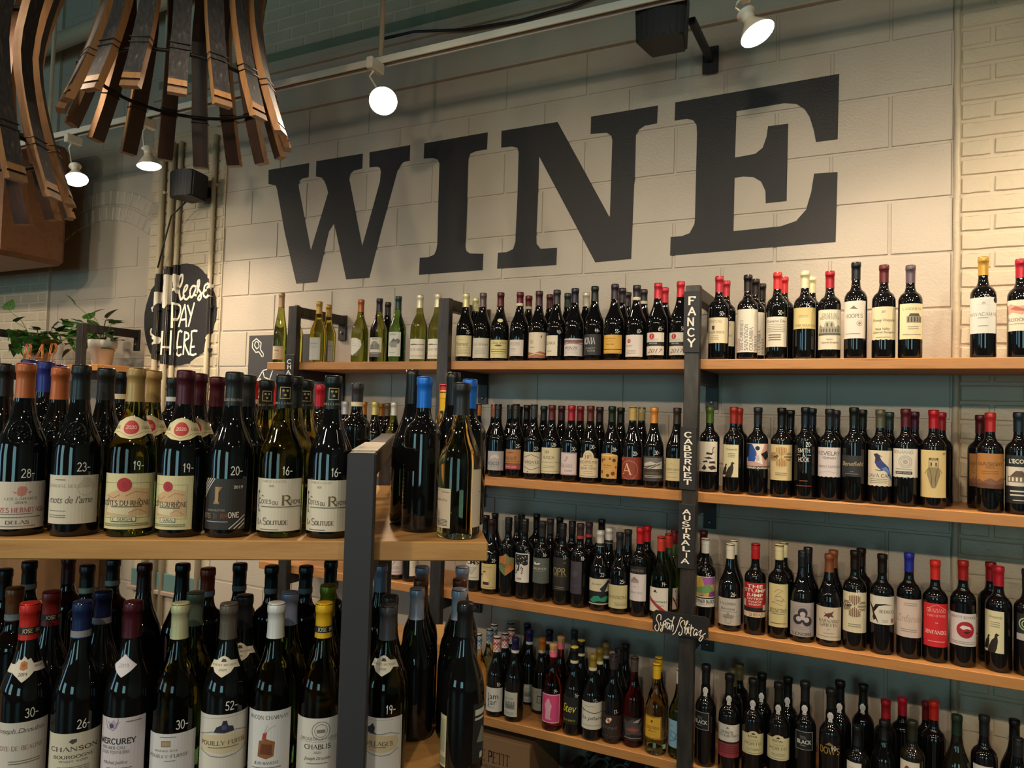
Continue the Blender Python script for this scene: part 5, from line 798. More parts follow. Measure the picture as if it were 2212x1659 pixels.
'dows': ('c8c2b6', None, [R(0, 0, 1, .42, '8a3438'), R(0, .42, 1, .48, '141214'), T("DOW'S", .42, .76, .08, 's', '2a2624', .46), T('FINE RUBY PORTO', .5, .66, .06, 's', '4a4442', .8), PO([(.4, .88), (.45, .94), (.5, .88)], '6a6460')] + LN(.5, .34, .8, 4, .07, '6a2428', .03)),
'dowsgold': (None, None, [T("DOW'S", .5, .3, .5, 's', 'a8843c', .95), PO([(.3, .75), (.5, 1), (.7, .75)], '8a6c34')]),
'porto': ('c9bf94', HUMP, [PO([(.42, .86), (.5, .92), (.58, .86), (.5, .84)], '2c2820'), T('ROYAL', .48, .76, .08, 'B', '3c3628', .36), T('TAWNY', .5, .6, .06, 's', '8a8260', .4), T('PORTO', .5, .46, .11, 's', '7a7250', .66)] + LN(.5, .24, .5, 2, .06) + LN(.5, .06, .8, 1)),
'redblot': ('cfc6b4', None, [PO([(.3, .7), (.4, .82), (.5, .78), (.6, .64), (.5, .5), (.36, .5)], '8a2c28')] + LN(.5, .3, .6, 2)),
'hermitage': ('d4cabc', None, [PO([(.5, .72), (.5, .84), (.53, .9), (.62, .9), (.65, .84), (.62, .72), (.56, .68)], 'c88478'), PO([(.42, .8), (.5, .78), (.48, .74)], 'c88478'), PO([(.65, .78), (.73, .8), (.68, .74)], 'c88478'), T('LES LARMES', .56, .64, .05, 's', '8a7a70', .5), T('2019', .56, .56, .045, 's', '8a7a70', .18), T('CROZES HERMITAGE', .5, .4, .095, 's', 'b0504c', .94), T('DELAS', .52, .14, .07, 's', '5a524c', .36)] + LN(.5, .31, .5, 1) + LN(.5, .24, .8, 1) + LN(.5, .05, .6, 1)),
'lame': ('d0c8b6', None, [T('DOMAINE DES CROIX', .45, .78, .06, 's', '9a9080', .8), T("mots de l'ame", .46, .5, .15, 'i', '5e564c', .8), RING(.74, .74, .14, .008, 'b0a898'), PO([(.62, .8), (.7, .96), (.82, .94), (.92, .8), (.88, .68), (.8, .78), (.7, .76)], 'beb5a4')] + LN(.25, .26, .35, 1) + LN(.25, .17, .35, 2, .04) + LN(.3, .9, .2, 1)),
'guigal': ('d4cc9e', None, [ST([(.03, .2), (.86, .2), (.86, .83), (.03, .83)], .008, '7a6a44'), PO([(.06, .24), (.84, .24), (.84, .72), (.5, .76), (.3, .7), (.1, .62)], 'cfae84'), PO([(.1, .3), (.5, .26), (.6, .4), (.4, .5), (.16, .5)], 'd8cca8'), ST([(.5, .3), (.65, .36), (.8, .28)], .01, 'b07848'), ST([(.45, .6), (.6, .68), (.8, .64)], .01, 'b07848'), ST([(.1, .6), (.25, .56), (.35, .62)], .01, 'b07848'), CI(.42, .8, .12, 'b03038'), T('G', .42, .8, .09, 's', '8a2028'), T('CÔTES DU RHÔNE'.replace('Ô', 'O'), .44, .47, .085, 's', '3a2c20', .84), ST([(.125, .525), (.145, .55), (.165, .525)], .008, '3a2c20'), ST([(.645, .525), (.665, .55), (.685, .525)], .008, '3a2c20'), R(.22, .14, .62, .22, 'dcd6b4'), ST([(.22, .14), (.62, .14), (.62, .22), (.22, .22), (.22, .14)], .008, '2a2620'), T('E. GUIGAL', .42, .18, .05, 's', '2a2620', .34)] + LN(.46, .4, .5, 1, .05, '6a5a40') + LN(.45, .09, .8, 2, .03, '8a8058')),
'selection': ('2e2a28', None, [ST([(0, .62), (.32, 1)], .02, 'd8d0c4'), ST([(0, .7), (.26, 1)], .02, 'd8d0c4'), ST([(0, .78), (.2, 1)], .02, 'd8d0c4'), ST([(0, .86), (.13, 1)], .02, 'd8d0c4'), ST([(.66, .02), (.98, .28)], .02, 'd8d0c4'), ST([(.76, .02), (.98, .2)], .02, 'd8d0c4'), ST([(.86, .02), (.98, .12)], .02, 'd8d0c4'), T('2019', .82, .84, .06, 'B', 'd8d0c4', .2), PO([(.33, .84), (.5, .84), (.46, .78), (.4, .7), (.4, .6), (.46, .5), (.3, .5), (.34, .6)], '8a6c44'), PO([(.36, .84), (.42, .84), (.42, .52), (.34, .52)], 'a8885c'), T('RHONE SELECTION', .36, .38, .035, 'h', 'b0a89c', .42), T('COTES', .14, .27, .085, 'H', '8a7a5c', .24), T('DU', .37, .27, .085, 'H', '6a5c44', .1), T('RH', .55, .27, .085, 'H', '7a4c30', .14), T('ONE', .74, .29, .1, 'H', 'd8d0c4', .22)] + LN(.38, .15, .5, 1, .05, 'b0a89c')),
'solitude': ('d3ccba', None, [T('FAMILLE LANCON', .4, .95, .04, 's', '8a8474', .48), T('2020', .38, .86, .035, 's', '7a7464', .1), T('Cotes', .24, .57, .1, 's', '3a3026', .3), ST([(.17, .655), (.2, .68), (.23, .655)], .01, '3a3026'), T('du', .46, .55, .09, 's', '4a3a28', .1), T('R', .66, .59, .18, 's', '6a5836', .2), T('hone', .85, .57, .1, 's', '3a3026', .24), PO([(.06, .74), (.09, .78), (.12, .74), (.09, .7)], '5a2830'), ST([(.08, .7), (.1, .36)], .014, '6a4850'), ST([(.05, .5), (.14, .36)], .01, '6a4850'), T('La', .14, .18, .1, 's', '2a241c', .12), T('S', .27, .19, .13, 's', '8a847a', .1), T('olitude', .5, .18, .1, 's', '2a241c', .38)] + LN(.58, .46, .8, 1, .05, '6a6454') + LN(.35, .03, .35, 1)),
'spineprint': (None, None, [T('CABERNET', .5, .1, .03, 'h', '4a4034', .8)] + [R(.3, .2 + i * .045, .7, .215 + i * .045 + .01, '3a342c') for i in range(12)]),
'blanche': ('cbb9a0', None, [R(0, .95, 1, .955, '4a4034'), T('blanche', .42, .72, .08, 'b', '7a6a58', .8), T('DRINKABLE', .7, .91, .03, 'h', '4a4034', .5)] + LN(.5, .2, .7, 5, .035, '5a4c40')),
'beaune': ('d2cac2', None, [T('Joseph Drouhin', .5, .87, .08, 'i', '5a5450', .8), ST([(.2, .82), (.8, .84)], .006, '8a8480'), T('COTE-DE-BEAUNE', .5, .58, .07, 's', '9a7468', .8)] + LN(.6, .36, .5, 2, .04)),
'chanson': ('d0c8b4', None, [PO([(.42, .83), (.46, .88), (.54, .88), (.54, .82), (.48, .78)], '4a4844'), T('CHANSON', .5, .68, .085, 's', '3a3632', .8), T('BOURGOGNE', .5, .52, .06, 's', '3a3632', .66), T('PINOT NOIR', .5, .43, .035, 's', '5a544c', .45)] + LN(.5, .3, .5, 3, .04)),
'mercurey': ('cfc6cc', None, [PO([(.2, .96), (.3, .84), (.42, .82), (.5, .95), (.42, .92), (.36, .97), (.3, .92)], 'a8a4b4'), ST([(.16, .98), (.22, .84), (.36, .8)], .012, '8a5460'), ST([(.36, .8), (.42, .86), (.46, .98)], .012, '8a5460'), CI(.32, .87, .05, '4a4a68'), T('MERCUREY', .42, .63, .085, 'H', '2e2a30', .78), T('PREMIER CRU', .36, .53, .045, 's', '7a7278', .5), T('CLOS TONNERRE', .4, .46, .045, 's', '7a7278', .6), T('Michel Juillot', .4, .3, .05, 'i', '7a7278', .5)] + LN(.75, .93, .3, 1) + LN(.5, .2, .5, 1)),
'fuisse': ('d0ced0', None, [R(.34, .72, .5, .84, 'a89070'), ST([(.34, .72), (.5, .72), (.5, .84), (.34, .84), (.34, .72)], .01, '6a5c48'), T('DOMAINE SEVE', .42, .63, .04, 's', '6a6664', .44), T('POUILLY-FUISSE', .45, .51, .065, 's', '6a6664', .78)] + LN(.5, .4, .2, 1) + LN(.45, .92, .3, 1)),
'pouilly': ('d2cec6', None, [ST([(.04, .93), (.96, .97)], .008, 'a8a294'), PO([(.1, .42), (.06, .56), (.1, .66), (.5, .68), (.9, .66), (.96, .56), (.9, .42), (.5, .36)], 'cfc0a0'), ST([(.06, .66), (.3, .72), (.5, .7), (.7, .73), (.94, .67)], .016, '8e8a86'), ST([(.08, .42), (.3, .33), (.5, .31), (.7, .33), (.94, .42)], .016, '8e8a86'), PO([(.34, .72), (.38, .8), (.46, .83), (.48, .9), (.54, .9), (.56, .82), (.64, .8), (.66, .72), (.5, .7)], '2c2c3c'), CI(.5, .79, .04, '4c4c84'), T('POUILLY-FUISSE', .5, .54, .065, 's', '5a5244', .8)] + LN(.5, .46, .5, 1)),
'macon': ('cfcfd0', None, [T('MACON CHARNAY', .5, .9, .055, 's', '2e2c34', .86), PO([(.32, .3), (.34, .54), (.5, .57), (.66, .52), (.64, .3), (.5, .26)], '8a5a30'), PO([(.36, .34), (.4, .5), (.6, .48), (.6, .32)], '6a3820'), PO([(.4, .56), (.42, .66), (.5, .68), (.48, .56)], 'a83c34'), ST([(.46, .66), (.56, .74), (.66, .78)], .01, 'a8a4a0'), ST([(.44, .66), (.5, .78)], .01, 'a8a4a0'), T('JEAN MANCIAT', .5, .2, .04, 's', '3c3a40', .5)] + LN(.5, .12, .6, 1)),
'chablis': ('ccc8c2', None, [RING(.6, .78, .17, .012, '6a6660'), RING(.6, .78, .12, .01, '6a6660'), R(.52, .74, .68, .8, '7c7870'), T('DROUHIN-VAUDON', .58, .64, .05, 's', '7a766e', .8), R(.1, .585, .98, .59, '8a867e'), T('CHABLIS', .54, .5, .08, 's', '34302c', .52), T('2020', .54, .4, .035, 's', '7a766e', .14), T('Joseph Drouhin', .54, .3, .06, 'i', '5a5650', .5)] + LN(.54, .2, .4, 1)),
'villages': ('d0ccc8', None, [ST([(.04, .94), (.96, .97), (.96, .1)], .008, 'a8a294'), PO([(0, .42), (0, .66), (.4, .68), (.86, .66), (.9, .56), (.86, .42), (.5, .36)], 'c8b694'), ST([(0, .68), (.3, .7), (.5, .7), (.7, .73), (.92, .67)], .02, '8e8a86'), ST([(0, .4), (.3, .33), (.5, .31), (.7, .33), (.9, .42)], .02, '8e8a86'), PO([(.1, .72), (.14, .8), (.24, .84), (.3, .9), (.36, .82), (.34, .74), (.4, .7)], '2c2c34'), T('VILLAGES', .46, .53, .07, 's', '4a4034', .62)] + LN(.42, .46, .4, 1)),
'backlabel': ('bcb494', None, LN(.5, .9, .8, 18, .035, '7a745c', .012) + [R(.1, .06, .9, .2, '8a8468')]),
}
def v_text(W, Hh):
    """the label whose words run upwards"""
    bm = bmesh.new(); pal = ['dcd4c2']
    f = bm.faces.new([bm.verts.new(p) for p in ((-W/2, 0, 0), (W/2, 0, 0), (W/2, Hh, 0), (-W/2, Hh, 0))])
    for k, (s, x, y0, ln, c) in enumerate([('HARDY', -.36, .04, .3, 'b0504c'), ('2016', -.22, .04, .18, '6a6a72'), ('CABERNET', -.22, .26, .5, '6a6a72'), ('SAUVIGNON', -.04, .04, .62, '6a6a72'), ('COLUMBIA', .14, .04, .54, '6a6a72'), ('VALLEY', .32, .04, .36, '6a6a72')]):
        if c not in pal: pal.append(c)
        V, F, adv = text_geo(s, 's'); hh = W * .13; sx = ln * Hh / adv
        vs = [bm.verts.new((x * W + hh / 2 - vy * hh, y0 * Hh + vx * sx, .00006 * (k + 1))) for vx, vy in V]
        for q in F: bm.faces.new([vs[i] for i in q]).material_index = pal.index(c)
    return bm, pal

CNAMES = [('black', (.03, .03, .03)), ('charcoal', (.22, .22, .23)), ('grey', (.5, .5, .5)), ('white', (.87, .87, .86)), ('cream', (.85, .81, .65)), ('tan', (.72, .62, .45)), ('gold', (.74, .58, .3)), ('yellow', (.88, .7, .16)), ('orange', (.82, .47, .13)), ('copper', (.72, .42, .25)), ('brown', (.36, .23, .16)), ('red', (.78, .14, .18)), ('crimson', (.5, .1, .13)), ('maroon', (.28, .09, .13)), ('pink', (.9, .44, .56)), ('blue', (.13, .4, .85)), ('navy', (.12, .15, .4)), ('pale', (.5, .68, .8)), ('teal', (.1, .2, .2)), ('green', (.35, .44, .19)), ('bottle-green', (.08, .16, .1)), ('plum', (.2, .14, .2)), ('lavender', (.62, .64, .74)), ('sage', (.46, .5, .42)), ('pewter', (.38, .36, .32)), ('olive', (.5, .5, .15))]
def cname(h):
    c = [int(h[i:i+2], 16) / 255 for i in (0, 2, 4)]
    return min(CNAMES, key=lambda n: sum((a - b_) ** 2 for a, b_ in zip(c, n[1])))[0]
ORD = 'first second third fourth fifth sixth seventh eighth ninth tenth eleventh twelfth thirteenth fourteenth fifteenth sixteenth seventeenth eighteenth nineteenth twentieth'.split()
GN = {'k': 'black', 'd': 'dark', 'g': 'olive', 'G': 'green', 'y': 'yellow', 'c': 'clear', 'r': 'rose', 'm': 'crimson'}
ISL = Vector((2.42121, -2.02222, 0)); PSI = math.radians(33.6567)
E1 = Vector((math.cos(PSI), math.sin(PSI), 0)); E2 = Vector((-math.sin(PSI), math.cos(PSI), 0))
SHELF_Z = {1: 1.826, 2: 1.342, 3: .853, 4: .365, 11: 1.378, 12: .957}
SHN = {1: 'top wall shelf', 2: 'second wall shelf', 3: 'third wall shelf', 4: 'bottom wall shelf', 11: 'upper stand', 12: 'lower stand'}
def where(b):
    s, x, y, row = b[0], b[1], b[2], b[3]
    if s < 10:
        bay = 'left bay' if x < 1.54 else 'middle bay' if x < 2.6 else 'right bay'
        front = y < -.235
    else:
        q = (Vector((x, y, 0)) - ISL).dot(E1); t = (Vector((x, y, 0)) - ISL).dot(E2)
        bay = 'before post' if q < 0 else 'beyond post'; front = t < .1; return bay, front, q
    return bay, front, x
def build_bottles():
    groups = {}
    for b in BOTTLES:
        bay, front, q = where(b); groups.setdefault((b[0], bay, front), []).append((q, b))
    for (s, bay, front), lst in sorted(groups.items(), key=lambda g: (g[0][0], g[0][1], not g[0][2])):
        lst.sort(key=lambda t: t[0])
        for i, (q, b) in enumerate(lst):
            sh, x, y, row, shape, H, g, cap, rz, lab, price, neck, desc, off = b
            capn = cname(cap[:6]) if 'q' not in cap else ('blue-patterned' if cap[0] in '34' and cap[:2] in ('4a', '3a') else 'red-patterned')
            if g in 'kd' and not lab: gl = GN[g]
            else: gl = GN[g]
            ln = ''
            if lab:
                dsg = D[lab[3]]; ln = (' ' + cname(dsg[0]) + ' label,') if dsg[0] else ' printed glass,'
            pos = f"{ORD[i]} from left in {'front' if front else 'rear'} row, {SHN[sh]} {bay}"
            t = f"{gl} bottle, {capn} cap,{ln} {pos}"
            if len(t.replace('-', ' ').split()) > 16: t = t.replace(' in front row', ' in front').replace(' in rear row', ' at rear')
            if len(t.split()) > 16: t = t.replace(' bottle,', ' glass,').replace(' wall shelf', ' shelf')
            root = empty('wine_bottle', (x, y, SHELF_Z[sh]), math.radians(rz), label=t, cat='bottle', group='wine bottles on the ' + (SHN[sh] if sh < 10 else 'near display stand'))
            link('bottle_body', body_mesh(shape, H, g), None, root)
            cp = link('capsule', foil_mesh(shape, H, cap), None, root)
            fl = cap.split('/')[0][6:]
            if '/' in cap:
                bc = cap.split('/')[1]; zz = H - .060 + (.002 if bc != '181818' else .010)
                link('band', wrap_mesh(('bd', shape, round(H, 3), bc), ([T('JOSE', .5, .5, .6, 's', 'd8c8a0', .16), T('DROUHIN', .72, .5, .5, 's', 'd8c8a0', .2)] if bc == '181818' else []), 2 * PI * .0152, .011, zz, shape, H, bc, eps=.0018), None, cp)
            if 'q' in fl:
                c = cap[:6]; el = [ST([(k / 7, 0), (k / 7 + .5, 1)], .022, c) for k in range(-4, 8)] + [ST([(k / 7, 1), (k / 7 + .5, 0)], .022, c) for k in range(-4, 8)]
                el = [e for e in el if e[1][0][0] >= 0 and e[1][1][0] <= 1] + [ST([(k / 14, .5 - .5 * k / 7 * 0), (k / 14 + .07, .64)], .03, c) for k in range(14)]
                link('lattice_print', wrap_mesh(('q', shape, round(H, 3), c), el, 2 * PI * .0150 * .98, .052, H - .056, shape, H, eps=.0003, radius=.0152), None, cp)
            if desc == 'y':
                link('cap_top', cached('ytop', lambda: mesh('cap_top', lathe([(.0150, 0), (.0150, .003), (.012, .0042), (0, .0045)], 20))), foil('d8c830', 0), cp, (0, 0, H + .0005))
            if lab:
                z0, z1, w_, dn = lab; z0 = max(z0, .013); bg, ol, el = D[dn]; hh = z1 - z0
                if z1 > (.465 if shape in 'BS' else .59) * H: z1 = (.465 if shape in 'BS' else .59) * H; hh = z1 - z0
                def mk():
                    if el == 'V': bm, pal = v_text(w_, hh)
                    else: bm, pal = flat(el, w_, hh, bg, ol)
                    f = rad_fn(shape, H)
                    for v in bm.verts: v.co.y += z0
                    cut_wrap(bm, lambda z: (f(z) if z is not None else RAD[shape]), w_ / 2 + .002)
                    me = mesh('label', bm)
                    for c in pal: me.materials.append(ink(c))
                    return me
                link('front_label', cached(('l', dn, round(w_, 3), round(hh, 3), round(z0, 3), shape, round(H, 3)), mk), None, root)
            if lab and lab[3] in ('backlabel', 'blanche'):
                bk = lab[3] == 'backlabel'
                link('rear_label', wrap_mesh(('rl', lab[3]), ([R(.1, .8, .9, .9, 'c8c4bc'), R(.1, .72, .7, .76, 'c8c4bc'), PO([(.2, .35), (.5, .6), (.8, .5), (.7, .3)], '7a7c6c'), R(.4, .06, .6, .16, 'c8c4bc')] if bk else LN(.5, .6, .2, 1)), .045, .105, .022, shape, H, '1e2222' if bk else 'd4c8b4'), None, root, None, (0, 0, math.radians(122 if bk else 118)))
            if price:
                z1 = (lab[1] if lab else .11)
                zb = min(z1 + .006, .45 * H if shape != 'X' else .57 * H)
                a = off + (16 if sh > 10 else 20)
                cx = math.radians(a) * RAD[shape]
                bm, pal = flat([T(price, .5, .5, .9, 'h', 'eceae4')], .026 if sh > 10 else .022, .016, None)
                f = rad_fn(shape, H)
                for v in bm.verts: v.co.x += cx; v.co.y += zb
                cut_wrap(bm, lambda z: (f(z) if z is not None else RAD[shape]), abs(cx) + .02, .008)
                me = mesh('price', bm)
                for c in pal: me.materials.append(ink(c))
                link('price_mark', me, None, root)
            oa = math.radians(off)
            def ring_print(nm, el, W, Hh, z0, bg=None, ol=None, eps=.0005, rot=0, par=None):
                me = wrap_mesh((nm, shape, round(H, 3), round(z0, 3)), el, W, Hh, z0, shape, H, bg, ol, eps)
                return link(nm, me, None, par or root, None, (0, 0, oa + rot))
            if neck == 'oval': ring_print('neck_label', LN(.5, .5, .4, 1), .024, .016, .56 * H, 'd8cf9a', OVAL)
            elif neck == 'seal': ring_print('neck_seal', [RING(.5, .56, .26, .04, '5a5a5a'), R(.3, .1, .7, .16, '6a6a6a')], .019, .032, .70 * H, 'cfccc6', [(.15, 0), (.85, 0), (.8, .3), (1, .45), (1, .75), (.7, 1), (.3, 1), (0, .75), (0, .45), (.2, .3)], rot=-.1)
            elif neck == 'band': ring_print('neck_label', [ST([(.04, .32), (.3, .3), (.5, .08), (.7, .3), (.96, .32)], .01, 'a8905c'), CI(.5, .5, .145, 'b82c34'), T('2020', .5, .5, .14, 's', 'e8c8b8', .2), T('E.GUIGAL', .8, .5, .13, 's', '6a5c44', .22), T('GUIGAL', .18, .5, .13, 's', '6a5c44', .2)], .084, .040, .575 * H, 'd8cda2', [(0, .2), (.2, .24), (.36, .06), (.5, 0), (.64, .06), (.8, .24), (1, .2), (1, .74), (.8, .78), (.64, .94), (.5, 1), (.36, .94), (.2, .78), (0, .74)], rot=-.15)
            elif neck == 'star': ring_print('neck_label', [PO([(.42, .5), (.42, .74), (.5, .82), (.58, .74), (.58, .5), (.5, .44)], 'a87c40'), CI(.5, .64, .04, 'c83c30'), T('2019', .5, .3, .11, 's', '4a443c', .16), T('BURGUNDY', .84, .56, .08, 's', '4a443c', .22)], .072, .040, .585 * H, 'd8d0c4', [(0, .34), (.28, .36), (.4, .2), (.5, 0), (.62, .2), (.7, .36), (1, .34), (1, .66), (.72, .68), (.66, .9), (.58, .84), (.5, 1), (.42, .84), (.34, .9), (.28, .68), (0, .66)], rot=-.2)
            elif neck == 'badge': ring_print('neck_label', [PO([(.42, .7), (.46, .86), (.56, .84), (.6, .7)], '3a3630'), T('ALBERT BICHOT', .5, .56, .09, 's', '5a5246', .8), T('2020', .5, .34, .09, 's', '5a5246', .2)], .06, .034, .60 * H, 'd6cfbc', [(0, .36), (.2, .42), (.3, .22), (.4, .12), (.5, 0), (.6, .12), (.7, .22), (.8, .42), (1, .36), (.96, .74), (.72, .78), (.62, .92), (.5, 1), (.38, .92), (.28, .78), (.04, .74)], rot=-.25)
            elif neck == 'diamond': ring_print('neck_label', [T('2019', .5, .5, .16, 's', '9a94a0', .4)], .042, .036, .60 * H, 'cfcad2', [(0, .5), (.5, 0), (1, .5), (.5, 1)], rot=-.45)
            elif neck == 'foilcaps': ring_print('foil_lettering', [T('FRANCOISE RIGO FRANCOISE', .5, .5, .9, 'h', 'b8b0a8', .98)], .05, .0045, H - .052, eps=.0016, par=cp)
            elif neck == 'emblem':
                ring_print('foil_emblem', [ST([(.02, .02), (.98, .02), (.98, .98), (.02, .98), (.02, .02)], .07, 'b0a070'), CI(.32, .7, .14, 'a08c54', 6), CI(.7, .7, .14, 'a08c54', 6), CI(.5, .32, .14, 'a08c54', 6)], .017, .021, H - .043, eps=.0014, rot=.1, par=cp)
                ring_print('foil_lettering', [T('FAMILLE LANCON', .5, .5, .9, 's', 'a89c7c', .96)], .05, .0042, H - .053, eps=.0016, par=cp)
            elif neck == 'emboss':
                f = rad_fn(shape, H); bm = bmesh.new(); zc = .60 * H; random.seed(i * 7 + 3)
                def onb(u, v):
                    zz = zc + v; a = u / f(zc); rr = f(zz) + .0006; return Vector((rr * math.sin(a), -rr * math.cos(a), zz))
                tube(bm, [onb(.017 * math.cos(2 * PI * k / 20), .019 * math.sin(2 * PI * k / 20)) for k in range(20)], .0011, 6, 0, True)
                for k in range(26):
                    rr = random.uniform(0, .014); aa = random.uniform(0, 2 * PI); p = onb(rr * math.cos(aa), rr * math.sin(aa)); s0 = random.uniform(.0014, .0028)
                    bmesh.ops.create_icosphere(bm, subdivisions=1, radius=s0, matrix=Matrix.Translation(p))
                link('embossed_crest', mesh('embossed_crest', bm, True), glassmat(g), root, None, (0, 0, oa - .15))
            if 'm' in fl:   # wire muselet
                bm = bmesh.new()
                for k in range(4):
                    a = k * PI / 2 + .4
                    tube(bm, [(.0158 * math.sin(a), -.0158 * math.cos(a), H - .030), (.0178 * math.sin(a), -.0178 * math.cos(a), H - .004), (.010 * math.sin(a), -.010 * math.cos(a), H + .005)], .0006, 5)
                tube(bm, [(.0162 * math.sin(2 * PI * k / 16), -.0162 * math.cos(2 * PI * k / 16), H - .030) for k in range(16)], .0007, 5, 0, True)
                link('wire_cage', mesh('wire_cage', bm), mat('steel_wire', 'a8a49c', .3, .9), cp)
# ------------------------------------------------------------ the room
RX0, RX1, RY0, RZ1 = -6.0, 8.5, -9.0, 4.9
def struct(name, x0, x1, y0, y1, z0, z1, m):
    o = boxobj(name, x0, x1, y0, y1, z0, z1, m, bev=0); tag(o, kind='structure'); return o
FLOOR_M = wood('floor_boards', ('4a3524', '5a4230', '4f3a2a'), (1, 8, 1), .5, 3)
struct('floor', RX0, RX1, RY0, .5, -.1, 0, FLOOR_M)
struct('ceiling', RX0, RX1, RY0, .5, RZ1, RZ1 + .1, CEIL_M)
struct('wall_left', RX0 - .15, RX0, RY0, .5, 0, RZ1, FADE_M)
struct('wall_right', RX1, RX1 + .15, RY0, .5, 0, RZ1, FADE_M)
# rear wall with three tall shop windows
wf = bpy.data.objects.new('wall_front', bpy.data.meshes.new('wall_front'))
bm = bmesh.new(); WIN = [(-4.6, -2.8), (-.6, 1.2), (4.6, 6.6)]
xs = [RX0] + [v for w_ in WIN for v in w_] + [RX1]
for i in range(0, len(xs), 2): box(bm, xs[i], xs[i + 1], RY0 - .15, RY0, 0, RZ1)
for a, b_ in WIN: box(bm, a, b_, RY0 - .15, RY0, 0, .7); box(bm, a, b_, RY0 - .15, RY0, 3.1, RZ1)
o = link('wall_front', mesh('wall_front', bm), FADE_M); tag(o, kind='structure')
PANE = mat('window_glass', (.95, .97, .97), .02, Transmission_Weight=1.0, IOR=1.02)
for i, (a, b_) in enumerate(WIN):
    fr = bmesh.new()
    for x in (a + .03, (a + b_) / 2, b_ - .03): box(fr, x - .03, x + .03, RY0 - .1, RY0 - .04, .7, 3.1)
    for z in (.73, 1.9, 3.07): box(fr, a, b_, RY0 - .1, RY0 - .04, z - .03, z + .03)
    o = link(f'window_{i+1}', mesh('window_frame', fr), BLACK_M); tag(o, kind='structure')
    boxobj('pane', a, b_, RY0 - .073, RY0 - .067, .7, 3.1, PANE, o, 0)
    li = bpy.data.lights.new('daylight', 'AREA'); li.shape = 'RECTANGLE'; li.size = b_ - a; li.size_y = 2.4
    li.energy = WINDOW_POWER * (b_ - a) * 2.4; li.color = [(.34, .68, .95), DAY, (.38, .80, .86)][i]
    lo = bpy.data.objects.new('daylight', li); COL.objects.link(lo); lo.location = ((a + b_) / 2, RY0 + .02, 1.9); lo.rotation_euler = (PI / 2, 0, PI)
    lo.rotation_euler = (-PI / 2, 0, 0) if False else (PI / 2, 0, 0)
    lo.matrix_world = Matrix.Translation((( a + b_) / 2, RY0 + .02, 1.9)) @ Vector((0, 1, 0)).to_track_quat('-Z', 'Z').to_matrix().to_4x4()

# masonry ------------------------------------------------------------------
JN = .0045
def unit_mesh(w_, h_, seed, rough, key):
    """one block or brick: rough face at y=0, recessing joints all round"""
    def mk():
        rnd = random.Random(seed); bm = bmesh.new(); g = .0035 if not rough else .004; d = .03; n = 4 if rough else 1
        x0, x1, z0, z1 = -w_ / 2 + g, w_ / 2 - g, -h_ / 2 + g, h_ / 2 - g; c = .0035 if not rough else .006
        pts = []
        for i in range(n): pts.append((x0 + (x1 - x0) * i / n, z0))
        pts.append((x1, z0)); pts.append((x1, z1))
        for i in range(1, n): pts.append((x1 - (x1 - x0) * i / n, z1))
        pts.append((x0, z1))
        J = (lambda: rnd.uniform(-rough, rough)) if rough else (lambda: 0)
        outer = [bm.verts.new((x + J() * .5, JN + .002, z + J() * .5)) for x, z in pts]
        cx, cz = 0, 0
        inner = []
        for x, z in pts:
            ix = x + c * (1 if x < 0 else -1) * (1 if abs(x) > w_ / 2 - g - 1e-6 else 0)
            iz = z + c * (1 if z < 0 else -1)
            inner.append(bm.verts.new((ix + J(), J() * .6, iz + J())))
        back = [bm.verts.new((v.co.x, d, v.co.z)) for v in outer]
        m = len(pts)
        for i in range(m):
            j = (i + 1) % m
            bm.faces.new((outer[i], outer[j], inner[j], inner[i])); bm.faces.new((back[i], back[j], outer[j], outer[i]))
        bm.faces.new(inner)
        bmesh.ops.recalc_face_normals(bm, faces=bm.faces[:])
        return mesh(key, bm, False)
    return cached(('u', key, round(w_, 3), round(h_, 3), seed), mk)
def course_run(parent, name, x0, x1, z, w_, h_, off, rough, m, y=0, variants=3, skip=None):
    x = x0 - off if off else x0; k = 0
    while x < x1 - .004:
        a, b_ = max(x, x0), min(x + w_, x1)
        if b_ - a > .02 and not (skip and skip((a + b_) / 2, z + h_ / 2)):
            sd = random.randrange(variants)
            o = link(name, unit_mesh(round(b_ - a, 3), h_, sd, rough, name), None, parent, ((a + b_) / 2, y, z + h_ / 2))
            if not o.data.materials: o.data.materials.append(m)
        x += w_
CW, CH, BW, BH = .4064, .2032, .2032, .0677
def backing(name, x0, x1, z0, z1, y, m, th=.12):
    return struct(name, x0, x1, y + JN, y + JN + th, z0, z1, m)
wall = backing('wall_back', -.217, 3.459, 0, 3.257, 0, PAINT_M)
wall.location = wall.location  # children carry world places through the inverse below
def adopt(parent):
    e = parent.matrix_world.inverted() if False else Matrix.Translation(-parent.location)
    return e
def masonry(parent, fn):
    before = set(COL.objects)
    fn()
    off = parent.location
    for o in set(COL.objects) - before:
        if o.parent == parent: o.location = o.location - off
def blocks():
    for k in range(16):
        zz = k * CH + .001
        half = (k % 2 == 0)   # joints of the course k
        off = (CW / 2 if (k - 11) % 2 == 0 else 0)
        # joints at i*CW for courses where (k-11) is odd ... see survey: course below z=2.235 has half joints
        first = -.217
        j0 = (.0 if (k - 11) % 2 == 0 else -CW / 2)
        course_run_abs(wall, 'block', first, 3.459, zz, j0, CW, CH, 0, PAINT_M)
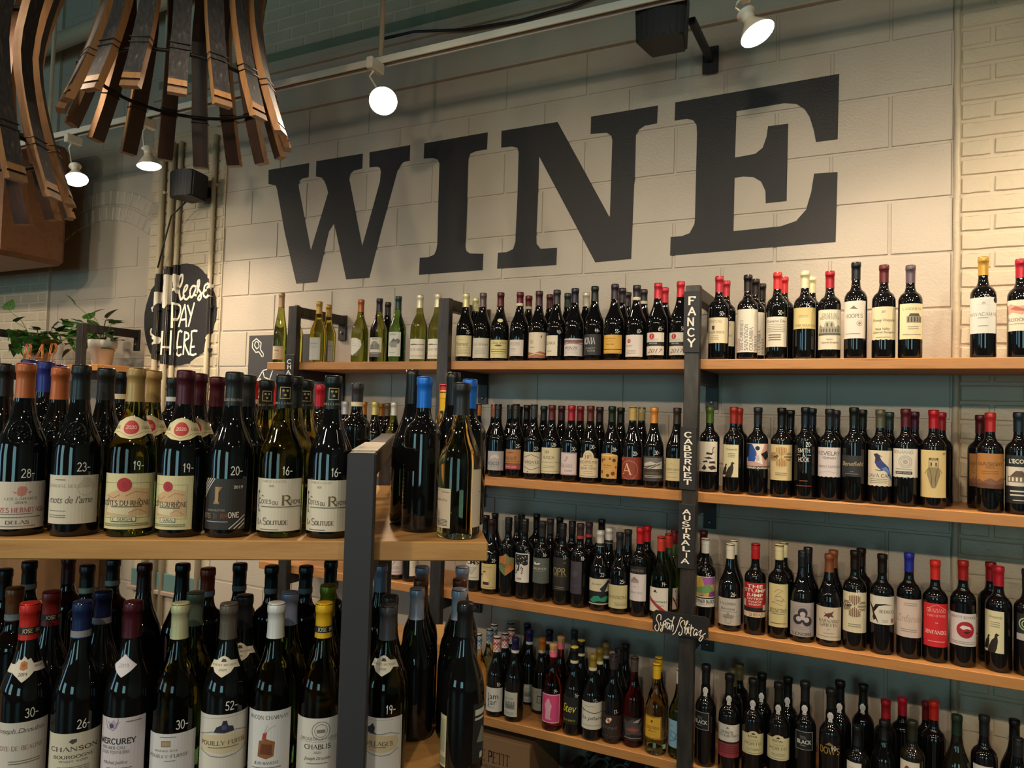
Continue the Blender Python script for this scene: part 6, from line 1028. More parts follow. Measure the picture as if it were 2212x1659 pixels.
def course_run_abs(parent, name, x0, x1, z, j0, w_, h_, rough, m, y=0, skip=None):
    k = math.floor((x0 - j0) / w_); x = j0 + k * w_
    while x < x1 - .004:
        a, b_ = max(x, x0), min(x + w_, x1)
        if b_ - a > .012 and not (skip and skip((a + b_) / 2, z + h_ / 2)):
            me = unit_mesh(round(b_ - a, 3), h_, random.randrange(3), rough, name)
            if not me.materials: me.materials.append(m)
            link(name, me, None, parent, ((a + b_) / 2, y, z + h_ / 2))
        x += w_
masonry(wall, blocks)
wr = backing('wall_brick_right', 3.459, RX1, 0, 4.9, 0, BRICK_M)
masonry(wr, lambda: [course_run_abs(wr, 'brick', 3.475, 4.30, k * BH, 3.475 + (.0 if k % 2 else BW / 2), BW, BH, .0016, BRICK_M) for k in range(8, 52)])
bm = bmesh.new(); tube(bm, [(3.467 + .0012 * math.sin(k * 1.3), .002, .0 + k * .05) for k in range(98)], .0115, 10)
tag(link('trim_1', mesh('mortar_bead', bm), BRICK_M), kind='structure')
bm = bmesh.new()
for (x, z) in ((3.70, 2.58), (3.72, 3.06)):
    bmesh.ops.create_icosphere(bm, subdivisions=2, radius=.022, matrix=Matrix.Translation((x, 0, z)) @ Matrix.Diagonal((1, .5, 1, 1)))
link('mortar_knob', mesh('mortar_knob', bm, True), BRICK_M, wr, -wr.location)
# left pilaster
wp = backing('wall_brick_pier', -.86, -.217, 0, 3.35, -.006, BRICK_M, .126)
masonry(wp, lambda: [course_run_abs(wp, 'brick', -.86, -.219, k * BH, -.86 + (0 if k % 2 else BW / 2), BW, BH, .0018, BRICK_M, -.006) for k in range(12, 49)])
# recess with the relieving arch
RY = .12; AC, AR = (-1.5, 1.99), .84
def ring_r(x, z): return math.hypot(x - AC[0], z - AC[1])
wq = backing('wall_recess', -2.05, -.86, 0, 4.9, RY, PAINT_M)
def recess():
    for k in range(24):
        zz = k * CH + .06
        def sk(x, z):
            return AR - .12 < ring_r(x, z) < AR + .24 and z > 2.55
        course_run_abs(wq, 'block', -2.03, -.862, zz, -.93 + (0 if k % 2 else CW / 2), CW if k < 15 else CW * 1.0, CH, 0, PAINT_M, RY, sk)
    for rr, nb in ((AR, 15), (AR + .108, 16)):
        for i in range(nb):
            a = math.radians(57 + (123 - 57) * (i + .5) / nb); rc = rr + .05
            wdt = rc * math.radians(66) / nb
            me = unit_mesh(round(wdt, 3), .104, i % 3, .0016, 'brick')
            if not me.materials: me.materials.append(PAINT_M)
            x, z = AC[0] + rc * math.cos(a), AC[1] + rc * math.sin(a)
            if x < -2.04 or x > -.87: continue
            o = link('brick', me, None, wq, (x, RY - .004, z), (0, PI / 2 - a, 0))
masonry(wq, recess)
wl = backing('wall_brick_far', RX0, -2.05, 0, 4.9, RY - .02, FADE_M)
masonry(wl, lambda: [course_run_abs(wl, 'brick', -3.1, -2.052, k * BH, -2.052 + (0 if k % 2 else BW / 2), BW, BH, .003, FADE_M, RY - .02) for k in range(26, 44)])
# upper band, lintel mouldings, brick above
ub = backing('wall_upper_band', -.86, 3.459, 3.262, 3.52, -.012, PAINT_M)
tag(boxobj('trim_2', -.3, 3.459, -.022, .01, 3.252, 3.264, PAINT_M), kind='structure')
tag(boxobj('trim_3', -.86, 3.459, -.030, .05, 3.49, 3.52, PAINT_M), kind='structure')
tag(boxobj('trim_4', -.86, 3.459, -.018, .05, 3.52, 3.56, PAINT_M), kind='structure')
SHADOW_G = paint('green_shadow_paint', '6e7a66', '7e8872', .5, 60, .4)  # greenish shadow over the lintel, put into the colour of this strip
tag(boxobj('trim_5', -.86, 3.459, .01, .1, 3.56, 3.63, SHADOW_G), kind='structure')
wu = backing('wall_upper_brick', -.86, 3.459, 3.63, 4.9, .03, FADE_M)
masonry(wu, lambda: [course_run_abs(wu, 'brick', -.4, 2.55, 3.63 + k * BH, -.4 + (0 if k % 2 else BW / 2), BW, BH, .003, FADE_M, .03) for k in range(0, 15)])
# painted letters ----------------------------------------------------------
def groove_mask_z(z):
    return abs(z / CH - round(z / CH)) * CH < .0045
def paint_letter(ch, pts):
    bm = bmesh.new(); f = bm.faces.new([bm.verts.new((x, 0, z)) for x, z in pts]); f.normal_update()
    bmesh.ops.triangulate(bm, faces=[f])
    zs = [p[1] for p in pts]; xs_ = [p[0] for p in pts]
    def cut(co, no):
        bmesh.ops.bisect_plane(bm, geom=bm.verts[:] + bm.edges[:] + bm.faces[:], plane_co=co, plane_no=no, dist=1e-6)
    for k in range(17):
        for s in (-.0036, .0036): cut((0, 0, k * CH + .001 + s), (0, 0, 1))
    for k in range(-2, 20):
        for s in (-.0036, .0036): cut((k * CW / 2 + s, 0, 0), (1, 0, 0))
    deep = []
    for f in bm.faces:
        c = f.calc_center_median(); kz = (c.z - .001) / CH; inz = abs(kz - round(kz)) * CH < .0036
        j0 = 0 if (math.floor(kz) - 11) % 2 == 0 else CW / 2
        kx = (c.x - j0) / CW; inx = abs(kx - round(kx)) * CW < .0036
        if inz or inx: deep.append(f)
    if deep:
        bmesh.ops.split(bm, geom=deep)
        vs = {v for f in bm.faces if f.is_valid and any(f is d for d in deep) for v in f.verts}
        for f in deep:
            if f.is_valid:
                for v in f.verts: v.co.y = JN - .0008
    for v in bm.verts:
        if v.co.y == 0: v.co.y = -.0009
    o = link('painted_letter', mesh('painted_letter', bm), BLACKPAINT, wall, -wall.location)
    o['label'] = f'large black painted slab serif letter {ch}'
for ch in 'WINE': paint_letter(ch, PAINT[ch])
# conduits on the pier, and the black roundel painted over bricks and conduits
CX = [(-.735, .017), (-.650, .019), (-.585, .014), (-.291, .014)]
def surf_y(x):
    y = -.0075
    for cx, r in CX:
        if abs(x - cx) < r: y = min(y, -.010 - r - math.sqrt(max(r * r - (x - cx) ** 2, 0)) - .0008)
    return y
for i, (cx, r) in enumerate(CX):
    t = empty('conduit_pipe', (cx, -.010 - r, 0), label=['pale painted conduit nearest the recess, running behind the black roundel', 'thicker pale painted conduit, second from the recess edge', 'thin pale painted conduit, third from the recess edge', 'thin pale painted conduit crossing the edge of the black roundel nearest the blocks'][i], cat='pipe', group='painted conduits on the brick pier')
    tubeobj('pipe', [(0, 0, .2), (0, 0, 3.2)], r, CONDUIT_M, t, 12)
    for z in (1.93, 2.18, 2.9):
        boxobj('pipe_clip', -r - .012, r + .012, -r * .3, r + .004, z - .008, z + .008, CONDUIT_M if not 1.85 < z < 2.4 else BLACKPAINT, t, .001)
def drape(bm, lift):
    for k in range(-60, 60):
        bmesh.ops.bisect_plane(bm, geom=bm.verts[:] + bm.edges[:] + bm.faces[:], plane_co=(-.56 + k * .006, 0, 0), plane_no=(1, 0, 0), dist=1e-6)
    for cx, r in CX:
        for s in (-1, 1):
            for e in (-.0004, .0004): bmesh.ops.bisect_plane(bm, geom=bm.verts[:] + bm.edges[:] + bm.faces[:], plane_co=(cx + s * r + e, 0, 0), plane_no=(1, 0, 0), dist=1e-6)
    for v in bm.verts: v.co = (v.co.x, surf_y(v.co.x) - lift + v.co.y, v.co.z)
    return bm
def soften(pts, n=3):
    out = []
    for i in range(len(pts) - 1):
        p0, p1, p2, p3 = pts[max(i-1, 0)], pts[i], pts[i+1], pts[min(i+2, len(pts)-1)]
        for k in range(n):
            t = k / n; out.append(tuple(.5 * ((2*p1[j]) + (-p0[j]+p2[j])*t + (2*p0[j]-5*p1[j]+4*p2[j]-p3[j])*t*t + (-p0[j]+3*p1[j]-3*p2[j]+p3[j])*t**3) for j in (0, 1)))
    return out + [pts[-1]]
bm = bmesh.new(); f = bm.faces.new([bm.verts.new((x, 0, z)) for x, z in PAINT['disc']]); f.normal_update(); bmesh.ops.triangulate(bm, faces=[f])
roundel = link('painted_roundel', mesh('painted_roundel', drape(bm, 0)), BLACKPAINT, wp, -wp.location); roundel['label'] = 'black painted roundel with white hand lettering reading Please pay here'
bm = bmesh.new()
WD = [.030, .034, .026, .015, .013, .014, .013, .013] + [.0125] * 17 + [.03, .020]
for i, s in enumerate(PAINT['strokes']):
    if i == 14: s = [(x - .009, z) for x, z in s]
    V, F = [], []; strip(V, F, soften(s, 3 if i < 8 else 2), WD[min(i, len(WD) - 1)])
    vs = [bm.verts.new((x, -.00005 * ((k_ // 4) % 7) - .0004 * (i % 3), z)) for k_, (x, z) in enumerate(V)]
    for q in F: bm.faces.new([vs[k] for k in q])
link('white_lettering', mesh('white_lettering', drape(bm, .0012)), WHITE_PAINT, roundel)
# black cord by the conduits, cable over the band, junction by the pipes
o = tubeobj('hanging_cable', [(-.42, -.10, 2.80), (-.55, -.10, 2.72), (-.62, -.09, 2.55), (-.66, -.09, 2.42)], .005, BLACK_M); tag(o, 'thin black cord hanging down beside the pale conduits', 'cord')
o = tubeobj('black_cable', [(.9, -.03, 3.53), (1.1, -.03, 3.525), (1.4, -.035, 3.47), (1.7, -.035, 3.45), (1.95, -.035, 3.46), (2.3, -.03, 3.52), (2.8, -.03, 3.60)], .007, BLACK_M); tag(o, 'slack black cable drooping along the wall above the light track', 'cable')
o = tubeobj('overhead_pipe', [(-2.6, -.05, 4.02), (-1.0, -.05, 4.10), (.2, -.05, 4.16)], .055, CONDUIT_M, None, 14); tag(o, 'thick pale painted pipe running high above the recessed wall', 'pipe')
for k, (x, y, z0, z1, lb) in enumerate([(1.295, -.55, 3.12, 4.9, 'white hanger rod holding the light track near the middle'), (-1.03, -.55, 3.10, 4.9, 'thin pale hanger rod behind the farther stave chandelier')]):
    o = tubeobj('hanger_rod', [(x, y, z0), (x, y, z1)], .011, CONDUIT_M); tag(o, lb, 'rod')
# timber
o = boxobj('timber_beam', -5.9, -1.50, -.55, -.12, 2.475, 3.25, TIMBER_M, None, .03); o['kind'] = 'structure'; o.name = 'trim_6'

# ------------------------------------------------------------ wall shelving
def shelf_board(x0, x1, z, lb, y0=-.347, y1=-.004):
    o = boxobj('shelf_board', x0, x1, y0, y1, z - .036, z, SHELF_M, None, .002)
    tag(o, lb, 'shelf', 'long wooden wall shelves'); return o
for z, nm in ((1.826, 'top'), (1.342, 'second'), (.853, 'third'), (.365, 'bottom')):
    for x0, x1, bay in ((.508, 1.536, 'left bay with white wines' if nm == 'top' else 'left bay'), (1.538, 2.606, 'middle bay'), (2.608, 4.40, 'right bay')):
        shelf_board(x0, x1, z, f'{nm} wooden wall shelf board in the {bay}')
shelf_board(-2.3, -.80, 1.822, 'distant wooden wall shelf board holding the potted plants')
shelf_board(-2.3, -.80, 1.30, 'distant lower wooden wall shelf board beneath the plants')
def bolt(parent, x, y, z):
    bm = bmesh.new(); bmesh.ops.create_uvsphere(bm, u_segments=10, v_segments=6, radius=.008, matrix=Matrix.Translation((x, y, z)) @ Matrix.Diagonal((1, .6, 1, 1)))
    link('bolt', mesh('bolt', bm, True), mat('bolt_steel', '8a8884', .35, .8), parent)
def upright(x, lb, ztop=2.095, zs=(1.826, 1.342, .853, .365), w_=.054):
    t = empty('shelf_upright', (x, -.38, 0), label=lb, cat='shelf frame', group='dark steel shelf uprights')
    h = w_ / 2
    boxobj('post', -h, h, 0, .030 + .002, .0, ztop, STEEL_M, t, .002)
    boxobj('top_arm', -h * .8, h * .8, .032, .366, ztop - .05, ztop - .002, STEEL_M, t, .002)
    boxobj('wall_plate', -h * .9, h * .9, .366, .378, ztop - .13, ztop + .002, STEEL_M, t, .001); bolt(t, 0, .362, ztop - .09)
    for z in zs:
        boxobj('shelf_arm', -h * .8, h * .8, .032, .366, z - .036 - .050, z - .0365, STEEL_IS, t, .002)
        boxobj('wall_plate', -h * .9, h * .9, .366, .378, z - .036 - .14, z - .037, STEEL_IS, t, .001); bolt(t, 0, .362, z - .15)
    return t
upright(.692, 'dark steel upright carrying the narrow CHAR sign'.replace('CHAR', 'white wine'))
upright(1.546, 'dark steel upright between the left and middle shelf bays')
upright(2.611, 'dark steel upright holding the black lettered grape signs')
upright(3.80, 'dark steel upright at the far right end of shelving')
upright(-.926, 'weathered steel upright beside the white plant pots', 2.06, (1.822, 1.30))
upright(-1.88, 'distant steel upright behind the trailing plant', 2.06, (1.822, 1.30))
def sign(x0, x1, z0, z1, txt, lb, y=-.3805, sz=None, st='H'):
    t = empty('hanging_sign', ((x0 + x1) / 2, y - .004, (z0 + z1) / 2), label=lb, cat='sign', group='black signs on the shelf upright')
    W_, H_ = x1 - x0, z1 - z0
    boxobj('sign_board', -W_ / 2, W_ / 2, -.004, .004, -H_ / 2, H_ / 2, SIGN_M, t, .001)
    n = len(txt); st_ = H_ * .86 / n; el = []
    for i, c in enumerate(txt):
        el.append(T(c, .5 + .04 * math.sin(i * 2.1), .93 - (i + .5) * .86 / n, .86 / n * .74, 'H', 'ece6da', .50 if c not in 'I' else .18))
    bm, pal = flat(el, W_, H_, None)
    for v in bm.verts: v.co = (v.co.x, -.0046 - v.co.z, v.co.y - H_ / 2)
    link('lettering', mesh('lettering', bm), [ink(c) for c in pal], t)
sign(2.581, 2.640, 1.848, 2.072, 'FANCY', 'narrow black sign reading FANCY at the top of upright')
sign(2.577, 2.636, 1.352, 1.578, 'CABERNET', 'narrow black sign reading CABERNET below the FANCY sign')
sign(2.577, 2.637, 1.070, 1.300, 'AUSTRALIA', 'narrow black sign reading AUSTRALIA above the wide script sign')
sign(.664, .722, 1.56, 1.860, 'CHARDONNAY', 'narrow black sign reading CHARDONNAY on the far upright')
# wide script sign, traced pen strokes
SY = [[(1115, 470), (1115, 400), (1085, 380), (1050, 400), (1035, 460), (1075, 530), (1085, 600), (1060, 650), (1020, 630), (1010, 580), (1030, 550)],
 [(1110, 510), (1120, 560), (1150, 570), (1165, 500), (1160, 580), (1140, 655), (1110, 640), (1150, 590), (1190, 540)],
 [(1185, 500), (1195, 480), (1210, 520), (1195, 600)], [(1200, 530), (1240, 520)], [(1280, 540), (1245, 530), (1225, 590), (1245, 625), (1280, 560), (1275, 630)],
 [(1220, 475), (1250, 460), (1310, 500), (1355, 440), (1340, 450), (1300, 640)], [(1305, 590), (1340, 560), (1340, 640), (1330, 665)],
 [(1500, 460), (1470, 450), (1430, 560), (1380, 680), (1335, 715)],
 [(1535, 560), (1545, 510), (1510, 495), (1465, 550), (1500, 620), (1500, 690), (1470, 735), (1440, 710), (1455, 680)],
 [(1535, 620), (1600, 520), (1580, 510), (1555, 600), (1550, 700)], [(1560, 650), (1590, 610), (1590, 690), (1570, 720)],
 [(1620, 600), (1610, 690), (1630, 700)], [(1625, 560), (1628, 566)], [(1650, 640), (1665, 570), (1650, 700), (1655, 745)], [(1660, 640), (1690, 610), (1700, 630)],
 [(1770, 660), (1730, 640), (1700, 700), (1715, 740), (1760, 690), (1750, 740), (1780, 720)], [(1790, 690), (1840, 660), (1810, 740), (1870, 760), (1830, 830), (1800, 810), (1850, 750), (1910, 710)]]
t = empty('script_sign', (2.593, -.404, .874), label='wide black sign with white script reading Syrah and Shiraz on the upright', cat='sign')
SW, SH = .198, .076
pl = [(-SW/2 + .01, -SH/2), (SW/2 - .01, -SH/2), (SW/2, -SH/2 + .008), (SW/2, SH/2 - .008), (SW/2 - .01, SH/2), (-SW/2 + .01, SH/2), (-SW/2, SH/2 - .008), (-SW/2, -SH/2 + .008)]
bm = bmesh.new(); vs = [bm.verts.new((x, 0, z)) for x, z in pl]; f = bm.faces.new(vs); r_ = bmesh.ops.extrude_face_region(bm, geom=[f])
for v in r_['geom']:
    if isinstance(v, bmesh.types.BMVert): v.co.y += .008
bmesh.ops.recalc_face_normals(bm, faces=bm.faces[:])
link('sign_board', mesh('sign_board', bm), SIGN_M, t)
bm = bmesh.new()
for i, s in enumerate(SY):
    q = []
    for x, y in s:   # undo the board's own slant in the survey sketch
        u_ = (x - 965) / 985; top = 300 + 165 * u_; v_ = (y - top) / 350
        q.append(((u_ - .5) * SW, (.5 - v_) * SH))
    V, F = [], []; strip(V, F, soften(q, 4), .0030)
    w_ = [bm.verts.new((x, -.0008 - .00003 * ((k_ // 4) % 7) - .0002 * (i % 2), z)) for k_, (x, z) in enumerate(V)]
    for k in F: bm.faces.new([w_[j] for j in k])
link('script_lettering', mesh('script_lettering', bm), WHITE_PAINT, t)
# blackboard on the wall
t = empty('blackboard', (.33, -.012, 1.62), label='tall blackboard with chalk bottle drawing half hidden behind the end shelf', cat='blackboard')
boxobj('board', -.295, .29, -.006, .006, -.42, .385, BOARD_M, t, .002)
ch = [[(240, 210), (200, 240), (200, 290), (240, 335), (275, 330), (310, 375), (325, 370), (325, 350), (290, 310), (295, 250), (240, 210)], [(235, 235), (222, 270), (250, 305), (275, 285), (265, 245), (235, 235)],
 [(465, 375), (385, 485), (325, 500), (200, 700), (205, 740), (265, 775), (395, 600), (430, 500), (485, 395), (465, 375)], [(325, 500), (345, 560), (390, 575)], [(215, 690), (280, 700), (260, 770)], [(240, 640), (290, 690), (345, 630), (300, 570), (240, 640)],
 [(230, 930), (320, 865), (300, 1030)], [(365, 960), (430, 870), (490, 870), (530, 960), (530, 1060), (470, 1130), (390, 1100), (365, 960)], [(660, 855), (610, 930), (600, 970)]]
for ci, s in enumerate(ch):
    if ci in (0, 2, 6, 7, 8): bm = bmesh.new()
    V, F = [], []; strip(V, F, [(-.28 + (x - 180) * .00069, .385 - (y - 180) * .00062) for x, y in s], .006 if s[0][0] != 230 and s[0][0] != 365 else .009)
    w_ = [bm.verts.new((x, -.0066, z)) for x, z in V]
    for k in F: bm.faces.new([w_[j] for j in k])
    if ci in (1, 5, 6, 7, 8): link({1: 'chalk_opener', 5: 'chalk_bottle'}.get(ci, 'chalk_numeral'), mesh('chalk', bm), CHALK_M, t)

# ------------------------------------------------------------ near display stand
def isl_box(name, s0, s1, t0, t1, z0, z1, m, parent, bev=.002):
    return boxobj(name, s0, s1, t0, t1, z0, z1, m, parent, bev)
for z, nm in ((1.378, 'upper'), (.957, 'lower')):
    o = empty('stand_shelf', (ISL.x, ISL.y, 0), PSI, label=f'{nm} thick pale wooden shelf of the near wine stand', cat='shelf', group='shelves of the near stand')
    isl_box('shelf_board', -1.6, .224, .004, .49, z - .034, z, ISLAND_M, o); isl_box('shelf_board', -1.6, .224, .494, .98, z - .034, z, ISLAND_M, o)
o = empty('steel_stand', (ISL.x, ISL.y, 0), PSI, label='dark steel posts and arms carrying the near wine stand', cat='stand')
isl_box('post', -.024, .024, -.046, .002, 0, 1.535, STEEL_IS, o, .003)
isl_box('rear_post', -.024, .024, .984, 1.032, 0, 1.535, STEEL_IS, o, .003)
isl_box('top_arm', -.022, .022, .003, .983, 1.489, 1.534, STEEL_M, o, .003)
for z in (1.378, .957): isl_box('shelf_arm', -.022, .022, .003, .983, z - .080, z - .036, STEEL_IS, o, .002)
o = empty('glare_card', (ISL.x, ISL.y, 1.5345), PSI, label='cream printed card standing in for glare on the steel arm and a box', cat='card')  # pale sheet added for the glare on the arm top and a printed box
boxobj('card', -.0235, .022, .03, .36, 0, .0016, mat('glare_cream', 'cfc4b0', .7), o, 0)
bm, pal = flat([T('VINO DI MONTALCINO', .5, .6, .5, 's', '9a8e7c', .9)] + LN(.5, .2, .7, 1, .1, '9a8e7c', .1), .10, .014)
for v in bm.verts: v.co = (v.co.y - .02, .13 - v.co.x, .0018)
link('card_print', mesh('card_print', bm), [ink(c) for c in pal], o)

build_bottles()

# ------------------------------------------------------------ track lighting
def vdir(d):
    return Vector(d).normalized().to_track_quat('-Z', 'Y').to_matrix().to_4x4()
EMIT = bpy.data.materials.new('lamp_face'); EMIT.use_nodes = True
eb = EMIT.node_tree.nodes['Principled BSDF']; eb.inputs['Emission Color'].default_value = (1, .80, .52, 1); eb.inputs['Emission Strength'].default_value = BULB_GLOW
def lamp(x, y, z, d, lb, power=1.0, zt=3.085, spot=125):
    """track head: adapter, bent arm, socket and reflector bulb, aimed along d"""
    t = empty('track_lamp', (x, y, z), label=lb, cat='lamp', group='track lamps')
    dv = Vector(d).normalized(); nk = -dv * .10
    ax = nk.x * .6 - .02; hz = zt - z
    boxobj('track_adapter', ax - .016, ax + .016, -.045, .045, hz - .05, hz - .002, WHITE_M, t, .004)
    tubeobj('arm', [(ax, -.01, hz - .05), (ax - .02, -.01, hz - .07), tuple(nk * .9 + Vector((-.035, 0, .03))), tuple(nk * .72)], .0045, WHITE_M, t)
    M = vdir(d)
    bm = lathe([(0, .105), (.018, .105), (.030, .098), (.032, .092), (.022, .088), (.020, .065)], 20); o = link('socket', mesh('socket', bm), WHITE_M, t); o.matrix_local = M
    bm = lathe([(.019, .070), (.022, .055), (.040, .030), (.056, .006), (.058, .0)], 28); o = link('reflector', mesh('reflector', bm), mat('frosted_bulb', 'e8dcc4', .3), t); o.matrix_local = M
    bm = lathe([(.058, 0), (.050, -.006), (.030, -.011), (0, -.013)], 28); o = link('lamp_face', mesh('lamp_face', bm), EMIT, t); o.matrix_local = M
    li = bpy.data.lights.new('lamp_light', 'SPOT'); li.energy = LAMP_POWER * power; li.color = WARM; li.spot_size = math.radians(spot); li.spot_blend = 1.0; li.shadow_soft_size = .05
    lo = bpy.data.objects.new('lamp_light', li); COL.objects.link(lo); lo.parent = t; lo.matrix_local = Matrix.Translation(dv * .03) @ M
def track(y, x0, x1, z, lb):
    t = empty('light_track', (0, y, z), label=lb, cat='light track', group='ceiling light tracks')
    boxobj('rail_top', x0, x1, -.017, .017, .006, .02, WHITE_M, t, .001)
    for s in (-1, 1): boxobj('rail_side', x0, x1, s * .017 - .004, s * .017 + .004, -.012, .006, WHITE_M, t, .001)
    boxobj('conductor_slot', x0, x1, -.011, .011, .001, .006, BLACK_M, t, 0)
track(-.55, -3.0, 4.9, 3.095, 'long white light track along the lettered wall')
lamp(1.353, -.60, 2.90, (.45, -.62, -.62), 'glowing track lamp above the letter W and I, facing the room', .9)
lamp(2.85, -.55, 2.90, (.42, -.10, -.85), 'glowing track lamp beside the black speaker, aimed sideways', 1.0)
lamp(-.162, -.55, 2.83, (.12, .02, -.95), 'glowing track lamp seen through the near chandelier staves', .9)
lamp(-.757, -.55, 2.83, (.42, -.15, -.85), 'glowing track lamp at the edge of the farther chandelier', .7)
lamp(4.35, -.55, 2.90, (-.40, .30, -.85), 'track lamp out past the brick end of the wall', .8)
for k, (ty, xs_) in enumerate([(-2.0, (-4.2, -3.0, -1.8, -.6, .6, 1.8, 3.0, 4.2, 5.4)), (-3.9, (-2.4, -1.0, .4, 1.8, 3.2, 4.6))]):
    track(ty, -5, 6.5, 3.195, ['light track over the wine wall aisle ahead of the viewer', 'light track farther back over the shop'][k])
    for j, x in enumerate(xs_):
        lamp(x, ty, 3.0, (.1 * (-1) ** j, .75, -.65), f'{ORD[j]} track lamp along the {"near" if k == 0 else "rear"} aisle track', .45 if k == 0 else .9, 3.185, 110)

# ------------------------------------------------------------ speaker
t = empty('wall_speaker', (2.50, -.42, 3.065), label='black boxy loudspeaker mounted high on the wall under the track', cat='speaker')
bm = bmesh.new(); n = 10
prof = [(.105 * math.cos(a) if False else 0, 0) for a in (0,)]
def spk(w0, w1, z0, z1, bow):
    vs = []
    for z in (z0, z1):
        k = 1 if z == z1 else .92
        ring = []
        for i in range(9):
            u = -1 + 2 * i / 8; ring.append(bm.verts.new((u * w0 * k, -.075 - bow * (1 - u * u), z)))
        ring += [bm.verts.new((w1 * k, .06, z)), bm.verts.new((-w1 * k, .06, z))]
        vs.append(ring)
    m = len(vs[0])
    for i in range(m): bm.faces.new((vs[0][i], vs[0][(i + 1) % m], vs[1][(i + 1) % m], vs[1][i]))
    bm.faces.new(vs[0][::-1]); bm.faces.new(vs[1])
spk(.10, .075, -.085, .10, .03); bmesh.ops.bevel(bm, geom=bm.edges[:], offset=.008, segments=2, affect='EDGES', clamp_overlap=True)
o = link('cabinet', mesh('cabinet', bm), BLACK_M, t)
boxobj('grille_badge', .083, .086, -.055, -.045, .02, .04, mat('badge_silver', 'a8a8a8', .3, .8), t, 0)
boxobj('bracket', .07, .095, .065, .40, .02, .05, BLACK_M, t, .003); boxobj('wall_plate', .05, .115, .396, .408, -.02, .09, BLACK_M, t, .002)
# junction speaker behind the near chandelier
t = empty('wall_speaker', (-.36, -.12, 2.86), label='small black loudspeaker on the brick pier behind the chandelier', cat='speaker')
bm = bmesh.new(); spk(.10, .07, -.07, .08, .03); bmesh.ops.bevel(bm, geom=bm.edges[:], offset=.008, segments=2, affect='EDGES', clamp_overlap=True)
link('cabinet', mesh('cabinet', bm), BLACK_M, t); boxobj('bracket', -.03, .03, .062, .114, -.03, .03, BLACK_M, t, .003)

# ------------------------------------------------------------ barrel stave chandeliers
def stave_r(h): return .232 + .118 * (abs(h - .46) / .46) ** 1.5
def stave_mesh(seed):
    def mk():
        rnd = random.Random(seed); bm = bmesh.new(); n = 14; L0 = .92; hw = .0275; th = .026
        rings = []
        hs = [0, .020, .0215, .027, .0285, .050] + [.050 + (L0 - .050) * (k + 1) / 13 for k in range(13)]
        for i, h in enumerate(hs):
            r = stave_r(h); w_ = hw; j = rnd.uniform(-.0012, .0012) if 5 < i < len(hs) - 1 else 0
            t2 = th - (.005 if i in (2, 3) else 0)
            rings.append([bm.verts.new((s * (w_ + j), -(r + t_), h)) for s, t_ in ((-1, 0), (1, 0), (1, t2), (-1, t2))])
        for ri, (a, b_) in enumerate(zip(rings, rings[1:])):
            for k in range(4):
                f = bm.faces.new((a[k], a[(k + 1) % 4], b_[(k + 1) % 4], b_[k])); f.material_index = {0: 1, 1: 0, 2: (3 if ri == 0 else 1 if ri in (1, 2, 3) else 0 if ri == 4 else 2), 3: 0}[k]
        for R_ in (rings[0][::-1], rings[-1]): f = bm.faces.new(R_); f.material_index = 3
        bmesh.ops.recalc_face_normals(bm, faces=bm.faces[:])
        me = mesh('stave', bm)
        for m in (STAVE_SIDE, STAVE_IN, STAVE_CHAR, STAVE_END): me.materials.append(m)
        return me
    return cached(('stave', seed), mk)
def chandelier(x, y, z, rot, lb):
    t = empty('stave_chandelier', (x, y, z), rot, label=lb, cat='chandelier', group='barrel stave chandeliers')
    N_ = 17
    for i in range(N_):
        a = 2 * PI * i / N_
        o = link('stave', stave_mesh(i % 4), None, t, (0, 0, 0), (0, 0, a))
        dz = random.uniform(-.008, .008); o.location = (0, 0, dz)
        bm = bmesh.new()
        for zz in (.158, .178):
            r = stave_r(zz); e = .002
            pts = [(-.031, -(r - e), zz), (.031, -(r - e), zz), (.031, -(r + .029), zz + .004), (-.031, -(r + .029), zz + .004)]
            tube(bm, pts, .0016, 5, 0, True)
        link('tie_wire', cached('tiewire', lambda: mesh('tie_wire', bm)), mat('iron_wire', '2e2824', .5, .6), o)
    for zz, rr in ((.168, stave_r(.168) - .010), (.74, stave_r(.74) - .010)):
        tubeobj('iron_hoop', [(rr * math.cos(2 * PI * k / 40), rr * math.sin(2 * PI * k / 40), zz) for k in range(40)], .0065, mat('iron_hoop', '1c1816', .5, .6), t, 8, True)
    for k in range(2):
        a = k * PI / 2
        tubeobj('spoke', [(.26 * math.cos(a), .26 * math.sin(a), .74), (-.26 * math.cos(a), -.26 * math.sin(a), .74)], .007, mat('iron_hoop', '1c1816', .5, .6), t)
    tubeobj('hanging_rod', [(0, 0, .74), (0, 0, RZ1 - z)], .008, CONDUIT_M, t)
chandelier(CH1[0], CH1[1], CH1[2], .12, 'near chandelier of dark barrel staves with tan edges')
chandelier(CH2[0], CH2[1], CH2[2], .55, 'farther left chandelier of barrel staves, partly out of view')

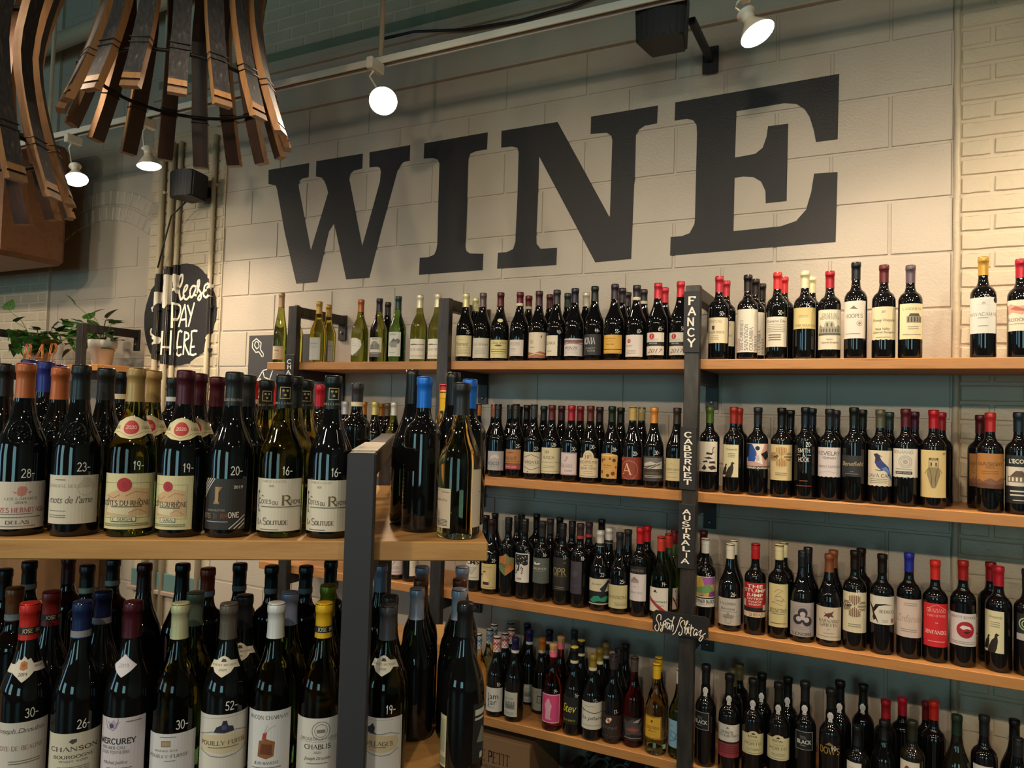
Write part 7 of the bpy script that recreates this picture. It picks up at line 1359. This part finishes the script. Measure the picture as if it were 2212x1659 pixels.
# ------------------------------------------------------------ plants, pots, BAR letters
def pot(x, y, z, r, h, t):
    sh_ = Vector((x, y, z)) - t.location
    bm = lathe([(0, .003), (r * .62, 0), (r * .70, .004), (r * .88, h * .70), (r, h * .71), (r * 1.03, h * .98), (r, h), (r * .92, h), (r * .88, h * .85), (0, h * .85)], 28)
    link('pot', mesh('pot', bm), POT_M, t, sh_)
    bm = lathe([(r * .87, h * .86), (0, h * .87)], 20); link('soil', mesh('soil', bm), SOIL_M, t, sh_)
def leaf_mesh():
    def mk():
        bm = bmesh.new(); out = [(0, 0), (.28, -.06), (.44, .12), (.42, .36), (.26, .66), (0, 1.0), (-.26, .66), (-.42, .36), (-.44, .12), (-.28, -.06)]
        mid = [(0, 0), (0, .2), (0, .45), (0, .7)]
        V = [bm.verts.new((x, y, .10 * abs(x) * 1.6 - .28 * y * y)) for x, y in out]; M_ = [bm.verts.new((0, y, -.28 * y * y - .03)) for x, y in mid[1:]]
        a = [V[0], V[1], V[2], V[3], V[4], V[5]]
        for S in ((V[1], V[2], V[3], V[4]), (V[9], V[8], V[7], V[6])):
            q = [(V[0], S[0], S[1], M_[0]), (M_[0], S[1], S[2], M_[1]), (M_[1], S[2], S[3], M_[2]), (M_[2], S[3], V[5])]
            for f in q: bm.faces.new(f if S[0] is V[1] else f[::-1])
        return mesh('leaf', bm, True)
    return cached('leaf', mk)
def pothos(c, spots, lb):
    t = empty('potted_pothos', c, label=lb, cat='plant'); c = Vector(c); rnd = random.Random(11)
    stems = bmesh.new()
    for (x, y, z, s, yaw, tilt) in spots:
        o = link('leaf', leaf_mesh(), LEAF_M, t, Vector((x, y, z)) - c, (tilt, 0, yaw)); o.scale = (s, s, s)
        p = Vector((x, y, z)) - c; mid = p * .55 + Vector((0, 0, .04)); tube(stems, [(0, 0, 0), mid, p], .0018, 4)
    link('stems', mesh('stems', stems), mat('stem_green', '5a7a34', .5), t, kind=None) if False else link('stem', mesh('stem', stems), mat('stem_green', '5a7a34', .5), t)
    return t
rnd = random.Random(5)
sp = [(-1.20, -.24, 2.20, .075, 2.6, 1.1), (-1.10, -.22, 2.11, .085, .4, .9), (-1.02, -.25, 2.13, .08, -.4, .8), (-.92, -.22, 2.11, .085, -.9, 1.0), (-.84, -.24, 2.07, .08, -1.3, .5), (-.78, -.25, 2.07, .07, -1.5, .3), (-1.16, -.3, 2.06, .075, 1.0, .6), (-1.28, -.28, 2.03, .07, 1.9, .7)]
for k in range(52):
    sp.append((-1.03 + rnd.uniform(-.30, .17), -.26 + rnd.uniform(-.07, .08), 2.01 + rnd.uniform(-.09, .09), rnd.uniform(.05, .085), rnd.uniform(-PI, PI), rnd.uniform(-.9, 1.0)))
pot(-.975, -.20, 1.823, .078, .155, pothos((-.975, -.20, 1.965), sp, 'lush pothos with heart leaves in the white pot by the upright'))
sp = [(-1.78, -.30, 2.18, .085, .6, 1.3), (-1.70, -.30, 2.10, .07, -1, .8)]
for k in range(56):
    x = rnd.uniform(-1.80, -1.44); sp.append((x, -.25 + rnd.uniform(-.04, .08), 1.98 + rnd.uniform(-.06, .08), rnd.uniform(.06, .09), rnd.uniform(-PI, PI), rnd.uniform(-1.2, .9)))
pot(-1.62, -.20, 1.823, .075, .12, pothos((-1.62, -.20, 1.93), sp, 'trailing dark green pothos spilling behind the copper letters'))
t = empty('letter_sign', (-1.36, -.335, 1.823), label='copper outlined freestanding letters spelling BAR on the distant shelf', cat='letters')
for k, c in enumerate('BAR'):
    bm = bmesh.new(); adv, st = SK[c]
    for ty, pts, _ in st:
        for o_ in (-.007, .007):
            tube(bm, [((px * .12 + py * .035 + o_) + k * .125 - .19, 0, py * .125) for px, py in pts], .0032, 6)
    link('letter', mesh('letter', bm), mat('letter_copper', 'd0793f', .4, .3), t)  # plain copper colour of the letters, no emission
tubeobj('copper_base', [(-.2, 0, .001), (.2, 0, .001)], .004, COPPER_M, t)
# ------------------------------------------------------------ cartons and stacked bottles on the floor
def carton(x0, x1, y0, y1, z0, z1, lb, txt=None):
    t = empty('cardboard_box', ((x0 + x1) / 2, (y0 + y1) / 2, z0), label=lb, cat='box'); X_, Y_, Z_ = (x1 - x0) / 2, (y1 - y0) / 2, z1 - z0
    boxobj('carton', -X_, X_, -Y_, Y_, 0, Z_, CARD_M, t, .003)
    boxobj('flap', -X_ + .002, X_ - .002, -Y_ + .002, -.002, Z_ + .0003, Z_ + .004, CARD_M, t, 0); boxobj('flap', -X_ + .002, X_ - .002, .002, Y_ - .002, Z_ + .0003, Z_ + .004, CARD_M, t, 0)
    boxobj('tape', -X_ - .0005, X_ + .0005, -.03, .03, Z_ + .0043, Z_ + .0048, mat('parcel_tape', 'a08050', .35), t, 0)
    if txt:
        bm, pal = flat([T(txt, .5, .6, .34, 's', '3a2618', .9), T('BOTTLED AND CORKED', .5, .28, .09, 'h', '3a2618', .6)], 2 * X_ * .64, Z_ * .45)
        for v in bm.verts: v.co = (v.co.x, -Y_ - .0008, v.co.y + Z_ * .46)
        link('print', mesh('print', bm), [ink(c) for c in pal], t)
carton(1.582, 1.99, -.34, -.03, 0, .285, 'brown printed wine carton under the bottom shelf', 'PETITE PETIT')
carton(-1.75, -1.20, -.36, .0, 0, .42, 'brown carton on the floor by the recessed wall'); carton(-1.78, -1.22, -.37, .02, .426, .72, 'brown carton stacked on another by the recessed wall')
n = 0
for lv, (cnt, x_) in enumerate(((6, 2.06), (5, 2.102), (4, 2.145))):
    for k in range(cnt):
        n += 1
        r = empty('wine_bottle', (x_ + k * .084, -.335 + .012 * (k % 2), .042 + lv * .0735), 0, label=f'dark bottle lying base outward, {ORD[k]} from carton, {["lowest", "middle", "upper"][lv]} layer of floor pile', cat='bottle', group='bottles lying in the floor pile')
        r.rotation_euler = (-PI / 2, 0, 0)
        link('bottle_body', body_mesh('B', .295, 'd'), None, r); link('capsule', foil_mesh('B', .295, '202022'), None, r)
# a small teal painted ledge and plaster patch low on the pier
tag(boxobj('trim_7', -.86, -.25, -.02, -.008, .50, .60, mat('teal_paint', '5c7a78', .5), None, .002), kind='structure')
tag(boxobj('trim_8', -.88, -.22, -.035, -.008, .475, .50, mat('ledge_paint', 'a08a78', .5), None, .004), kind='structure')
